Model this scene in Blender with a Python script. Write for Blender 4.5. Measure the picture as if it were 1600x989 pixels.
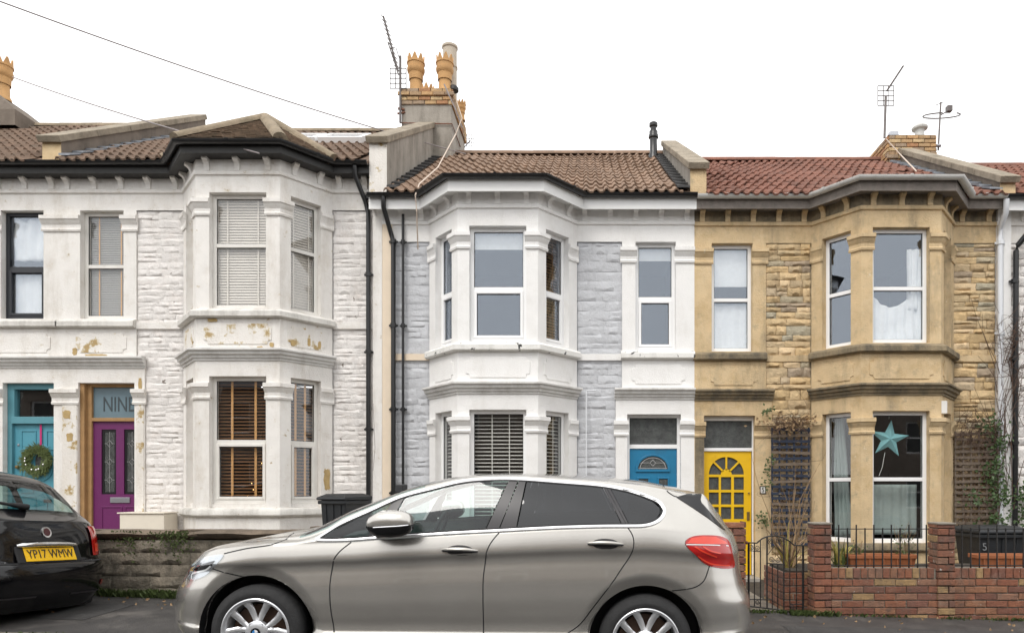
import bpy, bmesh, math, random
from mathutils import Vector, Matrix
random.seed(7)
R = math.radians
for o in list(bpy.data.objects): bpy.data.objects.remove(o)
scene = bpy.context.scene
C = scene.collection
# ------------------------------------------------------------------ camera
F, CX, CY, EYE = 1100.0, 912.0, 765.0, 1.30      # focal length and vanishing point in photo pixels, eye height in metres
cam = bpy.data.cameras.new('camera'); camo = bpy.data.objects.new('camera', cam); C.objects.link(camo)
cam.sensor_width = 36; cam.lens = 36 * F / 1600
cam.shift_x = -(CX - 800) / 1600; cam.shift_y = (CY - 494.5) / 1600
cam.clip_end = 2000; cam.clip_start = .05
camo.location = (0, 0, EYE); camo.rotation_euler = (R(90), 0, 0)
scene.camera = camo
# ------------------------------------------------------------------ overcast sky and weak sun
SUN_EL, SUN_AZ = 52, 204
world = bpy.data.worlds.new('World'); scene.world = world; world.use_nodes = True
wn = world.node_tree.nodes; wl = world.node_tree.links
bg = wn['Background']
sky = wn.new('ShaderNodeTexSky'); sky.sky_type = 'NISHITA'; sky.sun_disc = False
sky.sun_elevation = R(SUN_EL); sky.sun_rotation = R(SUN_AZ); sky.dust_density = 6; sky.air_density = 1.0; sky.ozone_density = 1.0
hs = wn.new('ShaderNodeHueSaturation'); hs.inputs['Saturation'].default_value = .12
mixw = wn.new('ShaderNodeMix'); mixw.data_type = 'RGBA'; mixw.inputs[0].default_value = .86
mixw.inputs[7].default_value = (16.0, 16.0, 16.0, 1)        # even cloud cover over the clear-sky model
wl.new(sky.outputs[0], hs.inputs['Color']); wl.new(hs.outputs[0], mixw.inputs[6]); wl.new(mixw.outputs[2], bg.inputs['Color'])
bg.inputs['Strength'].default_value = .102
sun = bpy.data.lights.new('sun', 'SUN'); sun.energy = 1.4; sun.angle = R(22); sun.color = (1, .96, .9)
suno = bpy.data.objects.new('sun', sun); C.objects.link(suno)
suno.rotation_euler = (R(90 - SUN_EL), 0, R(-24)); suno.location = (0, 0, 30)
scene.view_settings.view_transform = 'Standard'; scene.view_settings.look = 'None'
scene.view_settings.exposure = 0.16; scene.view_settings.gamma = 1.0
scene.render.engine = 'CYCLES'
try:
    scene.cycles.transparent_max_bounces = 24; scene.cycles.max_bounces = 8
    scene.cycles.sample_clamp_indirect = 6
except Exception: pass

# ------------------------------------------------------------------ helpers
def P(px, py, d): return Vector(((px - CX) * d / F, d, EYE + (CY - py) * d / F))
def fx(px): return (px - CX) / 100.0
def fz(py): return EYE + (CY - py) / 100.0
WL = {}
def put(o, parent=None, w=(0, 0, 0)):
    C.objects.link(o); w = Vector(w)
    if parent is not None:
        o.parent = parent; o.location = w - WL[parent.name]
    else: o.location = w
    WL[o.name] = w
    return o
def tag(o, label=None, cat=None, group=None, kind=None):
    if label: o['label'] = label
    if cat: o['category'] = cat
    if group: o['group'] = group
    if kind: o['kind'] = kind
    return o
def empty(name, w, label=None, cat=None, group=None):
    o = bpy.data.objects.new(name, None); o.empty_display_size = .2
    put(o, None, w); return tag(o, label, cat, group)
class MB:
    def __init__(s): s.v = []; s.f = []; s.m = []
    def add(s, vs, fs, m=0):
        n = len(s.v); s.v += [tuple(p) for p in vs]
        for f in fs: s.f.append(tuple(i + n for i in f)); s.m.append(m)
    def quad(s, a, b, c, d, m=0): s.add([a, b, c, d], [(0, 1, 2, 3)], m)
    def hexa(s, p, m=0):   # 8 corners: bottom 0-3, top 4-7
        s.add(p, [(3, 2, 1, 0), (4, 5, 6, 7), (0, 1, 5, 4), (1, 2, 6, 5), (2, 3, 7, 6), (3, 0, 4, 7)], m)
    def box(s, x0, x1, y0, y1, z0, z1, m=0):
        s.hexa([(x0, y0, z0), (x1, y0, z0), (x1, y1, z0), (x0, y1, z0), (x0, y0, z1), (x1, y0, z1), (x1, y1, z1), (x0, y1, z1)], m)
    def fbox(s, fr, u0, u1, z0, z1, d0, d1, m=0):
        s.hexa([fr(u0, z0, d0), fr(u1, z0, d0), fr(u1, z0, d1), fr(u0, z0, d1), fr(u0, z1, d0), fr(u1, z1, d0), fr(u1, z1, d1), fr(u0, z1, d1)], m)
    def tube(s, pts, r, n=6, m=0, cap=True):
        pts = [Vector(p) for p in pts]; rings = []
        rs = r if isinstance(r, (list, tuple)) else [r] * len(pts)
        up = Vector((0.03, 0.02, 1))
        for i, p in enumerate(pts):
            t = (pts[min(i + 1, len(pts) - 1)] - pts[max(i - 1, 0)])
            if t.length < 1e-9: t = Vector((0, 0, 1))
            t.normalize()
            a = t.cross(up)
            if a.length < .05: a = t.cross(Vector((1, 0, 0)))
            a.normalize(); b = a.cross(t)
            rings.append([p + (a * math.cos(2 * math.pi * k / n) + b * math.sin(2 * math.pi * k / n)) * rs[i] for k in range(n)])
        vs = [q for rg in rings for q in rg]; fs = []
        for i in range(len(pts) - 1):
            for k in range(n):
                k2 = (k + 1) % n; fs.append((i * n + k, i * n + k2, (i + 1) * n + k2, (i + 1) * n + k))
        if cap: fs.append(tuple(range(n))[::-1]); fs.append(tuple((len(pts) - 1) * n + k for k in range(n)))
        s.add(vs, fs, m)
    def lathe(s, prof, c=(0, 0, 0), n=24, axis='z', m=0):
        vs = []; fs = []; c = Vector(c)
        for (r, h) in prof:
            for k in range(n):
                a = 2 * math.pi * k / n; x = r * math.cos(a); y = r * math.sin(a)
                vs.append(c + (Vector((x, y, h)) if axis == 'z' else Vector((x, h, y)) if axis == 'y' else Vector((h, x, y))))
        for i in range(len(prof) - 1):
            for k in range(n):
                k2 = (k + 1) % n; fs.append((i * n + k, i * n + k2, (i + 1) * n + k2, (i + 1) * n + k))
        s.add(vs, fs, m)
    def build(s, name, mats, parent=None, w=(0, 0, 0), smooth=None, bevel=0, fix=True):
        me = bpy.data.meshes.new(name); me.from_pydata(s.v, [], s.f)
        mats = mats if isinstance(mats, (list, tuple)) else [mats]
        for mm in mats: me.materials.append(mm)
        if len(mats) > 1: me.polygons.foreach_set('material_index', s.m)
        if fix:
            bm = bmesh.new(); bm.from_mesh(me); bmesh.ops.recalc_face_normals(bm, faces=bm.faces); bm.to_mesh(me); bm.free()
        if smooth is not None:
            me.shade_smooth(); me.set_sharp_from_angle(angle=R(smooth))
        me.update()
        o = bpy.data.objects.new(name, me); put(o, parent, w)
        if bevel:
            b = o.modifiers.new('bevel', 'BEVEL'); b.width = bevel; b.segments = 2; b.limit_method = 'ANGLE'; b.angle_limit = R(40)
        return o
def inst(name, mesh, parent, w, scale=None, rot=None):
    o = bpy.data.objects.new(name, mesh); put(o, parent, w)
    if scale: o.scale = scale
    if rot: o.rotation_euler = rot
    return o
def offset_path(path, o):
    pts = [Vector(p) for p in path]; res = []
    for i, p in enumerate(pts):
        ns = []
        if i > 0: d = (pts[i] - pts[i - 1]).normalized(); ns.append(Vector((d.y, -d.x)))
        if i < len(pts) - 1: d = (pts[i + 1] - pts[i]).normalized(); ns.append(Vector((d.y, -d.x)))
        if len(ns) == 2:
            b = (ns[0] + ns[1]); b.normalize(); c = max(.3, b.dot(ns[0])); res.append(p + b * (o / c))
        else: res.append(p + ns[0] * o)
    return res
def sweep(mb, path, prof, m=0):
    n = len(prof); rows = []
    for (o, z) in prof: rows.append([(q.x, q.y, z) for q in offset_path(path, o)])
    k = len(path); vs = [q for r in rows for q in r]; fs = []
    for i in range(n):
        j = (i + 1) % n
        for t in range(k - 1): fs.append((i * k + t, i * k + t + 1, j * k + t + 1, j * k + t))
    fs.append(tuple(i * k for i in range(n))); fs.append(tuple(i * k + k - 1 for i in range(n))[::-1])
    mb.add(vs, fs, m)
def wall_holes(mb, fr, u0, u1, z0, z1, holes, dep, m=0, thick=None):
    us = sorted(set([u0, u1] + [h[0] for h in holes] + [h[1] for h in holes])); zs = sorted(set([z0, z1] + [h[2] for h in holes] + [h[3] for h in holes]))
    us = [u for u in us if u0 <= u <= u1]; zs = [z for z in zs if z0 <= z <= z1]
    for a, b in zip(us, us[1:]):
        for c, d in zip(zs, zs[1:]):
            mu, mz = (a + b) / 2, (c + d) / 2
            if any(h[0] < mu < h[1] and h[2] < mz < h[3] for h in holes): continue
            mb.quad(fr(a, c, 0), fr(b, c, 0), fr(b, d, 0), fr(a, d, 0), m)
            if thick: mb.quad(fr(b, c, thick), fr(a, c, thick), fr(a, d, thick), fr(b, d, thick), m)
    for (a, b, c, d) in holes:
        mb.quad(fr(a, c, 0), fr(a, d, 0), fr(a, d, dep), fr(a, c, dep), m); mb.quad(fr(b, d, 0), fr(b, c, 0), fr(b, c, dep), fr(b, d, dep), m)
        mb.quad(fr(a, d, 0), fr(b, d, 0), fr(b, d, dep), fr(a, d, dep), m); mb.quad(fr(b, c, 0), fr(a, c, 0), fr(a, c, dep), fr(b, c, dep), m)
def plane_frame(y): return lambda u, z, d: (u, y + d, z)
def seg_frame(a, b):
    a = Vector(a); b = Vector(b); t = (b - a).normalized(); n = Vector((-t.y, t.x))   # n points inwards (to +y for left-to-right)
    return lambda u, z, d: (a.x + t.x * u + n.x * d, a.y + t.y * u + n.y * d, z)

# ------------------------------------------------------------------ materials
def _m(name):
    m = bpy.data.materials.new(name); m.use_nodes = True
    nt = m.node_tree; b = nt.nodes['Principled BSDF']; return m, nt.nodes, nt.links, b
def rgb(c): return (c[0], c[1], c[2], 1)
def mixc(N, L, fac, a, b, mode='MIX'):
    x = N.new('ShaderNodeMix'); x.data_type = 'RGBA'; x.blend_type = mode
    for s, v in ((0, fac), (6, a), (7, b)):
        if hasattr(v, 'is_output') or isinstance(v, bpy.types.NodeSocket): L.new(v, x.inputs[s])
        else: x.inputs[s].default_value = v if s == 0 else rgb(v)
    return x.outputs[2]
def ramp(N, L, src, p0, p1, v0=0., v1=1.):
    x = N.new('ShaderNodeMapRange'); x.inputs[1].default_value = p0; x.inputs[2].default_value = p1; x.inputs[3].default_value = v0; x.inputs[4].default_value = v1
    L.new(src, x.inputs[0]); return x.outputs[0]
def noise(N, L, scale, detail=5, rough=.6, stretch=None):
    g = N.new('ShaderNodeNewGeometry'); t = N.new('ShaderNodeTexNoise'); t.inputs['Scale'].default_value = scale; t.inputs['Detail'].default_value = detail; t.inputs['Roughness'].default_value = rough
    if stretch:
        mp = N.new('ShaderNodeMapping'); mp.inputs['Scale'].default_value = stretch; L.new(g.outputs['Position'], mp.inputs[0]); L.new(mp.outputs[0], t.inputs['Vector'])
    else: L.new(g.outputs['Position'], t.inputs['Vector'])
    return t.outputs['Fac']
def mk(name, col, rough=.6, var=.12, scale=6, bump=0., bscale=60, metal=0., rnd=0., cols=None, grime=None, peel=None, spec=None, coat=0., mott=None):
    """procedural surface: base colour, noise variation, per-object variation, streaky grime, peeling patches"""
    m, N, L, b = _m(name)
    c = None
    if cols:                                      # per-object palette
        oi = N.new('ShaderNodeObjectInfo'); cr = N.new('ShaderNodeValToRGB'); cr.color_ramp.interpolation = 'CONSTANT'
        while len(cr.color_ramp.elements) < len(cols): cr.color_ramp.elements.new(.5)
        for i, cc in enumerate(cols): cr.color_ramp.elements[i].position = i / len(cols); cr.color_ramp.elements[i].color = rgb(cc)
        L.new(oi.outputs['Random'], cr.inputs[0]); c = cr.outputs[0]
    base = c if c is not None else col
    nz = ramp(N, L, noise(N, L, scale), .25, .75)
    dark = mixc(N, L, 1.0, base, (1 - var,) * 3, 'MULTIPLY'); lite = mixc(N, L, 1.0, base, (1 + var,) * 3, 'MULTIPLY')
    c = mixc(N, L, nz, dark, lite)
    for (mc, ma, ms, lo) in (mott or []):         # broad mottling (colour, amount, scale, threshold)
        c = mixc(N, L, ramp(N, L, noise(N, L, ms, 9, .68), lo, lo + .16, 0, ma), c, mc)
    if rnd:
        oi = N.new('ShaderNodeObjectInfo'); mr = ramp(N, L, oi.outputs['Random'], 0, 1, 1 - rnd, 1 + rnd)
        c = mixc(N, L, 1.0, c, mr, 'MULTIPLY')
    if grime:                                     # (colour, amount, low threshold)
        gc, ga, lo = grime
        g1 = noise(N, L, 1.6, 8, .65, (2.2, 2.2, .45)); g2 = noise(N, L, 9, 6, .7)
        mm = N.new('ShaderNodeMath'); mm.operation = 'MULTIPLY'; L.new(ramp(N, L, g1, lo, lo + .22), mm.inputs[0]); L.new(ramp(N, L, g2, .3, .65, .35, 1), mm.inputs[1])
        mm2 = N.new('ShaderNodeMath'); mm2.operation = 'MULTIPLY'; L.new(mm.outputs[0], mm2.inputs[0]); mm2.inputs[1].default_value = ga
        c = mixc(N, L, mm2.outputs[0], c, gc)
    hgt = None
    if bump:
        hgt = noise(N, L, bscale, 6, .65)
    if peel:                                      # list of (colour, threshold, noise scale)
        for (pc, th, sc) in peel:
            pm = ramp(N, L, noise(N, L, sc, 7, .62), th, th + .012)
            c = mixc(N, L, pm, c, pc)
    L.new(c, b.inputs['Base Color'])
    b.inputs['Roughness'].default_value = rough; b.inputs['Metallic'].default_value = metal
    if spec is not None: b.inputs['Specular IOR Level'].default_value = spec
    if coat: b.inputs['Coat Weight'].default_value = coat; b.inputs['Coat Roughness'].default_value = .04
    if hgt is not None:
        bp = N.new('ShaderNodeBump'); bp.inputs['Strength'].default_value = bump; bp.inputs['Distance'].default_value = .02
        L.new(hgt, bp.inputs['Height']); L.new(bp.outputs[0], b.inputs['Normal'])
    return m
def mk_glass(name, tint=(.75, .85, .83), refl=1.0, ior=1.5, wav=0., gcol=(.97, .98, 1.)):
    m, N, L, b = _m(name); N.remove(b); out = [n for n in N if n.type == 'OUTPUT_MATERIAL'][0]
    tr = N.new('ShaderNodeBsdfTransparent'); tr.inputs[0].default_value = rgb(tint)
    gl = N.new('ShaderNodeBsdfGlossy'); gl.inputs['Roughness'].default_value = .015; gl.inputs['Color'].default_value = rgb(gcol)
    fr = N.new('ShaderNodeFresnel'); gb = N.new('ShaderNodeNewGeometry'); L.new(ramp(N, L, gb.outputs['Backfacing'], 0, 1, ior, 1 / ior), fr.inputs['IOR'])   # thin pane: same reflectance from both faces
    mu = N.new('ShaderNodeMath'); mu.operation = 'MULTIPLY'; mu.inputs[1].default_value = refl; mu.use_clamp = True; L.new(fr.outputs[0], mu.inputs[0])
    if wav:
        bp = N.new('ShaderNodeBump'); bp.inputs['Strength'].default_value = wav; bp.inputs['Distance'].default_value = .02
        L.new(noise(N, L, 1.4, 2, .5), bp.inputs['Height']); L.new(bp.outputs[0], gl.inputs['Normal'])
    mx = N.new('ShaderNodeMixShader'); L.new(mu.outputs[0], mx.inputs[0]); L.new(tr.outputs[0], mx.inputs[1]); L.new(gl.outputs[0], mx.inputs[2]); L.new(mx.outputs[0], out.inputs[0])
    return m
def mk_emit(name, col, st):
    m, N, L, b = _m(name); b.inputs['Base Color'].default_value = rgb(col); b.inputs['Emission Color'].default_value = rgb(col); b.inputs['Emission Strength'].default_value = st; return m
OCH = (.42, .30, .14)
M = {}
M['white7'] = mk('white_masonry_paint', (.82, .81, .795), .7, .03, 5, .4, 50, mott=[((.74, .725, .70), .6, 3, .5)], grime=((.50, .47, .42), .3, .53))
M['grey7'] = mk('grey_masonry_paint', (.53, .54, .565), .75, .05, 4, .8, 22, rnd=.05, grime=((.62, .63, .66), .35, .5))
M['white9'] = mk('old_white_masonry_paint', (.79, .765, .73), .75, .05, 5, .5, 45, mott=[((.62, .57, .50), .5, 4, .52)], grime=((.40, .34, .26), .5, .5), peel=[((.62, .56, .47), .66, 8), ((.40, .32, .2), .70, 8)])
M['peel9'] = mk('flaking_white_paint', (.78, .75, .71), .8, .05, 5, .6, 40, grime=((.48, .40, .28), .45, .47), peel=[((.60, .52, .38), .555, 5.5), (OCH, .60, 5.5), ((.68, .65, .6), .68, 12)])
M['stone9'] = mk('old_white_paint_on_rock', (.78, .75, .725), .8, .06, 5, 1.0, 20, rnd=.05, mott=[((.60, .54, .50), .5, 5, .52)], grime=((.38, .33, .28), .45, .5), peel=[((.17, .135, .11), .70, 5.5)])
M['sill9'] = mk('weathered_white_sill', (.70, .68, .64), .8, .08, 5, .5, 40, grime=((.28, .26, .23), .7, .42), peel=[((.33, .26, .17), .69, 11)])
M['sill7'] = mk('chipped_white_sill', (.78, .77, .74), .75, .05, 5, .4, 40, grime=((.3, .28, .25), .5, .5), peel=[((.05, .05, .05), .625, 10)])
M['corn7'] = mk('dusty_white_cornice', (.66, .65, .63), .75, .05, 6, .3, 50, grime=((.34, .32, .29), .6, .42))
M['bath'] = mk('bath_stone', (.61, .46, .27), .85, .16, 3.5, .7, 45, mott=[((.68, .53, .33), .75, 2.6, .50), ((.48, .33, .16), .6, 3.4, .52), ((.30, .25, .17), .7, 5.5, .56)], grime=((.13, .11, .08), .75, .5), peel=[((.66, .55, .38), .69, 6)])
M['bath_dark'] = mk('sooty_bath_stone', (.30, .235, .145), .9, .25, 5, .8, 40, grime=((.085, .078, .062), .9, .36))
M['rubble5'] = mk('pennant_rubble', (.4, .3, .2), .9, .20, 14, 1.0, 30, rnd=.16, cols=[(.60, .44, .245), (.56, .41, .235), (.63, .475, .28), (.52, .40, .25), (.58, .42, .225), (.47, .40, .28), (.61, .455, .265), (.43, .385, .285), (.56, .43, .265), (.38, .30, .215), (.62, .46, .26), (.52, .40, .24), (.60, .445, .255), (.50, .395, .265), (.57, .41, .22), (.62, .47, .29)], grime=((.17, .14, .10), .35, .5))
M['mortar5'] = mk('sandy_mortar', (.50, .40, .26), .95, .2, 12, .8, 60)
M['mortar9'] = mk('painted_mortar_white', (.75, .72, .69), .9, .1, 8, .7, 40)
M['mortar7'] = mk('painted_mortar_grey', (.51, .52, .545), .9, .08, 8, .7, 40)
M['brick'] = mk('red_brick', (.3, .13, .08), .9, .26, 22, .9, 70, rnd=.14, cols=[(.25, .095, .055), (.29, .12, .065), (.21, .085, .055), (.31, .145, .08), (.26, .10, .058), (.22, .10, .07), (.28, .11, .06), (.36, .23, .11), (.18, .08, .055), (.29, .125, .07), (.25, .10, .06), (.24, .125, .08)], mott=[((.12, .075, .06), .7, 9, .52), ((.36, .27, .21), .5, 6, .56)], grime=((.09, .08, .065), .6, .46), peel=[((.52, .49, .45), .675, 15)])
M['mortar_b'] = mk('brick_mortar', (.26, .23, .19), .95, .2, 15, .8, 70)
M['brick_buff'] = mk('buff_brick', (.4, .25, .13), .9, .22, 14, .8, 60, rnd=.14, cols=[(.50, .33, .17), (.42, .22, .11), (.55, .40, .22), (.36, .24, .14), (.47, .29, .14), (.30, .22, .15)], grime=((.12, .10, .085), .5, .5))
M['block'] = mk('weathered_block', (.21, .18, .14), .95, .3, 6, 1.0, 34, rnd=.14, mott=[((.045, .042, .032), .85, 4, .50), ((.30, .27, .22), .6, 7, .55)], grime=((.03, .029, .02), .9, .42), peel=[((.46, .45, .41), .70, 9)])
M['mortar_bl'] = mk('block_mortar', (.25, .225, .18), .95, .25, 10, .8, 60, grime=((.05, .048, .036), .8, .45))
M['coping'] = mk('brown_coping', (.17, .13, .095), .95, .3, 7, 1.0, 40, grime=((.05, .042, .03), .7, .42), peel=[((.5, .48, .43), .71, 12)])
M['coping_stone'] = mk('lichen_coping', (.30, .255, .195), .95, .28, 7, .9, 40, grime=((.12, .10, .07), .7, .45))
M['render_grey'] = mk('grey_render', (.33, .30, .26), .95, .14, 3, .5, 50, grime=((.12, .105, .085), .75, .44))
M['render_brown'] = mk('brown_render', (.19, .155, .125), .95, .2, 4, .6, 50, grime=((.09, .075, .06), .7, .45))
M['cream'] = mk('cream_render', (.76, .64, .50), .85, .06, 4, .25, 50, grime=((.6, .55, .48), .4, .5))
M['tile7'] = mk('brown_roof_tile', (.245, .160, .108), .85, .2, 9, .5, 60, rnd=.11, mott=[((.17, .12, .09), .6, 8, .52)], grime=((.12, .085, .065), .5, .5))
M['tile5'] = mk('red_roof_tile', (.20, .085, .056), .85, .25, 9, .5, 60, rnd=.14, grime=((.075, .05, .042), .6, .47))
M['tile9'] = mk('weathered_roof_tile', (.18, .118, .082), .9, .24, 9, .6, 60, rnd=.14, grime=((.10, .085, .065), .6, .45))
M['plain9'] = mk('old_plain_tile', (.27, .20, .145), .9, .3, 9, .6, 60, mott=[((.12, .095, .07), .8, 16, .5)], grime=((.08, .07, .05), .7, .43))
M['ridge9'] = mk('mossy_ridge_tile', (.27, .215, .15), .95, .25, 8, .8, 50, grime=((.10, .09, .055), .6, .45))
M['lead'] = mk('lead_flashing', (.22, .235, .26), .55, .2, 8, .2, 30, metal=.3)
M['upvc'] = mk('white_upvc', (.86, .86, .86), .28, .015, 5, spec=.5)
M['upvc_old'] = mk('old_white_frame', (.74, .72, .68), .5, .05, 6, .1, 40, grime=((.5, .45, .38), .4, .5))
M['anth'] = mk('anthracite_frame', (.022, .024, .03), .4, .1, 5)
M['black_pvc'] = mk('black_plastic', (.012, .012, .013), .3, .2, 5)
M['black_iron'] = mk('black_painted_iron', (.013, .012, .012), .55, .3, 20, .3, 60)
M['grey_pvc'] = mk('grey_plastic_gutter', (.62, .615, .59), .5, .07, 5, .1, 40, grime=((.2, .19, .17), .5, .5))
M['white_pvc'] = mk('white_plastic_pipe', (.68, .70, .73), .4, .04, 5, grime=((.4, .4, .4), .4, .55))
M['wood_grey'] = mk('weathered_fascia', (.20, .175, .155), .8, .25, 9, .5, 40)
M['fascia_blk'] = mk('black_fascia', (.022, .021, .02), .55, .3, 6, .2, 40)
M['fascia_wht'] = mk('white_fascia', (.8, .8, .79), .4, .03, 5)
M['glass'] = mk_glass('window_glass', (.97, .975, .97), 1.3, 1.5, .012)
M['glass_b'] = mk_glass('bluish_window_glass', (.95, .955, .955), 2.7, 1.5, .008, (.86, .95, 1.08))
M['glass_obs'] = mk('obscured_glass', (.055, .06, .058), .12, .5, 16, .6, 90)
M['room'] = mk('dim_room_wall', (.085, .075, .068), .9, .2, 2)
M['blind_wood'] = mk('dark_wood_slat', (.27, .125, .05), .5, .15, 6)
M['blind_grey'] = mk('grey_slat', (.42, .41, .40), .5, .05, 6)
M['blind_tape'] = mk('tan_blind_tape', (.66, .36, .14), .8, .08, 20)
M['blind_cream'] = mk('cream_slat', (.76, .70, .64), .5, .05, 6)
M['blind_white'] = mk('off_white_slat', (.80, .78, .74), .5, .05, 6)
M['net'] = mk('white_net_curtain', (.88, .875, .85), .9, .06, 14, .3, 60)
M['curtain_g'] = mk('pale_green_curtain', (.36, .43, .42), .9, .08, 10, .2, 60)
M['blue_door'] = mk('blue_door_paint', (.014, .175, .33), .36, .06, 4, .08, 30, mott=[((.03, .13, .22), .5, 5, .54)])
M['turq'] = mk('turquoise_door_paint', (.085, .30, .385), .42, .05, 5, .1, 30)
M['turq_frame'] = mk('muted_turquoise_paint', (.10, .28, .335), .45, .06, 5)
M['purple'] = mk('purple_door_paint', (.135, .018, .105), .42, .06, 5, .1, 30)
M['yellow'] = mk('yellow_door_paint', (.76, .465, .006), .38, .05, 5, .12, 30, mott=[((.52, .30, .015), .55, 6, .55)])
M['oak'] = mk('bare_timber', (.36, .21, .09), .75, .16, 10, .3, 60)
M['leadcame'] = mk('lead_came', (.42, .42, .42), .5, .1, 10)
M['brass'] = mk('dull_brass', (.30, .21, .09), .4, .15, 20, metal=.9)
M['steel'] = mk('brushed_steel', (.42, .43, .46), .35, .08, 20, metal=.8)
M['chrome'] = mk('chrome', (.80, .80, .80), .08, .02, 5, metal=1.)
M['satin'] = mk('satin_aluminium', (.86, .86, .87), .25, .02, 5, metal=.75)
M['pot'] = mk('buff_terracotta_pot', (.52, .30, .125), .85, .12, 8, .3, 60, grime=((.22, .16, .10), .4, .5))
M['terra'] = mk('terracotta_planter', (.36, .125, .05), .75, .12, 8, .2, 60)
M['flue'] = mk('buff_flue', (.47, .41, .33), .8, .08, 6, .2, 50)
M['aerial'] = mk('tarnished_aluminium', (.14, .125, .12), .5, .3, 20, metal=.6)
M['rust'] = mk('rusty_metal', (.17, .075, .045), .85, .4, 14, .4, 60)
M['cable'] = mk('grey_cable', (.26, .23, .23), .6, .1, 5)
M['cable_cream'] = mk('cream_cable', (.60, .50, .42), .7, .06, 5)
M['asphalt'] = mk('worn_asphalt', (.05, .048, .047), .6, .25, 5, .9, 130, mott=[((.14, .135, .125), .6, 40, .6)], grime=((.12, .115, .105), .55, .5))
M['pave'] = mk('patched_pavement', (.060, .056, .054), .5, .3, 3, .9, 110, mott=[((.17, .155, .14), .7, 2.2, .53), ((.03, .028, .027), .8, 1.4, .52), ((.22, .21, .19), .5, 38, .62)], grime=((.15, .14, .125), .5, .52))
M['kerb'] = mk('kerb_stone', (.20, .185, .155), .9, .25, 8, .7, 50, rnd=.12, grime=((.06, .07, .035), .6, .45))
M['path'] = mk('tiled_path', (.20, .17, .14), .85, .25, 6, .5, 60, grime=((.08, .09, .05), .5, .45))
M['soil'] = mk('garden_soil', (.05, .04, .03), .95, .4, 12, 1.0, 50)
M['leaf'] = mk('green_leaf', (.07, .10, .028), .55, .35, 30)
M['ivy'] = mk('ivy_leaf', (.045, .085, .022), .5, .4, 30)
M['leafy'] = mk('yellow_striped_leaf', (.36, .30, .075), .6, .3, 24)
M['straw'] = mk('dead_leaf', (.26, .17, .09), .8, .35, 24)
M['twig'] = mk('bare_twig', (.10, .06, .042), .85, .3, 30)
M['moss'] = mk('moss', (.055, .075, .02), .95, .4, 30, .8, 80)
M['wreath'] = mk('spruce_green', (.085, .115, .03), .7, .4, 30)
M['trellis_b'] = mk('faded_blue_trellis', (.018, .027, .052), .75, .35, 14, .3, 60, peel=[((.16, .13, .10), .60, 12)])
M['trellis_w'] = mk('weathered_trellis', (.155, .12, .092), .9, .3, 14, .4, 60)
M['bin'] = mk('black_bin_plastic', (.014, .016, .019), .42, .2, 9, .15, 60)
M['star'] = mk('turquoise_paper', (.22, .50, .54), .7, .08, 10)
M['numplate'] = mk('number_plate_white', (.75, .73, .68), .4, .04, 8)
M['pink'] = mk('pink_ribbon', (.55, .02, .16), .5, .05, 8)
M['cream_panel'] = mk('cream_cupboard', (.72, .66, .56), .6, .05, 6)
M['fairy'] = mk_emit('warm_fairy_light', (1, .62, .22), 6)
# ------------------------------------------------------------------ shared small meshes
def stone_mesh(k, nx=5, nz=4, rough=.45):
    rnd = random.Random(100 + k); v = []; f = []
    for j in range(nz):
        for i in range(nx):
            ed = i in (0, nx - 1) or j in (0, nz - 1)
            x = -.5 + i / (nx - 1); z = -.5 + j / (nz - 1)
            if not ed: x += rnd.uniform(-.07, .07); z += rnd.uniform(-.1, .1)
            else: x += rnd.uniform(-.02, .02); z += rnd.uniform(-.06, .06)
            y = -(.42 + rnd.uniform(0, .2)) if ed else -(1 - rough + rough * rnd.uniform(0, 1.25))
            v.append((x, y, z))
    for j in range(nz - 1):
        for i in range(nx - 1): f.append((j * nx + i, j * nx + i + 1, (j + 1) * nx + i + 1, (j + 1) * nx + i))
    ring = [i for i in range(nx)] + [j * nx + nx - 1 for j in range(1, nz)] + [(nz - 1) * nx + i for i in range(nx - 2, -1, -1)] + [j * nx for j in range(nz - 2, 0, -1)]
    b0 = len(v); v += [(v[i][0], 0, v[i][2]) for i in ring]
    for a in range(len(ring)): c = (a + 1) % len(ring); f.append((ring[c], ring[a], b0 + a, b0 + c))
    me = bpy.data.meshes.new('stone'); me.from_pydata(v, [], f); me.shade_smooth(); me.set_sharp_from_angle(angle=R(50)); me.update(); return me
def brick_mesh(k, ch=.035):
    rnd = random.Random(k); e = lambda s=.012: rnd.uniform(-s, s)
    v = []; cx = .03; cz = .09
    for (x, z) in ((-.5, -.5), (.5, -.5), (.5, .5), (-.5, .5)): v.append((x, .0, z))
    for (x, z) in ((-.5, -.5), (.5, -.5), (.5, .5), (-.5, .5)): v.append((x, -.86 + e(.03), z))
    for (x, z) in ((-.5 + cx, -.5 + cz), (.5 - cx, -.5 + cz), (.5 - cx, .5 - cz), (-.5 + cx, .5 - cz)): v.append((x + e(), -1 + e(.05), z + e(.03)))
    f = [(8, 9, 10, 11)]
    for a in range(4): b = (a + 1) % 4; f += [(4 + a, 4 + b, 8 + b, 8 + a), (a, b, 4 + b, 4 + a)]
    me = bpy.data.meshes.new('brick'); me.from_pydata(v, [], f); me.update(); return me
def with_mat(me, mat): m = me.copy(); m.materials.clear(); m.materials.append(mat); return m
_ST = [stone_mesh(k) for k in range(9)]; _BR = [brick_mesh(k) for k in range(5)]
_cache = {}
def variants(kind, mat):
    key = (kind, mat.name)
    if key not in _cache: _cache[key] = [with_mat(m, mat) for m in (_ST if kind == 'stone' else _BR)]
    return _cache[key]
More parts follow.
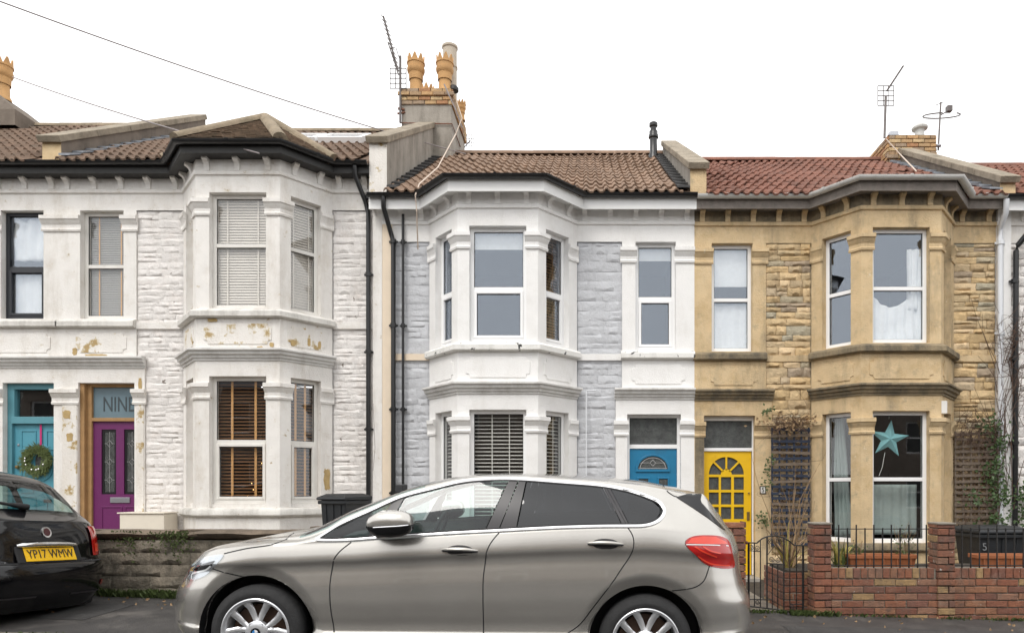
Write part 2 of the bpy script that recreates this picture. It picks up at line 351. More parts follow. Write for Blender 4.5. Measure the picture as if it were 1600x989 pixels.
def stones(parent, mat, x0, x1, z0, z1, y, depth=.055, hs=(.10, .21), ws=(.22, .5), gap=.012, seed=1, skip=None):
    rnd = random.Random(seed); V = variants('stone', mat); z = z0
    while z < z1 - .03:
        h = rnd.uniform(*hs)
        if z1 - (z + h) < hs[0] * .8: h = z1 - z
        x = x0
        while x < x1 - .02:
            w = rnd.uniform(*ws)
            if x1 - (x + w) < ws[0] * .7: w = x1 - x
            if not (skip and skip(x + w / 2, z + h / 2)):
                parts = [(z, h)]
                if h > hs[0] * 1.7 and rnd.random() < .25: hh = h * rnd.uniform(.4, .6); parts = [(z, hh), (z + hh, h - hh)]
                for (zz, hh) in parts:
                    inst('stone', rnd.choice(V), parent, (x + w / 2, y, zz + hh / 2), (w - gap, depth * rnd.uniform(.85, 1.25), hh - gap), (rnd.uniform(-.035, .035), rnd.uniform(-.03, .03), rnd.uniform(-.02, .02)))
            x += w
        z += h
def bricks(parent, mat, x0, x1, z0, z1, y, depth=.03, bl=.215, bh=.065, g=.01, seed=1, axis='x', header=.0, slope=None, limit=None):
    """courses of bricks on a face; axis 'x' faces -y, axis 'l'/'r' run along y and face -x / +x"""
    rnd = random.Random(seed); V = variants('brick', mat); z = z0; row = 0
    while z + bh * .5 < z1:
        h = min(bh, z1 - z); x = x0 - (bl + g) / 2 * (row % 2)
        while x < x1:
            a, b = max(x, x0), min(x + bl, x1)
            if b - a > .03:
                c = (a + b) / 2; zz = z + h / 2 + (slope(c) if slope else 0)
                sc = (b - a, depth * rnd.uniform(.8, 1.2), h * rnd.uniform(.95, 1.0))
                if axis == 'x': inst('brick', rnd.choice(V), parent, (c + rnd.uniform(-.002, .002), y, zz + rnd.uniform(-.003, .003)), sc, (rnd.uniform(-.02, .02), rnd.uniform(-.014, .014), rnd.uniform(-.012, .012)))
                elif axis == 'l': inst('brick', rnd.choice(V), parent, (y, c, zz), sc, (0, 0, -math.pi / 2))
                else: inst('brick', rnd.choice(V), parent, (y, c, zz), sc, (0, 0, math.pi / 2))
            x += bl + g
        z += bh + g; row += 1
# double-roman roof tile: x across, y up the slope, z out of the roof plane
def tile_mesh(w=.305, l=.42):
    n = 12; v = []; f = []
    def h(t): s = (t * 2) % 1.0; return .042 * max(0, math.sin(math.pi * min(1, s / .55))) ** .8 if s < .55 else -.004
    for yy, dz in ((0, .034), (l, .004)):
        for i in range(n + 1): v.append((-w / 2 + w * i / n, yy, dz + h(i / n)))
    for i in range(n): f.append((i, i + 1, n + 1 + i + 1, n + 1 + i))
    b = len(v)
    for i in range(n + 1): v.append((v[i][0], 0, v[i][2] - .026))
    for i in range(n): f.append((b + i, b + i + 1, i + 1, i))
    me = bpy.data.meshes.new('tile'); me.from_pydata(v, [], f); me.shade_smooth(); me.set_sharp_from_angle(angle=R(45)); me.update(); return me
TILE = tile_mesh()
def half_round_mesh(l, r, name='ridge_tile', n=8):
    v = []; f = []
    for x in (0, l):
        for i in range(n + 1): a = math.pi * i / n; v.append((x, -r * math.cos(a), r * math.sin(a) * .85))
    for i in range(n): f.append((i, i + 1, n + 2 + i, n + 1 + i))
    f.append(tuple(range(n + 1))[::-1]); f.append(tuple(n + 1 + i for i in range(n + 1)))
    me = bpy.data.meshes.new(name); me.from_pydata(v, [], f); me.shade_smooth(); me.set_sharp_from_angle(angle=R(40)); me.update(); return me
RIDGE = half_round_mesh(.435, .12)
def text_mesh(txt, size, name='lettering', ext=.002):
    cu = bpy.data.curves.new(name, 'FONT'); cu.body = txt; cu.size = size; cu.align_x = 'CENTER'; cu.align_y = 'CENTER'; cu.extrude = ext; cu.resolution_u = 4
    o = bpy.data.objects.new(name, cu); C.objects.link(o); bpy.context.view_layer.update()
    me = bpy.data.meshes.new_from_object(o); bpy.data.objects.remove(o); me.name = name; return me
def text(txt, size, mat, parent, w, rot=(math.pi / 2, 0, 0), sx=1., name='lettering'):
    me = text_mesh(txt, size, name); me.materials.clear(); me.materials.append(mat)
    o = inst(name, me, parent, w, (sx, 1, 1), rot); return o

# ------------------------------------------------------------------ windows
def window(parent, fr, a, b, z0, z1, split=.5, fm='upvc', d=.10, fw=.055, sash=False, glass=None, top_sash=False):
    glass = glass or ('glass' if fm == 'upvc_old' or z1 < 2.7 else 'glass_b')
    mb = MB(); m = M[fm]
    zs = z0 + (z1 - z0) * split
    mb.fbox(fr, a, a + fw, z0, z1, d, d + .07); mb.fbox(fr, b - fw, b, z0, z1, d, d + .07)
    mb.fbox(fr, a + fw, b - fw, z1 - fw, z1, d, d + .07); mb.fbox(fr, a + fw, b - fw, z0, z0 + fw * 1.2, d - .004, d + .07)
    if split < 1: mb.fbox(fr, a + fw, b - fw, zs - .028, zs + .028, d + .004, d + .066)
    o = mb.build('window', m, parent, bevel=.005)
    cells = [(z0 + fw * 1.2, zs - .028, sash), (zs + .028, z1 - fw, top_sash)] if split < 1 else [(z0 + fw * 1.2, z1 - fw, sash)]
    for (c0, c1, sh) in cells:
        u0, u1 = a + fw, b - fw
        if sh:
            s = MB(); q = .042
            s.fbox(fr, u0, u0 + q, c0, c1, d - .014, d + .05); s.fbox(fr, u1 - q, u1, c0, c1, d - .014, d + .05)
            s.fbox(fr, u0 + q, u1 - q, c1 - q, c1, d - .014, d + .05); s.fbox(fr, u0 + q, u1 - q, c0, c0 + q, d - .014, d + .05)
            s.build('sash', m, o, bevel=.005); u0 += q; u1 -= q; c0 += q; c1 -= q
        g = MB(); g.fbox(fr, u0 + .001, u1 - .001, c0 + .001, c1 - .001, d + .030, d + .036); g.build('pane', M[glass], o)
        t = MB(); k = .008                      # black rubber gasket round the pane
        for q in ((u0, u0 + k, c0, c1), (u1 - k, u1, c0, c1), (u0 + k, u1 - k, c0, c0 + k), (u0 + k, u1 - k, c1 - k, c1)): t.fbox(fr, *q, d + .020, d + .028)
        t.build('gasket', M['black_pvc'], o)
    return o
def blind(fr, a, b, z0, z1, label, slat='blind_wood', tape='blind_tape', pitch=.05, tilt=.5, d=.26, tapes=(.24, .76), tw=.03, w=.046):
    c = fr((a + b) / 2, z0, d); r = empty('venetian_blind', c, label, 'blind', 'venetian blinds')
    mb = MB(); z = z1 - .04; s, co = math.sin(tilt) * w / 2, math.cos(tilt) * w / 2
    while z > z0:
        mb.hexa([fr(a, z - s, d - co), fr(b, z - s, d - co), fr(b, z + s, d + co), fr(a, z + s, d + co), fr(a, z - s + .003, d - co), fr(b, z - s + .003, d - co), fr(b, z + s + .003, d + co), fr(a, z + s + .003, d + co)]); z -= pitch
    o = mb.build('slats', M[slat], r); o['kind'] = 'stuff'
    h = MB(); h.fbox(fr, a, b, z1 - .035, z1, d - .03, d + .03); h.build('head_rail', M[slat], r)
    for t in tapes:
        q = MB(); u = a + (b - a) * t; q.fbox(fr, u - tw / 2, u + tw / 2, z0, z1 - .035, d - w / 2 - .004, d - w / 2 - .002); q.build('tape', M[tape], r)
    return r
def drape(fr, a, b, z0, z1, label, name='net_curtain', mat='net', d=.20, amp=.02, n=40, top=None, side=None, cat='curtain'):
    """hanging cloth as a pleated, thick sheet; top(t) lowers the upper edge, side(s) narrows it"""
    mb = MB(); rows = 14; rnd = random.Random(int(abs(a) * 1000)); ph = rnd.uniform(0, 6); vs = []; fs = []
    for j in range(rows + 1):
        s = j / rows
        for i in range(n + 1):
            t = i / n; zt = z1 - (top(t) if top else 0); z = zt + (z0 - zt) * s
            u = a + (b - a) * t * (side(s) if side else 1)
            vs.append(fr(u, z, d + amp * math.sin(ph + t * n * .9 + .5 * math.sin(s * 3)) + amp * .4 * math.sin(s * 9 + t * 5)))
    for j in range(rows):
        for i in range(n): k = j * (n + 1) + i; fs.append((k, k + 1, k + n + 2, k + n + 1))
    mb.add(vs, fs); o = mb.build(name, M[mat], None, smooth=60)
    so = o.modifiers.new('cloth', 'SOLIDIFY'); so.thickness = .003
    return tag(o, label, cat)

# ------------------------------------------------------------------ house builder
YF, YB = 11.0, 11.0 / 1.0623
def cap_prof(zb, zt, k=1.):
    h = zt - zb
    return [(0.0, zb), (.022 * k, zb), (.03 * k, zb + .12 * h), (.014 * k, zb + .2 * h), (.014 * k, zb + .42 * h), (.05 * k, zb + .62 * h), (.055 * k, zb + .68 * h), (.075 * k, zb + .74 * h), (.075 * k, zb + .97 * h), (.05 * k, zt), (0.0, zt)]
def corn_prof(zb, zt, k=1.):
    h = zt - zb
    return [(0.0, zb), (.02 * k, zb), (.02 * k, zb + .18 * h), (.045 * k, zb + .22 * h), (.05 * k, zb + .42 * h), (.085 * k, zb + .5 * h), (.09 * k, zb + .72 * h), (.125 * k, zb + .8 * h), (.125 * k, zt - .01), (.11 * k, zt), (0.0, zt + .012)]
def bracket_mesh():
    pr = [(0, 0), (.035, 0), (.03, .03), (.032, .07), (.05, .11), (.085, .135), (.105, .145), (.105, .175), (0, .175)]
    w = .038; v = []; f = []
    for x in (-w, w):
        for (o, z) in pr: v.append((x, -o, z))
    n = len(pr)
    for i in range(n): j = (i + 1) % n; f.append((i, j, n + j, n + i))
    f.append(tuple(range(n))); f.append(tuple(n + i for i in range(n))[::-1])
    me = bpy.data.meshes.new('bracket'); me.from_pydata(v, [], f)
    bm = bmesh.new(); bm.from_mesh(me); bmesh.ops.recalc_face_normals(bm, faces=bm.faces); bm.to_mesh(me); bm.free(); me.update(); return me
BRK = bracket_mesh()
def gutter_prof(z, o0, r=.058):
    pr = [(o0 + r + r * math.cos(a), z - r * .95 * math.sin(a)) for a in [math.pi * i / 8 for i in range(9)]]
    return pr + [(o0 + r - (r - .008) * math.cos(math.pi * i / 8), z - (r - .008) * .95 * math.sin(math.pi * i / 8) + .0) for i in range(9)]
def roofz(h, y): return h['ez'] + (y - 10.68) * (h['rz'] - h['ez']) / (h['ry'] - 10.68)

def house(h):
    dz = h['dz']; Z = lambda py: fz(py) + dz
    D = M[h['dress']]; xl, xr = h['xl'], h['xr']
    root = empty('terrace_house', ((xl + xr) / 2, YF, Z(900)), h['label'], 'house', 'terrace houses')
    zt = Z(311); zg = Z(900)
    A0 = (h['b'][0], YF); A1 = (h['b'][1], YB); A2 = (h['b'][2], YB); A3 = (h['b'][3], YF)
    fr = plane_frame(YF); left_door = h['door'][0] < A0[0]
    su, sl = h['su'], h['sl']                      # upper and lower dressed surrounds
    wx0, wx1 = h['win']; dx0, dx1 = h['door']
    # ---- dressed front wall
    mb = MB()
    ups = (wx0, wx1, Z(547), Z(378)); dop = (dx0, dx1, zg, Z(647))
    segs = [(xl, A0[0]), (A3[0], xr)]
    for (a, b) in segs: t_ = MB(); t_.quad(fr(a, Z(378), 0), fr(b, Z(378), 0), fr(b, zt - .17, 0), fr(a, zt - .17, 0)); t_.build('frieze_wall', D, root)
    wall_holes(mb, fr, su[0], su[1], Z(607), Z(378), [ups], .2)
    wall_holes(mb, fr, sl[0], sl[1], zg - .4, Z(607), [dop], .24)
    for (a, b, z0, z1) in ((su[0], su[1], Z(607), Z(378)), (sl[0], sl[1], zg - .4, Z(607))):   # edges of the proud dressing
        for u in (a, b): mb.quad(fr(u, z0, 0), fr(u, z1, 0), fr(u, z1, .06), fr(u, z0, .06))
    mb.build('wall', D, root)
    # ---- rubble fields
    fields = []
    if left_door:
        fields += [(su[1], A0[0], Z(607), Z(378)), (sl[1], A0[0], zg - .3, Z(607)), (A3[0], xr, zg - .3, Z(378))]
    else:
        fields += [(A3[0], su[0], Z(607), Z(378)), (A3[0], sl[0], zg - .3, Z(607)), (xl, A0[0], zg - .3, Z(378))]
    bk = MB()
    for i, (a, b, z0, z1) in enumerate(fields): bk.box(a - .04, b + .04, YF + .035 + i * .002, YF + .2, z0 - .02, z1 + .02)
    backing = bk.build('rubble_panel', M[h['mortar']], root)
    if h.get('stones', True):
        for i, (a, b, z0, z1) in enumerate(fields): stones(backing, M[h['rubble']], a + .004, b - .004, z0, z1, YF + .04, seed=h['seed'] + i, **h.get('skw', {}))
    else:
        for i, (a, b, z0, z1) in enumerate(fields):
            if a < 7.2 and b > -10: stones(backing, M[h['rubble']], a + .004, min(b, 7.3) - .004, z0, z1, YF + .04, seed=h['seed'] + i, **h.get('skw', {}))
    bandm = M[h['sill']]
    for i, (a, b, z0, z1) in enumerate(fields):   # flush string course across the rubble
        if z1 > Z(400):
            s = MB(); s.box(a, b, YF - .012, YF + .05, Z(563), Z(553)); s.build('string_course', M[h['string'] if 'string' in h and a < A0[0] else h['dress']], root)
    # ---- bay
    faces = [(A0, A1), (A1, A2), (A2, A3)]
    bw = MB(); ap = MB(); lens = []; frs = []
    for i, (a, b) in enumerate(faces):
        f = seg_frame(a, b); ln = (Vector(b) - Vector(a)).length; lens.append(ln); frs.append(f)
        u0, u1 = ((ln - .84) / 2, (ln + .84) / 2) if i == 1 else ((.19, ln - .17) if i == 0 else (.17, ln - .19))
        h.setdefault('bayu', {})[i] = (u0, u1)
        wall_holes(bw, f, 0, ln, zg - .4, zt - .17, [(u0, u1, Z(547), Z(377)), (u0, u1, Z(842), Z(647))], .17)
    bw.build('bay_wall', D, root)
    h['bfr'] = frs; h['blen'] = lens
    for i, f in enumerate(frs):                    # apron panels with a raised tablet
        ln = lens[i]; o = MB(); c0, c1 = .12, ln - .12; z0, z1 = Z(600), Z(570)
        pts = [(c0 + .06, z0), (c1 - .06, z0), (c1 - .05, z0 + .05), (c1, z0 + .06), (c1, z1 - .06), (c1 - .05, z1 - .05), (c1 - .06, z1), (c0 + .06, z1), (c0 + .05, z1 - .05), (c0, z1 - .06), (c0, z0 + .06), (c0 + .05, z0 + .05)]
        n = len(pts); vs = [f(u, z, -.012) for u, z in pts] + [f(u, z, .01) for u, z in pts]
        o.add(vs, [tuple(range(n))] + [(k, (k + 1) % n, n + (k + 1) % n, n + k) for k in range(n)]); o.build('apron_panel', M[h['apron']], root, bevel=.004)
    o = MB(); c0, c1 = su[0] + .15, su[1] - .15; z0, z1 = Z(600), Z(570)
    if left_door: c0 += .1
    pts = [(c0 + .06, z0), (c1 - .06, z0), (c1 - .05, z0 + .05), (c1, z0 + .06), (c1, z1 - .06), (c1 - .05, z1 - .05), (c1 - .06, z1), (c0 + .06, z1), (c0 + .05, z1 - .05), (c0, z1 - .06), (c0, z0 + .06), (c0 + .05, z0 + .05)]
    n = 12; o.add([fr(u, z, -.012) for u, z in pts] + [fr(u, z, .01) for u, z in pts], [tuple(range(n))] + [(k, (k + 1) % n, n + (k + 1) % n, n + k) for k in range(n)]); o.build('apron_panel', M[h['apron']], root, bevel=.004)
    bay = [A0, A1, A2, A3]
    def moul(name, path, prof, mat): q = MB(); sweep(q, path, prof); return q.build(name, mat, root, smooth=35)
    zs, zb = Z(548), Z(562)
    sp = [(0, zb + .01), (.05, zb), (.085, zb + .02), (.085, zs - .05), (.07, zs - .03), (0, zs + .0)]
    moul('bay_sill', bay, sp, M[h['sill']]); moul('window_sill', [(su[0] - .02, YF), (su[1] - (0 if left_door else 0), YF)], sp, M[h['sill']])
    moul('bay_cornice', bay, corn_prof(Z(624), Z(607)), M[h['corn']]); moul('door_cornice', [(sl[0] - (.0 if left_door else .02), YF), (sl[1] + (.02 if left_door else 0), YF)], corn_prof(Z(624), Z(607)), M[h['corn']])
    gs = [(0, Z(854)), (.04, Z(854)), (.07, Z(851)), (.07, Z(845)), (.05, Z(842)), (0, Z(841))]
    moul('bay_ground_sill', bay, gs, M[h['sill']])
    full = [(xl, YF), A0, A1, A2, A3, (xr, YF)]
    moul('string_band', full, [(0, Z(352)), (.03, Z(351.5)), (.035, Z(347)), (.02, Z(345.5)), (0, Z(345.5))], D)
    # capitals
    e = .022
    for (zb_, zt_, who) in ((Z(411), Z(387), 'u'), (Z(681), Z(657), 'l')):
        for i in (0, 1):                          # corner piers
            a, b = faces[i]; b2 = faces[i + 1][1]
            ta = (Vector(b) - Vector(a)).normalized(); tb = (Vector(b2) - Vector(b)).normalized()
            p0 = Vector(a) + ta * (h['bayu'][i][1] - e); p2 = Vector(b) + tb * (h['bayu'][i + 1][0] + e)
            moul('capital', [tuple(p0), b, tuple(p2)], cap_prof(zb_, zt_), D)
        ta = (Vector(A1) - Vector(A0)).normalized(); moul('capital', [(A0[0] - .03, YF), A0, tuple(Vector(A0) + ta * (h['bayu'][0][0] + e))], cap_prof(zb_, zt_, .8), D)
        tb = (Vector(A3) - Vector(A2)).normalized(); moul('capital', [tuple(Vector(A2) + tb * (h['bayu'][2][1] - e)), A3, (A3[0] + .03, YF)], cap_prof(zb_, zt_, .8), D)
        a, b, s = (wx0, wx1, su) if who == 'u' else (dx0, dx1, sl)
        moul('capital', [(s[0] - (0 if left_door else .03), YF), (a + e, YF)], cap_prof(zb_, zt_), D); moul('capital', [(b - e, YF), (s[1] + (.03 if left_door else 0), YF)], cap_prof(zb_, zt_), D)
    # brackets under the eaves
    bm_ = with_mat(BRK, M[h.get('brk', h['dress'])]); zb = Z(346)
    def brs(fa, n, ln, ang, ends=.12):
        for k in range(n):
            u = ends + (ln - 2 * ends) * k / max(1, n - 1); inst('bracket', bm_, root, fa(u, zb, 0), None, (0, 0, ang))
    for (a, b) in faces:
        f = seg_frame(a, b); ln = (Vector(b) - Vector(a)).length; ang = math.atan2(b[1] - a[1], b[0] - a[0]); brs(f, 3 if ang == 0 else 2, ln, ang, .17 if ang == 0 else .22)
    for (a, b) in segs:
        n = max(2, int((b - a) / .40) + 1) if b - a > .3 else 1
        f = lambda u, z, d, a=a: (a + u, YF + d, z); brs(f, n, b - a, 0, .12)
    # eaves: soffit, fascia, gutter
    zE = EYE + dz
    moul('soffit', full, [(0, zE + 4.362), (.2, zE + 4.362), (.2, zE + 4.38), (0, zE + 4.38)], M[h['fascia']])
    moul('fascia', full, [(.2, zE + h.get('fb', 4.295)), (.222, zE + h.get('fb', 4.295)), (.222, zE + 4.47), (.2, zE + 4.47)], M[h['fascia']])
    gp = full if not h.get('gp') else h['gp'](full)
    moul('gutter', gp, gutter_prof(zE + 4.505, .225), M[h['gut']])
    for (a, b) in zip(full, full[1:]):              # clips and sockets along the gutter
        L_ = (Vector(b) - Vector(a)).length
        if L_ < .3: continue
        t_ = (Vector(b) - Vector(a)) / L_
        for k in range(max(1, int(L_ / .75))):
            c_ = Vector(a) + t_ * (L_ * (k + .5) / max(1, int(L_ / .75))); moul('gutter_clip', [tuple(c_ - t_ * .022), tuple(c_ + t_ * .022)], gutter_prof(zE + 4.512, .216, .067), M[h['gut']])
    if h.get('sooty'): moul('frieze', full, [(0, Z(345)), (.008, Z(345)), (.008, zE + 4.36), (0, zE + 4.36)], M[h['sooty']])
    # lead flat over the bay
    q = MB(); pth = offset_path(full[1:5], .235); zl = zE + 4.50
    vs = [(p.x, p.y, zl) for p in pth] + [(A3[0], 11.3, zl + .02), (A0[0], 11.3, zl + .02)]
    n = len(vs); q.add(vs + [(x, y, z + h.get('bry', .05)) for x, y, z in vs], [tuple(range(n))[::-1], tuple(range(n, 2 * n))] + [(k, (k + 1) % n, n + (k + 1) % n, n + k) for k in range(n)])
    if not h.get('hip'): q.build('bay_roof', M['bayroof'], root)
    # ---- main roof
    h['ez'] = zE + 4.505; h['ry'] = 14.7; ry = 14.7; h['rz'] = EYE + h['rzr']; rz = h['rz']; ez = h['ez']
    q = MB(); T = .05
    q.hexa([(xl, 10.70, ez - T), (xr, 10.70, ez - T), (xr, ry, rz - T), (xl, ry, rz - T), (xl, 10.70, ez - .005), (xr, 10.70, ez - .005), (xr, ry, rz - .005), (xl, ry, rz - .005)])
    q.hexa([(xl, ry, rz - T), (xr, ry, rz - T), (xr, 18.6, ez - T), (xl, 18.6, ez - T), (xl, ry, rz - .005), (xr, ry, rz - .005), (xr, 18.6, ez - .005), (xl, 18.6, ez - .005)])
    roof = q.build('roof', M[h['tile']], root)
    sl_len = math.hypot(ry - 10.66, rz - ez); pit = math.atan2(rz - ez, ry - 10.68); tm = with_mat(TILE, M[h['tile']])
    nrow = 13; gauge = sl_len / nrow; tx0, tx1 = h.get('tx', (xl, xr)); ncol = int((tx1 - tx0 - .02) / .302); rnd = random.Random(h['seed'])
    for r_ in range(nrow):
        for c in range(ncol + 1):
            s = r_ * gauge; x = tx0 + .16 + c * .302
            if x > tx1 - .1: continue
            if h.get('tskip') and h['tskip'](x, s): continue
            y = 10.655 + s * math.cos(pit); z = ez + (y - 10.68) * math.tan(pit)
            inst('tile', tm, roof, (x + rnd.uniform(-.006, .006), y - (rnd.uniform(.02, .05) if rnd.random() < .02 else 0), z + rnd.uniform(0, .006) + .014 * math.sin(x * 1.7 + r_ * .5) - .014), None, (pit + rnd.uniform(-.012, .012), rnd.uniform(-.008, .008), rnd.uniform(-.010, .010)))
    rm = with_mat(RIDGE, M[h['ridge']]); x = xl + .1
    while x < xr - .2:
        inst('ridge_tile', rm, roof, (x, ry, rz - .01), None, (0, rnd.uniform(-.01, .01), 0)); x += .428
    # ---- shell of the rooms behind
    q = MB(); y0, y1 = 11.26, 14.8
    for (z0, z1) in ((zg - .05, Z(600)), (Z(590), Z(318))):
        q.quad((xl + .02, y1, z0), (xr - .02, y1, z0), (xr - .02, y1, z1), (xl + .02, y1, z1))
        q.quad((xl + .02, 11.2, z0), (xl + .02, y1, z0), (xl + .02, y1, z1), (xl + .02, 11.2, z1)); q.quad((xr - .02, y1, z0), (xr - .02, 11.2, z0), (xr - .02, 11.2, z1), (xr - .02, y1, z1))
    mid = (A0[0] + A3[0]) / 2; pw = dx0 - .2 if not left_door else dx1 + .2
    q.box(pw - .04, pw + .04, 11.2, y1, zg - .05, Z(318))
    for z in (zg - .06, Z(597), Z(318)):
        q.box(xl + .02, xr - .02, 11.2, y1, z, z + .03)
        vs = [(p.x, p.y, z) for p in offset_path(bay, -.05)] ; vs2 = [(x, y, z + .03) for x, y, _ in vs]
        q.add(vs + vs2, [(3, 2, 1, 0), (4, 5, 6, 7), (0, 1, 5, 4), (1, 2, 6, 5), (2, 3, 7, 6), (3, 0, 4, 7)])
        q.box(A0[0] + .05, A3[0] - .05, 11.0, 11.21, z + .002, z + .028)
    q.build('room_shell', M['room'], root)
    h['root'] = root; h['Z'] = Z
    return root
def bay_windows(h, ups, downs, fm='upvc', sash=(True, True)):
    """ups / downs: split position of the transom for the three lights"""
    Z = h['Z']
    for i in range(3):
        u0, u1 = h['bayu'][i]; f = h['bfr'][i]
        window(h['root'], f, u0, u1, Z(547), Z(377), ups[i], fm, sash=sash[0]); window(h['root'], f, u0, u1, Z(842) + h.get('gup', 0), Z(647), downs[i], fm, sash=sash[1])
        if h.get('gup', 0): q = MB(); q.fbox(f, u0, u1, Z(842), Z(842) + h['gup'], .06, .17); q.build('sub_sill', M[h['dress']], h['root'])
def parapet(parent, x0, x1, zf, zr, yf, yr, wallm, copm, frontm, zb, cth=.10, ov=.035):
    mb = MB(); pr = [(yf, zb), (yf, zf - cth), (yr, zr - cth), (yr, zb + 1.6), (yf + .6, zb)]; n = len(pr)
    mb.add([(x0, y, z) for y, z in pr] + [(x1, y, z) for y, z in pr], [tuple(range(n)), tuple(range(n, 2 * n))[::-1]] + [(k, (k + 1) % n, n + (k + 1) % n, n + k) for k in range(n)], 0)
    for i, f in enumerate(mb.f):
        if i == 2: mb.m[i] = 1
    mb.build('parapet', [wallm, frontm], parent)
    nseg = 5; dirv = Vector((0, yr - yf, zr - zf)) / nseg; up = Vector((0, -dirv.z, dirv.y)).normalized()
    for k in range(nseg):
        a = Vector((0, yf - .05, zf - cth - .03)) + dirv * k * 1.02; b = a + dirv * 1.012; q = MB(); xo = ov
        p = [(x0 - xo, a), (x1 + xo, a), (x1 + xo, b), (x0 - xo, b)]
        q.hexa([Vector((x, v.y, v.z)) for x, v in p] + [Vector((x, v.y, v.z)) + up * cth for x, v in p]); q.build('coping_stone', copm, parent, bevel=.012)
def downpipe(parent, pts, r, mat, name='downpipe', clips=(), n=10):
    mb = MB(); mb.tube(pts, r, n); o = mb.build(name, mat, parent, smooth=50)
    for z in clips:
        q = MB(); x, y = pts[-1][0], pts[-1][1]; q.lathe([(r + .001, z - .03), (r + .012, z - .03), (r + .012, z + .03), (r + .001, z + .03)], (x, y, 0), 10); q.box(x - r - .035, x + r + .035, y + .01, y + .03, z - .015, z + .015); q.build('pipe_clip', mat, o)
    return o
# ------------------------------------------------------------------ ground
SL = .027
def zroad(x): return -.04 - SL * (x + .92)
def zpave(x, y): return zroad(x) + .085 + .045 * (y - 5.7) / 1.63
def sheet(name, x0, x1, y0, y1, zf, mat, nx=40, ny=2, kind='structure', parent=None, th=.3):
    mb = MB(); vs = []; fs = []
    for j in range(ny + 1):
        for i in range(nx + 1):
            x = x0 + (x1 - x0) * i / nx; y = y0 + (y1 - y0) * j / ny; vs.append((x, y, zf(x, y)))
    for j in range(ny):
        for i in range(nx): k = j * (nx + 1) + i; fs.append((k, k + 1, k + nx + 2, k + nx + 1))
    mb.add(vs, fs); o = mb.build(name, mat, parent, fix=False)
    if kind: o['kind'] = kind
    return o
sheet('ground', -300, 300, -300, 300, lambda x, y: zroad(x) - .32, M['soil'], 4, 4)
sheet('road', -60, 60, -6.3, 5.6, lambda x, y: zroad(x) + .06 * (1 - abs(y + .4) / 6) - .045, M['asphalt'], 60, 24)
sheet('pavement', -60, 60, 5.72, 7.5, lambda x, y: zpave(x, y), M['pave'], 60, 4)
sheet('pavement_opposite', -60, 60, -8.0, -6.3, lambda x, y: zroad(x) + .11, M['pave'], 60, 2)
kb = MB(); kb.box(-60, 60, 5.6, 5.73, -2, -1.9); kerb = bpy.data.objects.new('kerb', None); put(kerb, None, (0, 5.66, 0)); kerb['kind'] = 'structure'
ks = MB(); ks.box(-.452, .452, -.065, .065, -.3, 0); me = ks.build('kerb_stone', M['kerb'], kerb, (0, 5.665, -9), bevel=.012); km = me.data; bpy.data.objects.remove(me)
for k in range(40):
    x = -16 + k * .915; o = inst('kerb_stone', km, kerb, (x, 5.665, zpave(x, 5.7) + random.uniform(-.004, .004)), None, (0, math.atan(SL), 0))
    b = o.modifiers.new('bevel', 'BEVEL'); b.width = .012; b.segments = 2
# tarmac patches and a covered trench in the pavement
for (x0, x1, y0, y1, i) in ((-5.6, -4.4, 6.2, 6.9, 0), (1.9, 4.6, 6.35, 6.75, 1), (4.9, 6.4, 6.0, 6.6, 2)):
    sheet('pavement_patch', x0, x1, y0, y1, lambda x, y: zpave(x, y) + .004, M['asphalt'], 4, 2)

M['bayroof'] = mk('dark_lead_flat', (.10, .095, .085), .7, .3, 8, .4, 40)
# ------------------------------------------------------------------ the five houses in view
XB = YB / F
def bx(px): return (px - CX) * XB
H9 = dict(dz=.49, dress='white9', rubble='stone9', mortar='mortar9', sill='sill9', corn='corn7', apron='peel9', fascia='fascia_blk', fb=4.355, gut='black_pvc', tile='tile9', ridge='ridge9', rzr=7.44, seed=11,
          xl=fx(94), xr=fx(583), b=[fx(286.6), bx(305.9), bx(437.1), fx(519.4)], su=(fx(94), fx(213)), sl=(fx(94), fx(226)), win=(fx(125), fx(193)), door=(fx(122), fx(210)), hip=True, gup=.07,
          tx=(fx(112), fx(583)), skw=dict(hs=(.065, .15), ws=(.16, .46), depth=.024, gap=.002),
          label='white painted house with flaking paint, purple front door and tiled bay roof')
H9['tskip'] = lambda x, s: -6.3 < x < -3.95 and s < 1.55 - abs(x + 5.1) * .9
H7 = dict(dz=0, dress='white7', rubble='grey7', mortar='mortar7', sill='sill7', corn='corn7', apron='white7', fascia='fascia_wht', gut='black_pvc', tile='tile7', ridge='tile7', rzr=6.976, seed=31,
          xl=fx(583), xr=fx(1085), b=[fx(670.9), bx(715), bx(840.6), fx(901.6)], su=(fx(972), fx(1085)), sl=(fx(962), fx(1085)), win=(fx(993), fx(1056)), door=(fx(980), fx(1064)),
          tx=(fx(609), fx(1077)), skw=dict(hs=(.08, .17), ws=(.18, .5), depth=.022, gap=.001), string='cream',
          label='white house with smooth pale grey stone panels and blue front door in the middle')
H5 = dict(dz=-.02, dress='bath', rubble='rubble5', mortar='mortar5', sill='bath_dark', corn='bath_dark', apron='bath', fascia='wood_grey', fb=4.32, gut='grey_pvc', tile='tile5', ridge='tile5', rzr=6.84, seed=51, brk='bath', sooty='bath_dark',
          xl=fx(1085), xr=fx(1556), b=[fx(1267.8), bx(1346), bx(1470.6), fx(1490.3)], su=(fx(1085), fx(1197)), sl=(fx(1085), fx(1206)), win=(fx(1112), fx(1176)), door=(fx(1100), fx(1180)),
          bry=.012, tx=(fx(1100), fx(1550)), skw=dict(hs=(.065, .15), ws=(.14, .38), depth=.045, gap=.008),
          label='bare sandstone house with yellow front door and grey gutter')
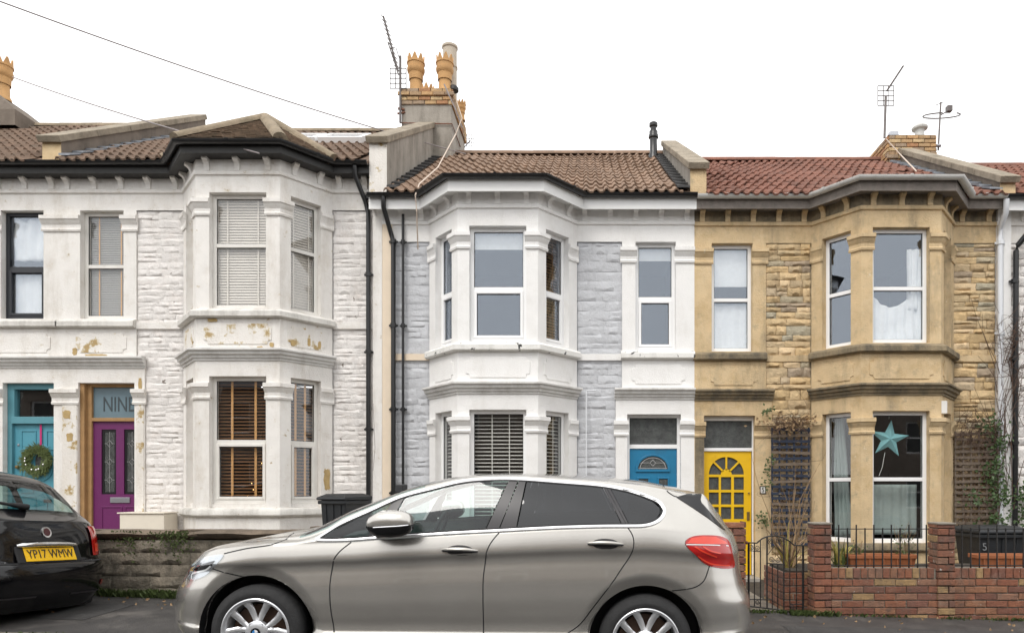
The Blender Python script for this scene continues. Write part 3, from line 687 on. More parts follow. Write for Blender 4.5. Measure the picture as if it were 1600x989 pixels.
H11 = dict(dz=.49, dress='white9', rubble='stone9', mortar='mortar9', sill='sill9', corn='corn7', apron='white9', fascia='fascia_blk', fb=4.355, gut='black_pvc', tile='tile9', ridge='ridge9', rzr=7.55, seed=71, stones=False,
           xl=fx(94) - 4.95, xr=fx(94), b=[-12.434, -11.89, -10.655, -10.106], su=(fx(-28), fx(94)), sl=(fx(-36), fx(94)), win=(fx(1), fx(68)), door=(fx(4), fx(84)), tx=(-13.0, fx(79)),
           label='white house with turquoise front door at the left edge')
H3 = dict(dz=-.02, dress='white9', rubble='stone9', mortar='mortar9', sill='sill9', corn='corn7', apron='white9', fascia='fascia_wht', gut='black_pvc', tile='tile5', ridge='tile5', rzr=6.72, seed=91, stones=False,
          xl=fx(1556), xr=11.6, b=[7.297, 7.82, 9.0, 9.52], su=(10.2, 11.6), sl=(10.1, 11.6), win=(10.4, 11.05), door=(10.3, 11.1), tx=(6.68, 11.5),
          label='pale painted house cut off at the right edge behind a black downpipe')
HS = [H11, H9, H7, H5, H3]
for h in HS: house(h)
bay_windows(H9, (.56, .56, .56), (.49, .49, .49), 'upvc_old', (False, True))
bay_windows(H7, (.47, .47, .47), (1, 1, 1), 'upvc', (True, False))
bay_windows(H5, (.485, .485, .485), (.485, .485, .485), 'upvc', (False, False))
bay_windows(H11, (.5, .5, .5), (.5, .5, .5), 'anth', (False, False)); bay_windows(H3, (.5, .5, .5), (.5, .5, .5))
for h, sp, fm, sh in ((H9, .5, 'upvc_old', False), (H7, .49, 'upvc', True), (H5, .49, 'upvc', False), (H11, .48, 'anth', True), (H3, .5, 'upvc', False)):
    window(h['root'], plane_frame(YF), h['win'][0], h['win'][1], h['Z'](547), h['Z'](378), sp, fm, .10, sash=sh)
FP = plane_frame(YF)
# ---- parapets and party walls
def strip(parent, name, x0, x1, z0, z1, mat, y0=YF - .02): q = MB(); q.box(x0, x1, y0, YF + .06, z0, z1); return q.build(name, mat, parent, bevel=.006)
parapet(H9['root'], fx(80), fx(109), EYE + 5.44, EYE + 7.95, 10.82, 14.95, M['render_brown'], M['coping_stone'], M['bath'], EYE + 4.98)
parapet(H7['root'], fx(583), fx(610), EYE + 5.42, EYE + 7.72, 10.80, 14.75, M['render_grey'], M['coping_stone'], M['peel9'], EYE + 4.42)
parapet(H5['root'], fx(1076), fx(1101), EYE + 5.04, EYE + 7.24, 10.84, 14.63, M['render_grey'], M['coping_stone'], M['bath'], EYE + 4.46)
parapet(H3['root'], fx(1553), fx(1577), EYE + 4.83, EYE + 6.98, 10.84, 14.4, M['render_brown'], M['coping_stone'], M['bath'], EYE + 4.46)
strip(H7['root'], 'party_pilaster', fx(583), fx(598), H7['Z'](900), EYE + 5.2, M['white9'], YF - .035)
strip(H7['root'], 'party_pilaster', fx(598), fx(613), H7['Z'](900), EYE + 4.15, M['cream'], YF - .03)
strip(H3['root'], 'party_pilaster', fx(1557), fx(1578), H3['Z'](900), EYE + 4.6, M['white7'], YF - .04)
# stepped lead flashing along the parapets
def flashing(parent, h, x, w, mat, n=13):
    q = MB(); s0 = (10.75, roofz(h, 10.75)); s1 = (14.5, roofz(h, 14.5))
    for k in range(n):
        a = k / n; b = (k + 1.25) / n; ya, za = s0[0] + (s1[0] - s0[0]) * a, s0[1] + (s1[1] - s0[1]) * a; yb, zb = s0[0] + (s1[0] - s0[0]) * b, s0[1] + (s1[1] - s0[1]) * b
        x0, x1 = min(x, x + w), max(x, x + w)
        q.hexa([(x0, ya, za + .065), (x1, ya, za + .065), (x1, yb, zb + .03), (x0, yb, zb + .03), (x0, ya, za + .10), (x1, ya, za + .085), (x1, yb, zb + .045), (x0, yb, zb + .06)])
    o = q.build('lead_flashing', M[mat], parent); return o
flashing(H9['root'], H9, fx(110), .17, 'lead'); flashing(H7['root'], H7, fx(611), .15, 'black_iron'); flashing(H7['root'], H7, fx(1075), -.2, 'black_iron', 13); flashing(H5['root'], H5, fx(1552), -.2, 'lead')
# ---- tiled hipped roof over the bay of the flaking white house
zE9 = EYE + .49; bp = offset_path([(H9['xl'], YF)] + [H9['b'] and (H9['b'][0], YF), (H9['b'][1], YB), (H9['b'][2], YB), (H9['b'][3], YF)] + [(H9['xr'], YF)], .30)
B0, B1, B2, B3 = [Vector((p.x, p.y, zE9 + 4.51)) for p in bp[1:5]]
AP = Vector((-5.088, 11.26, EYE + 5.917)); AB = Vector((-5.088, 12.35, EYE + 5.917))
q = MB(); q.add([B0, B1, B2, B3, AP, AB], [(0, 1, 4), (1, 2, 4), (2, 3, 4), (3, 5, 4), (0, 4, 5)]); bayroof = q.build('bay_roof', M['plain9'], H9['root'])
q = MB(); rnd = random.Random(3)
for (a, b) in ((B0, B1), (B1, B2), (B2, B3)):
    e = (b - a); nrm = e.cross(AP - a).normalized()
    if nrm.z < 0: nrm = -nrm
    up = nrm.cross(e).normalized()
    if up.z < 0: up = -up
    H_ = (AP - a).dot(up); t = e.normalized(); ta = (AP - a).dot(t); L_ = e.length; g = .085; k = 0; s = 0
    while s < H_ - .02:
        f0 = s / H_; lo = ta * f0; hi = L_ + (ta - L_) * f0; u = lo - rnd.uniform(0, .16)
        while u < hi:
            u0, u1 = max(u, lo), min(u + .16, hi); u += .166
            if u1 - u0 < .02: continue
            l0 = .03 + rnd.uniform(0, .014); j = rnd.uniform(0, .008)
            s1 = min(H_, s + g * 1.2); w0 = a + t * u0 + up * (s - j) + nrm * l0; w1 = a + t * u1 + up * (s - j) + nrm * l0; w2 = a + t * u1 + up * s1 + nrm * .006; w3 = a + t * u0 + up * s1 + nrm * .006
            q.hexa([w0 - nrm * .016, w1 - nrm * .016, w2 - nrm * .016, w3 - nrm * .016, w0, w1, w2, w3])
        s += g; k += 1
o = q.build('plain_tiles', M['plain9'], bayroof); o['kind'] = 'stuff'
rm9 = with_mat(RIDGE, M['ridge9'])
def hip_tiles(parent, a, b, mesh, sc=1.):
    d = (b - a); n = max(1, int(d.length / (.43 * sc))); q_ = d.to_track_quat('X', 'Z').to_euler()
    for k in range(n): o = inst('hip_tile', mesh, parent, a + d * (k / n), (d.length / n / .432, sc, sc), q_)
for (a, b) in ((B1, AP), (B2, AP), (B3, AP), (B0, AP), (AP, AB)): hip_tiles(bayroof, a + Vector((0, 0, .01)), b + Vector((0, 0, .01)), rm9, .85)
# skylights in the same house's main roof
for (pc, wd, nm) in ((541, .78, 0), (478, .6, 1)):
    y = 12.85; z = roofz(H9, y); x = (pc - CX) * y / F; pit = math.atan2(H9['rz'] - H9['ez'], H9['ry'] - 10.68)
    fr_ = lambda u, v, d, x=x, y=y, z=z, pit=pit: (x + u, y + v * math.cos(pit) - (-d) * 0 - d * -math.sin(pit) * -1 * -1, z + v * math.sin(pit) + (-d) * math.cos(pit))
    s = MB()
    for r_ in ((-wd / 2, -wd / 2 + .07, -.36, .36), (wd / 2 - .07, wd / 2, -.36, .36), (-wd / 2 + .07, wd / 2 - .07, -.36, -.30), (-wd / 2 + .07, wd / 2 - .07, .30, .36)): s.fbox(fr_, r_[0], r_[1], r_[2], r_[3], -.14, -.02)
    so = s.build('skylight', M['upvc'], H9['root'], bevel=.006); s = MB(); s.fbox(fr_, -wd / 2 + .07, wd / 2 - .07, -.30, .30, -.11, -.10); s.build('pane', M['glass'], so)
# ---- chimneys
def stack(parent, x0, x1, y0, y1, z0, zt, nb, mat_low, over=.045, brickm='brick_buff', full=False):
    q = MB(); zb = zt - nb * .083
    q.box(x0, x1, y0, y1, z0, zt - .02); o = q.build('chimney_stack', mat_low, parent, bevel=.01)
    zz = z0 if full else zb
    bricks(o, M[brickm], x0 - .0, x1 + .0, zz, zt, y0, .035, .225, .07, .012, int(abs(x0) * 100)); bricks(o, M[brickm], y0, y1, zz, zt, x1, .035, .225, .07, .012, 5, 'r'); bricks(o, M[brickm], y0, y1, zz, zt, x0, .035, .225, .07, .012, 6, 'l')
    if not full:
        bricks(o, M[brickm], x0 - .06, x1 + .06, zb + .166, zb + .249, y0 - .03, .035, .225, .07, .012, 9)
    q = MB(); q.add([(x0 - .02, y0 - .02, zt - .01), (x1 + .02, y0 - .02, zt - .01), (x1 + .02, y1 + .02, zt - .01), (x0 - .02, y1 + .02, zt - .01), (x0 + .2, y0 + .25, zt + .09), (x1 - .2, y0 + .25, zt + .09), (x1 - .2, y1 - .25, zt + .09), (x0 + .2, y1 - .25, zt + .09)], [(0, 1, 5, 4), (1, 2, 6, 5), (2, 3, 7, 6), (3, 0, 4, 7), (4, 5, 6, 7)])
    q.build('flaunching', M['render_grey'], o); return o
def crown_pot(parent, x, y, z, s=1., rot=0):
    q = MB(); n = 24
    q.lathe([(.155 * s, 0), (.15 * s, .05 * s), (.125 * s, .09 * s), (.118 * s, .38 * s), (.13 * s, .40 * s), (.13 * s, .42 * s), (.165 * s, .46 * s), (.178 * s, .50 * s), (.178 * s, .54 * s), (.165 * s, .545 * s), (.168 * s, .63 * s), (.182 * s, .635 * s), (.182 * s, .665 * s), (.172 * s, .67 * s)], (x, y, z), n)
    vs = []; fs = []
    for k in range(8):
        a0 = rot + 2 * math.pi * k / 8; a1 = rot + 2 * math.pi * (k + 1) / 8; am = (a0 + a1) / 2
        for rr in (.174, .15):
            for (a, hh) in ((a0, .665), (a1, .665), (am + .08, .80), (am - .08, .80)): vs.append((x + rr * s * math.cos(a), y + rr * s * math.sin(a), z + hh * s))
        b = k * 8; fs += [(b, b + 1, b + 2, b + 3), (b + 5, b + 4, b + 7, b + 6), (b, b + 3, b + 7, b + 4), (b + 1, b + 5, b + 6, b + 2), (b + 3, b + 2, b + 6, b + 7)]
    q.add(vs, fs); q.lathe([(.172 * s, .67 * s), (.15 * s, .67 * s), (.14 * s, .3 * s)], (x, y, z), n)
    return q.build('chimney_pot', M['pot'], parent, smooth=35)
ch7 = stack(H7['root'], -3.66, -2.66, 14.15, 15.75, EYE + 6.0, EYE + 8.06, 4, M['render_grey'])
zc = EYE + 8.08
for (px, y, s) in ((650, 14.45, 1.), (695, 14.45, 1.), (668, 15.3, .85), (721, 15.45, .55)): crown_pot(ch7, (px - CX) * y / F, y, zc, s, px)
q = MB(); fxx = (703 - CX) * 14.8 / F; q.lathe([(.145, 0), (.145, .75), (.16, .76), (.16, .80), (.145, .81), (.145, 1.16), (.165, 1.18), (.165, 1.22), (.15, 1.23), (.12, 1.23), (.12, .9)], (fxx, 14.8, zc), 20); q.build('flue_pipe', M['flue'], ch7, smooth=40)
q = MB(); q.lathe([(.0, 0), (.10, .0), (.10, .06), (.07, .1), (0, .12)], ((709 - CX) * 14.5 / F, 14.5, zc + .12), 14); q.build('rain_cap', M['black_iron'], ch7, smooth=40)
q = MB(); q.tube([(-3.66 - .02, 14.12, EYE + 7.35), (-2.64, 14.12, EYE + 7.33), (-2.63, 15.0, EYE + 7.3)], .012, 5); q.build('lashing_wire', M['rust'], ch7)
ch5 = stack(H5['root'], (1389 - CX) * 14.3 / F, (1461 - CX) * 14.3 / F, 14.3, 15.3, EYE + 5.6, EYE + 7.2, 8, M['render_brown'], full=False)
x = (1437 - CX) * 14.6 / F; q = MB(); q.lathe([(.09, 0), (.09, .22), (.15, .24), (.16, .27), (.13, .32), (.05, .35), (0, .355)], (x, 14.6, EYE + 7.22), 18); q.build('cowl', M['grey_pvc'], ch5, smooth=40)
x = (1396 - CX) * 14.5 / F; q = MB(); q.box(x - .09, x + .09, 14.45, 14.6, EYE + 7.2, EYE + 7.36); q.box(x - .12, x - .02, 14.46, 14.58, EYE + 7.2, EYE + 7.30); q.build('vent_box', M['steel'], ch5, bevel=.01)
q = MB(); x0, x1 = -13.2, (42 - CX) * 14.4 / F
q.add([(x0, 14.1, EYE + 7.3), (x1, 14.1, EYE + 7.3), (x1, 15.4, EYE + 7.3), (x0, 15.4, EYE + 7.3), (x0, 14.1, EYE + 7.62), (x1, 14.1, EYE + 7.62), (x1, 15.4, EYE + 7.62), (x0, 15.4, EYE + 7.62), (x0, 14.3, EYE + 8.12), (x1 - .62, 14.3, EYE + 8.12), (x1 - .62, 15.2, EYE + 8.12), (x0, 15.2, EYE + 8.12)],
      [(0, 1, 5, 4), (1, 2, 6, 5), (2, 3, 7, 6), (3, 0, 4, 7), (4, 5, 9, 8), (5, 6, 10, 9), (6, 7, 11, 10), (7, 4, 8, 11), (8, 9, 10, 11)])
ch11 = q.build('chimney_stack', M['render_brown'], H11['root']); crown_pot(ch11, (3 - CX) * 14.6 / F, 14.6, EYE + 8.05, 1.1)
# flue terminal on the middle roof
x, y = (1021 - CX) * 14.2 / F, 14.2; q = MB(); z = roofz(H7, y) - .05
q.lathe([(.11, 0), (.10, .12), (.075, .16), (.075, .45), (.10, .47), (.10, .52), (.085, .54), (.085, .60), (.06, .62), (.06, .68), (.085, .70), (.085, .76), (.03, .80), (0, .80)], (x, y, z), 16); q.build('flue_terminal', M['black_pvc'], H7['root'], smooth=40)
# ---- downpipes
Z9, Z7, Z5 = H9['Z'], H7['Z'], H5['Z']
downpipe(H9['root'], [(fx(563), 10.72, EYE + .49 + 4.44), (fx(563), 10.74, EYE + .49 + 4.3), (fx(573), 10.93, EYE + .49 + 3.98), (fx(577.5), 10.94, EYE + .49 + 3.8), (fx(577.5), 10.94, Z9(910))], .036, M['black_pvc'], clips=(Z9(360), Z9(480), Z9(600), Z9(720)))
downpipe(H7['root'], [(fx(607), 10.72, EYE + 4.46), (fx(607), 10.73, EYE + 4.30), (fx(612), 10.93, EYE + 4.0), (fx(616.5), 10.93, EYE + 3.85), (fx(616.5), 10.93, Z7(898))], .036, M['black_pvc'], clips=(Z7(380), Z7(510), Z7(640), Z7(770)))
downpipe(H7['root'], [(fx(631), 10.95, EYE + 4.28), (fx(631), 10.95, Z7(898))], .021, M['black_pvc'], 'waste_pipe', clips=(Z7(380), Z7(510), Z7(640), Z7(770)))
downpipe(H5['root'], [(fx(1556), 10.72, EYE + 4.42), (fx(1556), 10.74, EYE + 4.22), (fx(1558), 10.93, EYE + 4.05), (fx(1559), 10.93, EYE + 3.9), (fx(1559), 10.93, Z5(902))], .043, M['white_pvc'], clips=(Z5(380), Z5(520), Z5(660)))
downpipe(H3['root'], [(fx(1600), 10.78, EYE + 4.02), (fx(1584), 10.90, EYE + 3.78), (fx(1582), 10.91, EYE + 3.7), (fx(1580), 10.91, Z5(902))], .042, M['black_pvc'], clips=(Z5(440), Z5(560), Z5(690)))
downpipe(H7['root'], [(fx(931), 10.93, Z7(611)), (fx(917), 10.93, Z7(611)), (fx(916), 10.93, Z7(613)), (fx(916), 10.93, Z7(900))], .011, M['white_pvc'], 'overflow_pipe')
# gutter brackets and joints on the middle house
for (px, dd) in ((1010, 10.65),): pass
def box_at(parent, name, mat, x0, x1, y0, y1, z0, z1, bv=.004): q = MB(); q.box(x0, x1, y0, y1, z0, z1); return q.build(name, mat, parent, bevel=bv)
# ------------------------------------------------------------------ doors
def leafbox(q, x0, x1, z0, z1, d0, d1, m=0): q.fbox(FP, x0, x1, z0, z1, d0, d1, m)
def frame_around(parent, x0, x1, z0, z1, w, zt, th, mat, d0=.12, d1=.20, name='door_frame'):
    q = MB(); leafbox(q, x0, x0 + w, z0, z1, d0, d1); leafbox(q, x1 - w, x1, z0, z1, d0, d1); leafbox(q, x0 + w, x1 - w, z1 - w, z1, d0, d1); leafbox(q, x0 + w, x1 - w, zt, zt + th, d0 + .003, d1); return q.build(name, mat, parent, bevel=.004)
def ring(q, cx, cz, r0, r1, a0, a1, d0, d1, n=20, sz=1., m=0):
    for k in range(n):
        t0 = a0 + (a1 - a0) * k / n; t1 = a0 + (a1 - a0) * (k + 1) / n
        pts = [(cx + r * math.cos(t), cz + r * math.sin(t) * sz) for r, t in ((r0, t0), (r1, t0), (r1, t1), (r0, t1))]
        q.hexa([FP(u, z, d1) for u, z in pts] + [FP(u, z, d0) for u, z in pts], m)
def moulding(q, x0, x1, z0, z1, w, d0, d1):
    leafbox(q, x0, x1, z0, z0 + w, d0, d1); leafbox(q, x0, x1, z1 - w, z1, d0, d1); leafbox(q, x0, x0 + w, z0 + w, z1 - w, d0, d1); leafbox(q, x1 - w, x1, z0 + w, z1 - w, d0, d1)
# blue door
r = H7['root']; x0, x1 = H7['door']; zt = Z7(647); zb = Z7(897)
frame_around(r, x0, x1, zb, zt, .045, Z7(700), .065, M['upvc'])
q = MB(); leafbox(q, x0 + .045, x1 - .045, Z7(693), zt - .045, .155, .165); q.build('fanlight', M['glass_obs'], r)
q = MB(); leafbox(q, x0 + .048, x1 - .048, zb, Z7(700.3), .145, .19); dr = q.build('door', M['blue_door'], r)
cx = (x0 + x1) / 2 - .005; cz = Z7(732.5)
q = MB(); n = 20; pts = [(cx + .235 * math.cos(math.pi * k / n), cz + .205 * math.sin(math.pi * k / n)) for k in range(n + 1)]; q.add([FP(u, z, .141) for u, z in pts] + [FP(u, z, .144) for u, z in pts], [tuple(range(n + 1)), tuple(range(n + 1, 2 * n + 2))] + [(k, k + 1, n + 2 + k, n + 1 + k) for k in range(n)]); q.build('arched_pane', M['glass_obs'], dr)
q = MB(); ring(q, cx, cz, .236, .272, 0, math.pi, .124, .146, 24, .88); leafbox(q, cx - .272, cx + .272, cz - .04, cz - .001, .122, .146); q.build('arch_moulding', M['blue_door'], dr, bevel=.004)
q = MB(); ring(q, cx, cz + .004, .20, .208, 0, math.pi, .136, .141, 24, .87); leafbox(q, cx - .225, cx + .225, cz + .012, cz + .02, .136, .141)
for a in (math.pi / 4, 3 * math.pi / 4, -math.pi / 4, 5 * math.pi / 4): pass
for (ax, az, bx_, bz_) in ((0, .15, .045, .10), (.045, .10, 0, .05), (0, .05, -.045, .10), (-.045, .10, 0, .15), (-.2, .10, -.045, .10), (.2, .10, .045, .10)):
    q.tube([FP(cx + ax, cz + az, .138), FP(cx + bx_, cz + bz_, .138)], .004, 5)
q.build('lead_came', M['leadcame'], dr)
for (a, b) in ((cx - .25, cx - .05), (cx + .07, cx + .26)):
    q = MB(); moulding(q, a, b, Z7(842), Z7(745), .025, .125, .146); q.build('panel_moulding', M['blue_door'], dr, bevel=.004); q = MB(); leafbox(q, a + .025, b - .025, Z7(800), Z7(748), .141, .144); q.build('pane', M['glass_obs'], dr)
box_at(r, 'door_step', M['render_grey'], x0 - .05, x1 + .05, 10.75, 11.25, Z7(912), Z7(898.2))
# yellow door
r = H5['root']; x0, x1 = H5['door']; zb, zt = Z5(897), Z5(647); lx0, lx1 = fx(1102), fx(1177)
frame_around(r, x0, x1, zb, zt, .02, Z5(702), .05, M['upvc'], .11, .2); q = MB(); leafbox(q, x0 + .02, x1 - .02, zt - .07, zt - .02, .112, .19); q.build('door_head', M['upvc_old'], r)
q = MB(); leafbox(q, x0 + .02, x1 - .02, Z5(697), zt - .07, .15, .16); q.build('fanlight', M['glass_obs'], r)
cols_ = [(875, 935), (948, 1010), (1026, 1086)]; rows_ = [(695, 772), (787, 860), (875, 948)]
uu = [(fx(880 + a / 3.803), fx(880 + b / 3.803)) for a, b in cols_]; zz = [(Z5(560 + b / 3.803), Z5(560 + a / 3.803)) for a, b in rows_]
holes = [(a, b, c, d) for a, b in uu for c, d in zz]; acx = (uu[0][0] + uu[2][1]) / 2; ar = (uu[2][1] - uu[0][0]) / 2; acz = Z5(738.8); holes.append((acx - ar, acx + ar, acz, acz + ar))
q = MB(); frl = plane_frame(YF + .14); wall_holes(q, frl, lx0, lx1, zb, Z5(702.5), holes, .03)
n = 20
for k in range(n):                                 # spandrels round the arched head
    t0 = math.pi * k / n; t1 = math.pi * (k + 1) / n; a = (acx + ar * math.cos(t0), acz + ar * math.sin(t0)); b = (acx + ar * math.cos(t1), acz + ar * math.sin(t1))
    q.quad(frl(a[0], a[1], 0), frl(b[0], b[1], 0), frl(b[0], acz + ar, 0), frl(a[0], acz + ar, 0)); q.quad(frl(a[0], a[1], 0), frl(b[0], b[1], 0), frl(b[0], b[1], .03), frl(a[0], a[1], .03))
for u in (lx0, lx1): q.quad(frl(u, zb, 0), frl(u, Z5(702.5), 0), frl(u, Z5(702.5), .04), frl(u, zb, .04))
dr = q.build('door', M['yellow'], r)
q = MB(); ring(q, acx, acz, 0, .085, 0, math.pi, .142, .165, 12)
for t in (R(45), R(90), R(135)):
    dx_, dz_ = math.cos(t), math.sin(t); p0 = (acx + dx_ * .07, acz + dz_ * .07); p1 = (acx + dx_ * ar, acz + dz_ * ar); w = .014; ox, oz = -dz_ * w, dx_ * w
    pts = [(p0[0] - ox, p0[1] - oz), (p1[0] - ox, p1[1] - oz), (p1[0] + ox, p1[1] + oz), (p0[0] + ox, p0[1] + oz)]; q.hexa([FP(u, z, .165) for u, z in pts] + [FP(u, z, .142) for u, z in pts])
q.build('glazing_bar', M['yellow'], dr)
for (a, b, c, d) in holes: q = MB(); leafbox(q, a - .002, b + .002, c - .002, d + .002, .166, .170); q.build('pane', M['glass_obs'], dr)
box_at(dr, 'letter_plate', M['brass'], acx - .13, acx + .13, YF + .128, YF + .139, Z5(819), Z5(815)); box_at(dr, 'handle_plate', M['brass'], fx(1170), fx(1174.5), YF + .125, YF + .139, Z5(811), Z5(797.5)); q = MB(); q.lathe([(.0, -.02), (.014, -.015), (.016, 0), (.01, .012)], (fx(1173), YF + .125, Z5(768)), 10, 'y'); q.build('lock', M['brass'], dr)
q = MB(); moulding(q, lx0 + .1, lx1 - .1, Z5(886), Z5(828), .03, .132, .142); q.build('panel_moulding', M['yellow'], dr, bevel=.004)
box_at(r, 'door_step', M['render_grey'], x0 - .02, x1 + .02, 10.72, 11.25, Z5(915), Z5(898))
strip(H5['root'], 'pilaster_face', fx(1086), fx(1099.5), Z5(897), Z5(681), M['bath_dark'], YF - .012)
# house number plate
q = MB(); q.box(fx(1187), fx(1196.5), YF - .012, YF - .001, Z5(769.5), Z5(757)); npl = q.build('number_plate', M['black_iron'], r, bevel=.003); box_at(npl, 'plate_face', M['numplate'], fx(1188.3), fx(1195.2), YF - .015, YF - .0125, Z5(768), Z5(758.5), 0)
text('5', .105, M['black_iron'], npl, (fx(1191.7), YF - .018, Z5(763.3)), sx=.9)
# purple door
r = H9['root']; Zr = lambda py: fz(py); x0, x1 = H9['door']; zb, zt = Z9(897), Z9(647); lx0, lx1 = fx(136), fx(210)
q = MB(); leafbox(q, fx(129), fx(136), zb, zt, .10, .2); leafbox(q, fx(136), x1, Zr(657), Zr(651.5), .10, .2); leafbox(q, fx(136), x1, zt - .05, zt, .10, .2); leafbox(q, fx(122), fx(129), zb, zt, .04, .2); q.build('door_frame', M['oak'], r, bevel=.004)
q = MB(); leafbox(q, fx(136), x1, Zr(651.5), zt - .05, .145, .155); fan = q.build('fanlight', mk('frosted_blue_glass', (.15, .215, .25), .25, .06, 5), r)
text('NINE', .335, mk('dark_vinyl', (.045, .06, .068), .5), fan, (fx(176), YF + .142, Zr(631)), sx=.66)
ph = [(fx(149), fx(172), Zr(772), Zr(669.5)), (fx(184.5), fx(208), Zr(772), Zr(669.5))]
q = MB(); frl = plane_frame(YF + .14); wall_holes(q, frl, lx0, lx1, zb, Zr(657), ph, .03); dr = q.build('door', M['purple'], r)
for (a, b, c, d) in ph:
    q = MB(); leafbox(q, a, b, c, d, .165, .170); q.build('pane', M['glass_obs'], dr); q = MB(); moulding(q, a, b, c, d, .035, .156, .164); q.build('dark_border', M['black_pvc'], dr)
    q = MB(); m_ = (a + b) / 2
    q.tube([FP(m_, c, .16), FP(m_, d, .16)], .003, 4)
    for t in (.22, .5, .78):
        zc_ = c + (d - c) * t; s = .055
        q.tube([FP(m_, zc_ + s, .16), FP(m_ + s * .8, zc_, .16), FP(m_, zc_ - s, .16), FP(m_ - s * .8, zc_, .16), FP(m_, zc_ + s, .16)], .003, 4)
        q.tube([FP(a + .03, zc_ + .0, .16), FP(m_ - s * .8, zc_, .16)], .003, 4); q.tube([FP(b - .03, zc_, .16), FP(m_ + s * .8, zc_, .16)], .003, 4)
    q.build('lead_came', M['leadcame'], dr)
q = MB(); leafbox(q, fx(163.5), fx(194.5), Zr(785.5), Zr(777), .124, .139); q.build('letter_plate', M['steel'], dr, bevel=.004)
q = MB(); moulding(q, fx(149), fx(182), Zr(843), Zr(791), .02, .130, .141); moulding(q, fx(186), fx(208), Zr(843), Zr(791), .02, .130, .141); q.build('panel_moulding', M['purple'], dr, bevel=.004)
box_at(r, 'door_step', M['render_grey'], fx(75), x1 + .1, 10.7, 11.25, .1, Z9(898))
strip(r, 'pilaster_face', fx(98), fx(121), Z9(897), Z9(681), M['peel9'], YF - .014); strip(r, 'pilaster_face', fx(213), fx(225), Z9(897), Z9(681), M['peel9'], YF - .01)
q = MB(); q.box(fx(212), fx(279), 10.62, YF - .02, .2, Zr(801.5)); cup = q.build('meter_cupboard', M['cream_panel'], r, bevel=.008); box_at(cup, 'cupboard_lid', M['cream_panel'], fx(209), fx(280), 10.6, YF - .02, Zr(801), Zr(799))
M['ochre'] = mk('bare_ochre_stone', (.46, .33, .15), .9, .18, 12, .6, 50)
def bare_patch(parent, fr, u0, u1, z0, z1, seed, d=-.004):
    rnd = random.Random(seed); n = 22; c = ((u0 + u1) / 2, (z0 + z1) / 2); q = MB()
    pts = [(c[0] + (u1 - u0) / 2 * math.copysign(abs(math.cos(a)) ** .5, math.cos(a)) * rnd.uniform(.72, 1.05), c[1] + (z1 - z0) / 2 * math.copysign(abs(math.sin(a)) ** .5, math.sin(a)) * rnd.uniform(.78, 1.05)) for a in [2 * math.pi * k / n for k in range(n)]]
    q.add([fr(c[0], c[1], d)] + [fr(u, z, d) for u, z in pts] + [fr(u, z, .004) for u, z in pts], [(0, 1 + k, 1 + (k + 1) % n) for k in range(n)] + [(1 + k, 1 + (k + 1) % n, 1 + n + (k + 1) % n, 1 + n + k) for k in range(n)]); return q.build('bare_patch', M['ochre'], parent)
f2 = H9['bfr'][2]; l2 = H9['blen'][2]; f1 = H9['bfr'][1]
bare_patch(H9['root'], f2, l2 - .15, l2 - .035, fz(768), fz(730), 1)
for k, (a, b, c, d) in enumerate(((113, 121, 555, 543), (130, 168, 560, 553), (216, 222, 612, 590), (100, 112, 655, 640), (104, 116, 690, 676), (215, 221, 786, 770))): bare_patch(H9['root'], FP, fx(a), fx(b), fz(c), fz(d), 10 + k, -.018 if 95 < a < 118 and c > 600 else -.006)
for k, (u, w, py, hh) in enumerate(((.25, .16, 560, .05), (.62, .06, 603, .05), (.95, .09, 601, .06), (.45, .10, 606, .04), (1.12, .06, 596, .07))): bare_patch(H9['root'], f1, u - w / 2, u + w / 2, H9['Z'](py + 5) - hh / 2 + .0, H9['Z'](py + 5) + hh / 2, 30 + k, -.015)
for k, (u, w, py, hh) in enumerate(((.2, .07, 595, .10), (.45, .06, 590, .12), (.62, .05, 592, .14))): bare_patch(H9['root'], f2, u - w / 2, u + w / 2, H9['Z'](py) - hh / 2, H9['Z'](py) + hh / 2, 50 + k, -.015)
box_at(H5['root'], 'alarm_box', M['upvc_old'], 5.25, 5.36, 10.37, 10.48, fz(653), fz(634), .01)
# turquoise door
r = H11['root']; x0, x1 = H11['door']; zb, zt = Z9(897), Z9(647); lx0, lx1 = fx(11), x1
q = MB(); leafbox(q, x0, fx(15), Zr(659), zt, .09, .2); leafbox(q, x0, fx(11), zb, Zr(659), .09, .2); leafbox(q, fx(15), x1, zt - .09, zt, .09, .2); leafbox(q, fx(11), x1, Zr(661), Zr(650), .08, .2); leafbox(q, x1 - .03, x1, zb, zt, .091, .2); q.build('door_frame', M['turq_frame'], r, bevel=.005)
q = MB(); leafbox(q, fx(15), x1 - .03, Zr(650), zt - .09, .15, .156); q.build('fanlight', M['glass'], r)
q = MB(); leafbox(q, lx0, lx1 - .03, zb, Zr(661.2), .14, .18); dr = q.build('door', M['turq'], r); ocx, ocz = fx(55), Zr(722)
q = MB(); ring(q, ocx, ocz, .155, .20, 0, 2 * math.pi, .122, .141, 32, 1.45); q.build('oval_moulding', M['turq'], dr, bevel=.004)
q = MB(); n = 28; pts = [(ocx + .105 * math.cos(2 * math.pi * k / n), ocz + .2 * math.sin(2 * math.pi * k / n)) for k in range(n)]; q.add([FP(u, z, .135) for u, z in pts], [tuple(range(n))]); q.build('oval_pane', M['glass_obs'], dr, fix=False)
for (a, b, c, d) in ((22, 46, 671, 702), (62, 82, 671, 702), (22, 42, 705, 770), (22, 46, 775, 840), (62, 82, 775, 840)):
    q = MB(); moulding(q, fx(a), fx(b), Zr(d), Zr(c), .018, .128, .141); q.build('panel_moulding', M['turq'], dr, bevel=.004)
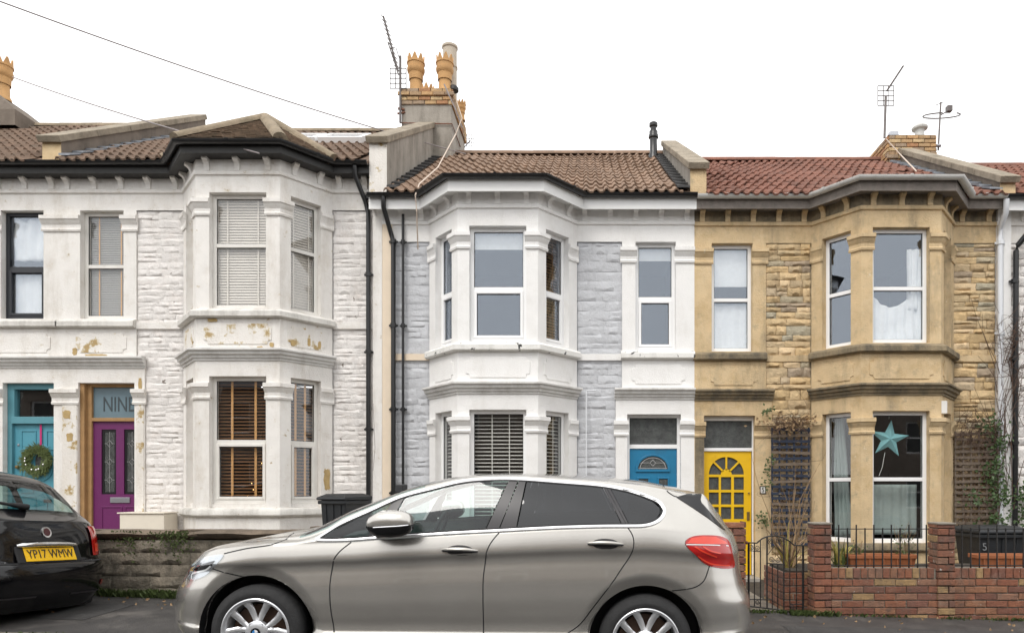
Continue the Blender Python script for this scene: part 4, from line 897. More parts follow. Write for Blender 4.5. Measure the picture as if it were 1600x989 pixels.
q = MB(); q.lathe([(0, -.04), (.025, -.035), (.03, -.01), (.012, 0), (.03, .002)], (fx(17), YF + .138, Zr(729)), 12, 'y'); q.build('door_knob', M['brass'], dr, smooth=40); q = MB(); q.lathe([(0, -.01), (.018, -.008), (.018, 0)], (fx(18), YF + .139, Zr(694)), 12, 'y'); q.build('lock', M['steel'], dr)
box_at(dr, 'letter_plate', M['black_iron'], fx(58), fx(70), YF + .125, YF + .139, Zr(785), Zr(780))
# wreath on the turquoise door
wr = empty('christmas_wreath', (fx(53), YF + .1, Zr(742)), 'green fir wreath with baubles hanging from a pink ribbon on turquoise door', 'wreath')
q = MB(); rnd = random.Random(5); wcx, wcz = fx(51), Zr(719)
for k in range(1500):
    a = rnd.uniform(0, 2 * math.pi); rr = .165 + rnd.gauss(0, .035); x, z = wcx + rr * math.cos(a), wcz + rr * math.sin(a); y = YF + .08 + rnd.uniform(-.04, .03)
    da = a + rnd.choice((-1, 1)) * rnd.uniform(.3, 1.3); l = rnd.uniform(.04, .08); dx_, dz_ = math.cos(da) * l, math.sin(da) * l; w = .006; p = Vector((x, y, z)); e = Vector((dx_, rnd.uniform(-.03, .01), dz_)); s = Vector((-dz_, 0, dx_)).normalized() * w
    q.add([p - s, p + s, p + e + s * .3, p + e - s * .3], [(0, 1, 2, 3)])
o = q.build('fir_sprigs', M['wreath'], wr, fix=False); o['kind'] = 'stuff'
for k in range(7):
    a = rnd.uniform(0, 6.28); q = MB(); q.lathe([(0, -.016), (.011, -.011), (.016, 0), (.011, .011), (0, .016)], (wcx + .15 * math.cos(a), YF + .035, wcz + .15 * math.sin(a)), 10); q.build('bauble', M['chrome'], wr, smooth=60)
q = MB(); q.box(fx(53), fx(56), YF + .118, YF + .121, Zr(705), Zr(662)); q.build('ribbon', M['pink'], wr)
# ------------------------------------------------------------------ behind the windows
def inside(h, i, up, pad=.04):
    u0, u1 = h['bayu'][i]; Z = h['Z']; return (h['bfr'][i], u0 + pad, u1 - pad, (Z(546) + .02) if up else (Z(841) + .04), (Z(378)) if up else Z(648))
def w_in(h, pad=.04): return (FP, h['win'][0] + pad, h['win'][1] - pad, h['Z'](546), h['Z'](379))
for i, nm in ((0, 'left side'), (1, 'front'), (2, 'right side')):
    blind(*inside(H9, i, True), 'closed cream venetian blind in upper %s window of white flaking bay' % nm, 'blind_cream', 'blind_cream', .041, 1.1, .185, (.2, .8), .02)
    blind(*inside(H9, i, False), 'dark wooden venetian blind with tan tapes in lower %s window of flaking white bay' % nm, 'blind_wood', 'blind_tape', .05, .42, .20, (.28, .74) if i != 2 else (.3, .68), .035)
    blind(*inside(H7, i, False), 'open off-white venetian blind in lower %s window of smooth white bay' % nm, 'blind_white', 'blind_white', .056, .38, .20, (.36, .7), .014, .034)
blind(*inside(H7, 2, True), 'dark slatted blind in upper right side window of smooth white bay', 'blind_wood', 'blind_wood', .045, .6, .22, (.3, .7), .01)
blind(*w_in(H9), 'grey venetian blind with tan tapes in window above the purple door', 'blind_grey', 'blind_tape', .036, 1.0, .185, (.26, .84), .022)
def roller(fr, a, b, z0, z1, label):
    q = MB(); q.fbox(fr, a, b, z0, z1, .19, .194); o = q.build('roller_blind', M['net'], None); return tag(o, label, 'blind', 'roller blinds')
f, a, b, z0, z1 = inside(H7, 1, True); roller(f, a, b, z1 - .28, z1, 'white roller blind at top of the upper front bay window beside grey stone panels')
f, a, b, z0, z1 = w_in(H7); roller(f, a, b, z1 - .23, z1, 'white roller blind at top of narrow window above the blue door')
f, a, b, z0, z1 = w_in(H5); drape(f, a - .02, b + .02, z0 - .02, z0 + .78, 'white net curtain behind lower pane of window above yellow door', amp=.008, n=24)
roller(f, a, b, z1 - .62, z1, 'white roller blind behind upper pane of window above yellow door')
f, a, b, z0, z1 = inside(H5, 1, True); drape(f, a, b, z0, z0 + .78, 'white cloth sagging across lower pane of upper sandstone bay window', 'draped_cloth', top=lambda t: .24 * math.sin(math.pi * min(1, t * 1.15)) * (1 - .25 * t) + .02, amp=.02)
drape(f, b - .2, b, z0 + .5, z1 - .25, 'thin white curtain at right edge of upper sandstone bay window', amp=.02, n=16)
f, a, b, z0, z1 = inside(H5, 0, False); drape(f, a, b - .08, z0, z1, 'pale green curtain gathered in lower left window of sandstone bay', 'curtain', 'curtain_g', .3, .03, 24, side=lambda s: .45 + .55 * s ** 1.5)
f, a, b, z0, z1 = inside(H5, 1, False); drape(f, a, b, z0 + .06, z0 + .82, 'grey white net curtain across lower pane of the window with the star', 'net_curtain', 'curtain_g', .34, .012, 40)
f, a, b, z0, z1 = w_in(H11); drape(f, a, b, z0, z0 + .75, 'white net curtain in dark framed window at left edge', amp=.01, n=24); drape(f, a, b, z0 + .95, z1 - .02, 'white cloth hanging behind upper pane of dark framed window', 'draped_cloth', amp=.02, n=20, top=lambda t: .05 * math.sin(5 * t))
# paper star
sc = H5['bfr'][1](.50, H5['Z'](687), .22); st = empty('paper_star', sc, 'turquoise folded paper star hanging in lower bay window of sandstone house', 'star')
q = MB(); c = Vector(sc); n = 5; ro, ri = .29, .115; vs = [c + Vector((0, -.06, 0)), c + Vector((0, .06, 0))]
for k in range(10):
    a = R(-7 + 90 + 36 * k); rr = ro if k % 2 == 0 else ri; vs.append(c + Vector((rr * math.cos(a) * 1.06, 0, rr * math.sin(a))))
q.add(vs, [(0, 2 + k, 2 + (k + 1) % 10) for k in range(10)] + [(1, 2 + (k + 1) % 10, 2 + k) for k in range(10)]); q.build('star_body', M['star'], st)
q = MB(); q.tube([c + Vector((0, 0, .3)), c + Vector((0.005, 0, .42))], .003, 4); q.tube([c + Vector((-.06, 0, -.2)), c + Vector((-.1, .0, -.42)), c + Vector((-.15, 0, -.55))], .004, 4); q.build('cord', M['net'], st)
# fairy lights in the flaking bay
fl = empty('fairy_lights', H9['bfr'][1](.6, H9['Z'](830), .5), 'warm white fairy lights glowing behind wooden blind', 'fairy lights'); rnd = random.Random(8); q = MB()
for k in range(16):
    t = k / 15; p = Vector(H9['bfr'][1](.75 - .35 * t ** 2 + rnd.uniform(-.05, .05), H9['Z'](765 + 75 * t) + rnd.uniform(-.04, .04), .45 + rnd.uniform(-.05, .1))); q.lathe([(0, -.007), (.007, 0), (0, .007)], p, 6)
o = q.build('bulbs', M['fairy'], fl); o['kind'] = 'stuff'

# ------------------------------------------------------------------ front walls
YW = 7.333
def block_wall(x0, x1, zt, label, seed, bm='block'):
    r = empty('garden_wall', ((x0 + x1) / 2, YW + .1, 0), label, 'wall'); rnd = random.Random(seed)
    q = MB(); q.box(x0, x1, YW + .012, YW + .2, -.3, zt - .1); core = q.build('wall_core', M['mortar_bl'], r); V = variants('stone', M[bm]); z = zt - .105; row = 0
    while z > zpave((x0 + x1) / 2, YW) - .35:
        x = x0 - .21 * (row % 2)
        while x < x1:
            a, b = max(x, x0), min(x + .41, x1); x += .42
            if b - a > .05 and z > zpave((a + b) / 2, YW) - .05: inst('block', rnd.choice(V), core, ((a + b) / 2, YW + .025, z - .06), (b - a - .003, .035 * rnd.uniform(.8, 1.2), .116))
        z -= .125; row += 1
    V = variants('stone', M['coping']); x = x0 - .03
    while x < x1 - .05:
        w = min(rnd.uniform(.75, 1.15), x1 + .03 - x); inst('coping_stone', rnd.choice(V), r, (x + w / 2, YW + .23, zt - .05), (w - .006, .30, .105)); x += w
    return r
bw1 = block_wall(-10.6, -2.88, EYE - (829 - 765) / 150, 'mossy grey block wall with brown coping between black car and silver car', 4)
bw2 = block_wall(-2.86, .85, EYE - (824 - 765) / 150, 'grey block wall of the middle house hidden behind the silver car', 5)
def brick_wall(x0, x1, zt, label):
    pass
bwr = empty('brick_wall', (3.9, YW + .1, 0), 'low red brick garden wall with two piers right of the iron gate', 'wall')
zw = EYE - (887 - 765) / 150; zs_ = EYE - (903 - 765) / 150; zp = EYE - (818 - 765) / 150
q = MB()
for (a, b, zt_) in ((2.40, 2.572, zp - .01), (3.685, 3.857, zp - .01), (2.58, 3.68, zw - .01), (3.86, 7.3, zw - .01)): q.box(a + .008, b - .008, YW + .012, YW + .19, -.35, zt_)
core = q.build('wall_core', M['mortar_b'], bwr); S = None
z0 = zs_ - 7 * .075
for (a, b, sd) in ((2.58, 3.68, 1), (3.86, 7.3, 2)):
    bricks(core, M['brick'], a, b, z0, zs_ - .005, YW + .018, .022, .215, .065, .01, sd)
    V = variants('brick', M['brick']); x = a; rnd = random.Random(sd)
    while x < b - .03:                           # soldier course on top
        w = .066; o = inst('brick', rnd.choice(V), core, (x + w / 2, YW + .018, (zs_ + zw) / 2), (zw - zs_ - .004, .025, w * rnd.uniform(.95, 1.05)), (0, math.pi / 2, 0)); x += w + .011
for (a, b, sd) in ((2.40, 2.572, 3), (3.685, 3.857, 4)):
    bricks(core, M['brick'], a, b, z0, zp, YW + .004, .026, .215, .065, .01, sd); bricks(core, M['brick'], YW, YW + .2, z0, zp, a + .012, .018, .2, .065, .01, sd + 9, 'l'); bricks(core, M['brick'], YW, YW + .2, zw, zp, b - .012, .018, .2, .065, .01, sd + 5, 'r')
    q = MB(); q.box(a - .01, b + .01, YW - .03, YW + .2, zp - .008, zp + .012); q.build('pier_cap', M['mortar_b'], bwr, bevel=.006)
gp = empty('gate_pier', (1.56, YW + .1, 0), 'red brick gate pier behind the tail of the silver car', 'pier')
q = MB(); q.box(1.44, 1.675, YW + .012, YW + .22, -.35, zp - .01); core = q.build('pier_core', M['mortar_b'], gp); bricks(core, M['brick'], 1.432, 1.683, z0, zp + .02, YW + .004, .026, .235, .065, .01, 6); bricks(core, M['brick'], YW, YW + .22, z0, zp + .02, 1.672, .018, .2, .065, .01, 7, 'r')
# raised bed behind the brick wall
rb = empty('raised_bed', (2.5, 8.0, 0), 'small brick edged raised bed behind the gate', 'flower bed'); q = MB(); q.box(2.15, 7.2, 7.55, 8.35, -.3, .40); core = q.build('bed_core', M['mortar_b'], rb); bricks(core, M['brick'], 7.55, 8.35, -.1, .42, 2.155, .02, .215, .065, .01, 8, 'l'); bricks(core, M['brick'], 2.14, 2.42, -.1, .42, 7.56, .02, .215, .065, .01, 9)
q = MB(); q.box(2.2, 7.2, 7.56, 8.34, .40, .43); q.build('soil', M['soil'], rb)
# gardens
sheet('garden_path', 1.70, 2.14, 7.4, 10.8, lambda x, y: zpave(x, 7.4) - .01 * (y - 7.4), M['path'], 6, 12)
sheet('front_garden', 2.14, 7.3, 7.5, 11.3, lambda x, y: -.10, M['soil'], 4, 4)
sheet('front_garden', -3.1, 1.7, 7.5, 11.3, lambda x, y: -.02, M['path'], 4, 4)
sheet('front_garden', -14, -3.1, 7.5, 11.3, lambda x, y: .2, M['path'], 4, 4)
q = MB(); q.box(-3.14, -3.06, 7.54, 10.95, -.2, .75); pw_ = q.build('boundary_wall', M['render_grey'], None, bevel=.01); tag(pw_, 'low rendered boundary wall between the two white front gardens', 'wall')
# ------------------------------------------------------------------ railings and gate
def railing(x0, x1, label, xs, y=YW + .07):
    r = empty('iron_railing', ((x0 + x1) / 2, y, zw), label, 'railing', 'black iron railings'); zt_ = EYE - (826 - 765) * y / F; zb_ = EYE - (883 - 765) * y / F
    q = MB(); q.box(x0, x1, y - .015, y + .015, zt_ - .004, zt_ + .004); q.build('rail', M['black_iron'], r); q = MB(); q.box(x0, x1, y - .015, y + .015, zb_ - .004, zb_ + .004); q.build('rail', M['black_iron'], r)
    for k, x in enumerate(xs):
        q = MB(); q.tube([(x, y, zb_ - .03), (x, y, zt_ + (.045 if k % 2 == 0 else .01))], .0075, 6); q.build('bar', M['black_iron'], r)
yr_ = YW + .07; xr_ = lambda px: (px - CX) * yr_ / F
railing(xr_(1299), xr_(1451), 'black iron railing between the two brick piers behind planter', [xr_(1310.5 + 13.7 * k) for k in range(11)])
railing(xr_(1491), xr_(1640), 'black iron railing in front of the bin marked five', [xr_(1503 + 13.7 * k) for k in range(10)])
gt = empty('iron_gate', (2.0, YW + .1, 0), 'black wrought iron garden gate with arched top between brick piers', 'gate'); yg = YW + .09
def gx(c): return (1150 + c / 5.82 - CX) * yg / F
def gz(c): return EYE + (CY - (800 + c / 5.82)) * yg / F
def gtube(pts, r_=.007, name='bar', n=6): q = MB(); q.tube([(gx(a), yg, gz(b)) for a, b in pts], r_, n); return q.build(name, M['black_iron'], gt, smooth=60)
arch = [(190, 280), (205, 265), (235, 240), (280, 222), (330, 214), (380, 216), (430, 230), (480, 258), (530, 300)]
gtube([(90, 275), (190, 280)], .008, 'top_rail'); gtube(arch, .008, 'arch_rail'); gtube([(530, 300), (612, 303)], .008, 'top_rail')
gtube([(85, 850), (250, 868), (420, 890), (605, 916)], .008, 'bottom_rail'); gtube([(120, 348), (222, 356)], .006, 'cross_rail'); gtube([(280, 462), (435, 476)], .006, 'cross_rail'); gtube([(110, 790), (330, 795)], .006, 'cross_rail'); gtube([(490, 835), (605, 835)], .006, 'cross_rail')
def botz(c): return 850 + (c - 85) * .127
def topz(c):
    if c <= 190: return 278
    if c >= 530: return 302
    for (a, b), (c2, d) in zip(arch, arch[1:]):
        if a <= c <= c2: return b + (d - b) * (c - a) / (c2 - a)
for c, r_ in ((115, .012), (168, .006), (222, .006), (282, .009), (330, .006), (380, .006), (435, .008), (490, .006), (550, .006), (610, .012)): gtube([(c, topz(c) if c not in (330, 380) else 466), (c, botz(c))], r_)
def scroll(cx, cz, r0, turns=1.6, d=1, a0=0): return [(cx + d * r0 * (1 - .75 * t / (turns * 6.283)) * math.cos(a0 + t), cz + r0 * (1 - .75 * t / (turns * 6.283)) * math.sin(a0 + t)) for t in [turns * 6.283 * k / 26 for k in range(27)]]
for (cx_, cz_, r0, d, a0) in ((140, 315, 25, 1, 0), (192, 322, 25, -1, 0), (318, 265, 30, 1, 2), (385, 262, 28, -1, 2), (325, 425, 26, 1, 0), (385, 430, 26, -1, 0), (195, 815, 22, 1, 0), (515, 862, 22, 1, 1)): gtube(scroll(cx_, cz_, r0, 1.6, d, a0), .004, 'scroll', 5)
gtube([(355, 300), (300, 370), (290, 385)], .004, 'scroll', 5); gtube([(360, 300), (420, 370), (432, 385)], .004, 'scroll', 5)
q = MB(); q.lathe([(0, -.02), (.016, -.012), (.02, 0), (.016, .012), (0, .02)], (gx(96), yg, gz(276)), 10); q.build('knob', M['rust'], gt, smooth=60)
# ------------------------------------------------------------------ bins and planters
def wheelie(x, y, z, rot, hh, label, w=.56, dp=.62, num=None):
    r = empty('wheelie_bin', (x, y, z), label, 'bin', 'black wheelie bins'); r.rotation_euler = (0, 0, rot); r.rotation_euler = (0, 0, rot)
    def b(name, q, mat='bin', bv=.012, sm=None): o = q.build(name, M[mat], None, bevel=bv, smooth=sm); C.objects.unlink(o); C.objects.link(o); o.parent = r; o.location = (0, 0, 0); return o
    t = .82; q = MB(); hb = hh - .09
    q.hexa([(-w / 2 * t, -dp / 2 * .8, .06), (w / 2 * t, -dp / 2 * .8, .06), (w / 2 * t, dp / 2 * .7, .06), (-w / 2 * t, dp / 2 * .7, .06), (-w / 2, -dp / 2, hb), (w / 2, -dp / 2, hb), (w / 2, dp / 2, hb), (-w / 2, dp / 2, hb)]); body = b('body', q)
    q = MB(); q.box(-w / 2 - .025, w / 2 + .025, -dp / 2 - .03, dp / 2 + .03, hb - .055, hb - .005); b('rim', q)
    q = MB(); q.add([(-w / 2 - .03, -dp / 2 - .05, hb), (w / 2 + .03, -dp / 2 - .05, hb), (w / 2 + .03, dp / 2 + .04, hb), (-w / 2 - .03, dp / 2 + .04, hb), (-w / 2 - .03, -dp / 2 - .05, hb + .035), (w / 2 + .03, -dp / 2 - .05, hb + .035), (w / 2 + .03, dp / 2 + .04, hb + .05), (-w / 2 - .03, dp / 2 + .04, hb + .05), (-w / 2 + .05, -dp / 2 + .06, hb + .085), (w / 2 - .05, -dp / 2 + .06, hb + .085), (w / 2 - .05, dp / 2 - .06, hb + .09), (-w / 2 + .05, dp / 2 - .06, hb + .09)],
                 [(3, 2, 1, 0), (0, 1, 5, 4), (1, 2, 6, 5), (2, 3, 7, 6), (3, 0, 4, 7), (4, 5, 9, 8), (5, 6, 10, 9), (6, 7, 11, 10), (7, 4, 8, 11), (8, 9, 10, 11)]); b('lid', q)
    q = MB(); q.tube([(-w / 2 + .05, dp / 2 + .03, hb - .03), (-w / 2 + .05, dp / 2 + .1, hb + .0), (w / 2 - .05, dp / 2 + .1, hb + .0), (w / 2 - .05, dp / 2 + .03, hb - .03)], .016, 8); b('handle', q, bv=0, sm=50)
    for s in (-1, 1): q = MB(); q.lathe([(.0, -.03), (.09, -.03), (.1, -.02), (.1, .02), (.09, .03), (0, .03)], (s * w * .44, dp / 2 * .7 + .03, .1), 18, 'x'); b('wheel', q, bv=0, sm=40)
    for s in (-.6, 0, .6): q = MB(); q.hexa([(s * w / 2 * t - .012, -dp / 2 * .83 - .008, .12), (s * w / 2 * t + .012, -dp / 2 * .83 - .008, .12), (s * w / 2 * t + .012, -dp / 2 * .78, .12), (s * w / 2 * t - .012, -dp / 2 * .78, .12), (s * w / 2 - .012, -dp / 2 - .008, hb - .06), (s * w / 2 + .012, -dp / 2 - .008, hb - .06), (s * w / 2 + .012, -dp / 2 + .01, hb - .06), (s * w / 2 - .012, -dp / 2 + .01, hb - .06)]); b('rib', q, bv=0)
    if num:
        me = text_mesh(num, .13); me.materials.clear(); me.materials.append(mk('faded_bin_number', (.16, .165, .17), .6)); o = bpy.data.objects.new('lettering', me); C.objects.link(o); o.parent = r; o.location = (-w / 2 + .07, -dp / 2 + .002, hb - .16); o.rotation_euler = (R(90 - 6), 0, 0)
    return r
p = P(524, 772, 9.6); wheelie(p.x + .08, 9.75, .2, R(-24), 1.05, 'black wheelie bin in front of flaking white house behind silver car bonnet', .44, .46)
wheelie(P(1556, 800, 8.62).x, 8.75, -.10, R(4), .96, 'black wheelie bin marked with a grey five behind right hand railing', .60, .5, '5')
def planter(px0, px1, d, zb, label, hgt=.13):
    x0, x1 = (px0 - CX) * d / F, (px1 - CX) * d / F; r = empty('planter', ((x0 + x1) / 2, d, zb), label, 'planter', 'terracotta troughs'); q = MB(); w = .09; c = (x0 + x1) / 2; hw = (x1 - x0) / 2
    q.add([(c - hw * .92, d - w * .8, zb), (c + hw * .92, d - w * .8, zb), (c + hw * .92, d + w * .8, zb), (c - hw * .92, d + w * .8, zb), (c - hw * .98, d - w, zb + hgt), (c + hw * .98, d - w, zb + hgt), (c + hw * .98, d + w, zb + hgt), (c - hw * .98, d + w, zb + hgt)], [(3, 2, 1, 0), (0, 1, 5, 4), (1, 2, 6, 5), (2, 3, 7, 6), (3, 0, 4, 7)]); q.build('trough', M['terra'], r, bevel=.006)
    q = MB()
    for (a, b, c0, c1) in ((c - hw, c + hw, d - w - .012, d - w + .01), (c - hw, c + hw, d + w - .01, d + w + .012), (c - hw, c - hw + .02, d - w + .01, d + w - .01), (c + hw - .02, c + hw, d - w + .01, d + w - .01)): q.box(a, b, c0, c1, zb + hgt - .03, zb + hgt + .012)
    q.build('rim', M['terra'], r, bevel=.004); q = MB(); q.box(c - hw + .02, c + hw - .02, d - w + .01, d + w - .01, zb + hgt - .04, zb + hgt - .02); q.build('compost', M['soil'], r)
    for k in range(5): u = c - hw * .8 + hw * 1.6 * k / 4; q = MB(); q.box(u - .008, u + .008, d - w * .93 - .012, d - w * .9, zb + .015, zb + hgt - .03); q.build('rib', M['terra'], r)
    return r
planter(1322, 1428, 7.72, .455, 'long terracotta trough behind railing between the piers'); planter(1520, 1625, 7.72, .455, 'terracotta trough in front of the bin marked five')
# ------------------------------------------------------------------ trellises
def trellis(px0, px1, py0, py1, label, mat, seed, y=YF - .06):
    r = empty('trellis', (fx((px0 + px1) / 2), y, fz(py1)), label, 'trellis', 'wooden trellises'); rnd = random.Random(seed); n = int((py1 - py0) / 8.9)
    for k in range(n + 1):
        z = fz(py0 + (py1 - py0) * k / n); q = MB(); t = rnd.uniform(-.012, .012) * (3 if k == 2 else 1); q.hexa([(fx(px0), y - .012, z - .021 - t), (fx(px1), y - .012, z - .021 + t), (fx(px1), y, z - .021 + t), (fx(px0), y, z - .021 - t), (fx(px0), y - .012, z + .021 - t), (fx(px1), y - .012, z + .021 + t), (fx(px1), y, z + .021 + t), (fx(px0), y, z + .021 - t)]); q.build('slat', M[mat if rnd.random() > .35 or mat == 'trellis_w' else 'trellis_w'], r)
    for k in range(6): x = fx(px0 + 2 + (px1 - px0 - 4) * k / 5); q = MB(); q.box(x - .013, x + .013, y + .001, y + .014, fz(py1 + 4), fz(py0 - 4)); q.build('upright', M[mat], r)
    return r
trellis(1203, 1264, 672, 850, 'faded blue wooden trellis beside the yellow door', 'trellis_b', 1); trellis(1488, 1553, 678, 835, 'weathered wooden trellis overgrown with ivy at right of bay', 'trellis_w', 2)
# ------------------------------------------------------------------ climbing plants
def twigs(q, n, box, rnd, ln=(.15, .5), r_=.004, droop=.3, vert=False, ymin=-99):
    for k in range(n):
        p = Vector([rnd.uniform(a, b) for a, b in box]); l = rnd.uniform(*ln); a = rnd.uniform(0, 6.28); pts = [p]; d = Vector((math.cos(a), rnd.uniform(-.4, .1), math.sin(a)))
        if vert: d = Vector((rnd.uniform(-.25, .25), rnd.uniform(-.1, .1), 1))
        for s in range(4): d = d + Vector((rnd.uniform(-.5, .5), rnd.uniform(-.3, .2), rnd.uniform(-.5, .5) - droop)) * .5; d.normalize(); p = p + d * l / 4; p.y = max(min(p.y, YF - .03), ymin); p.x = min(max(p.x, box[0][0] - .12), box[0][1] + .12) if not vert else p.x; pts.append(p)
        q.tube(pts, [r_, r_ * .9, r_ * .75, r_ * .6, r_ * .4], 4, cap=False)
def leaves(q, n, pick, rnd, s=(.03, .06)):
    for k in range(n):
        p = pick(); a = rnd.uniform(0, 6.28); l = rnd.uniform(*s); e1 = Vector((math.cos(a), rnd.uniform(-.6, .3), math.sin(a))) * l; e2 = Vector((-math.sin(a), rnd.uniform(-.6, .3), math.cos(a))) * l * .55
        nrm = e1.cross(e2).normalized() * l * .15
        q.add([p - e1 * .5, p + e2 * .6 - e1 * .1 + nrm, p + e1 * .55, p - e2 * .6 - e1 * .1 + nrm], [(0, 1, 2), (0, 2, 3)])
def plant(name, label, base, cat='plant', group=None): return empty(name, base, label, cat, group)
rnd = random.Random(21)
pl = plant('climbing_plant', 'dead brown creeper heaped on top of the faded blue trellis', (fx(1232), YF - .1, fz(690)), 'creeper'); q = MB(); twigs(q, 110, ((fx(1206), fx(1258)), (YF - .18, YF - .07), (fz(676), fz(655))), rnd, (.08, .22), .004, .25); twigs(q, 8, ((fx(1190), fx(1265)), (YF - .1, YF - .04), (fz(850), fz(620))), rnd, (.3, .9), .003, -.1); twigs(q, 170, ((fx(1210), fx(1256)), (YF - .045, YF - .03), (fz(846), fz(680))), rnd, (.08, .2), .007, .1, ymin=YF - .05); o = q.build('stems', M['twig'], pl); o['kind'] = 'stuff'
q = MB(); leaves(q, 150, lambda: Vector((rnd.gauss(fx(1228), .2), YF - rnd.uniform(.06, .2), rnd.gauss(fz(662), .07))), rnd, (.03, .07)); o = q.build('dead_leaves', M['straw'], pl); o['kind'] = 'stuff'
q = MB()
for (cx_, cz_) in ((1198, 735), (1196, 755), (1188, 812), (1194, 815), (1202, 720), (1190, 808), (1200, 640), (1196, 648)): leaves(q, 16, lambda: Vector((rnd.gauss(fx(cx_), .045), YF - rnd.uniform(.04, .12), rnd.gauss(fz(cz_), .05))), rnd, (.03, .055))
o = q.build('leaves', M['leaf'], pl); o['kind'] = 'stuff'
pl = plant('ivy', 'green ivy and bare stems growing over the weathered trellis and white pipe', (fx(1535), YF - .1, fz(845)), 'ivy'); q = MB(); twigs(q, 110, ((fx(1490), fx(1552)), (YF - .2, YF - .07), (fz(690), fz(652))), rnd, (.12, .35), .004, .25); twigs(q, 200, ((fx(1488), fx(1556)), (YF - .055, YF - .03), (fz(838), fz(680))), rnd, (.1, .25), .007, .1, ymin=YF - .05); twigs(q, 40, ((fx(1488), fx(1560)), (YF - .16, YF - .07), (fz(840), fz(680))), rnd, (.15, .4), .004, .1)
o = q.build('stems', M['twig'], pl); o['kind'] = 'stuff'; q = MB(); cl = [(1530, 664), (1545, 668), (1548, 700), (1542, 735), (1548, 760), (1555, 750), (1550, 790), (1545, 815), (1536, 745), (1512, 775), (1556, 815), (1550, 725), (1544, 775), (1560, 770), (1545, 830), (1555, 690), (1520, 828)]
def pick():
    c_ = rnd.choice(cl); return Vector((rnd.gauss(fx(c_[0]), .075), YF - rnd.uniform(.07, .24), rnd.gauss(fz(c_[1]), .085)))
leaves(q, 560, pick, rnd, (.035, .075)); o = q.build('leaves', M['ivy'], pl); o['kind'] = 'stuff'
pl = plant('climbing_plant', 'leafless twiggy creeper on the white and black downpipes at right', (fx(1575), YF - .1, fz(850)), 'creeper'); q = MB(); twigs(q, 100, ((fx(1550), fx(1596)), (YF - .2, YF - .05), (fz(660), fz(500))), rnd, (.2, .6), .004, .0); twigs(q, 40, ((fx(1548), fx(1578)), (YF - .14, YF - .05), (fz(850), fz(560))), rnd, (.6, 1.3), .006, -.1, True); o = q.build('stems', M['twig'], pl); o['kind'] = 'stuff'
q = MB(); leaves(q, 170, lambda: Vector((rnd.gauss(fx(1590), .09), YF - rnd.uniform(.04, .2), rnd.gauss(fz(785), .18))), rnd, (.035, .075)); o = q.build('leaves', M['ivy'], pl); o['kind'] = 'stuff'
# strap-leaved plants
def strappy(label, base, n, ln, mat, rnd, spread=1., w=.012, mat2=None):
    r = plant('strap_leaved_plant', label, base); q = MB(); q2 = MB(); b = Vector(base)
    for k in range(n):
        a = rnd.uniform(0, 6.28); l = rnd.uniform(*ln); out = rnd.uniform(.15, .9) * spread; p = b + Vector((rnd.uniform(-.05, .05), rnd.uniform(-.05, .05), 0)); pts = []
        for s in range(6): t = s / 5; pts.append(p + Vector((math.cos(a) * out * t * l, math.sin(a) * out * t * l * .6, l * (t * 1.05 - out * .75 * t ** 2.4))))
        sd = Vector((-math.sin(a), math.cos(a) * .6, .25)).normalized(); vs = []; fs = []
        for s, pp in enumerate(pts): ww = w * (1 - (s / 5) ** 2 * .85); vs += [pp - sd * ww, pp + sd * ww]
        for s in range(5): fs.append((2 * s, 2 * s + 1, 2 * s + 3, 2 * s + 2))
        (q if rnd.random() < .7 or not mat2 else q2).add(vs, fs)
    q.build('leaves', M[mat], r, fix=False)['kind'] = 'stuff'
    if mat2: q2.build('dry_leaves', M[mat2], r, fix=False)['kind'] = 'stuff'
    return r
strappy('yellow striped strap leaved plant beside the left brick pier', (P(1312, 885, 7.75).x, 7.75, .42), 46, (.22, .42), 'leafy', rnd, .8, .012, 'leaf'); strappy('dry straggly plant with yellowed leaves behind the gate', (P(1236, 880, 7.85).x, 7.9, .42), 64, (.28, .62), 'straw', rnd, .85, .010, 'leafy')
r = plant('bare_shrub', 'thin bare stems and twigs standing behind the gate', (P(1222, 880, 8.1).x, 8.1, .42), 'shrub'); q = MB(); bx0 = P(1222, 880, 8.1).x; twigs(q, 22, ((bx0 - .15, bx0 + .25), (7.95, 8.25), (.42, .8)), rnd, (.4, 1.0), .005, -.15, True); o = q.build('stems', M['straw'], r); o['kind'] = 'stuff'
for (px, lb) in ((1412, 'wispy seedling growing in the right end of the trough between the piers'), (1338, 'small green herb in left end of the trough between the piers')):
    r = plant('seedling', lb, (P(px, 870, 7.72).x, 7.72, .57)); q = MB(); x_ = P(px, 870, 7.72).x; twigs(q, 12, ((x_ - .05, x_ + .05), (7.68, 7.76), (.56, .6)), rnd, (.15, .38 if px > 1400 else .2), .003, -.2, True); q.build('stems', M['straw'], r)['kind'] = 'stuff'; q = MB(); leaves(q, 90, lambda: Vector((rnd.gauss(x_, .05), 7.72 + rnd.uniform(-.05, .05), .60 + abs(rnd.gauss(0, .13 if px > 1400 else .05)))), rnd, (.012, .03)); q.build('leaves', M['leaf'], r)['kind'] = 'stuff'
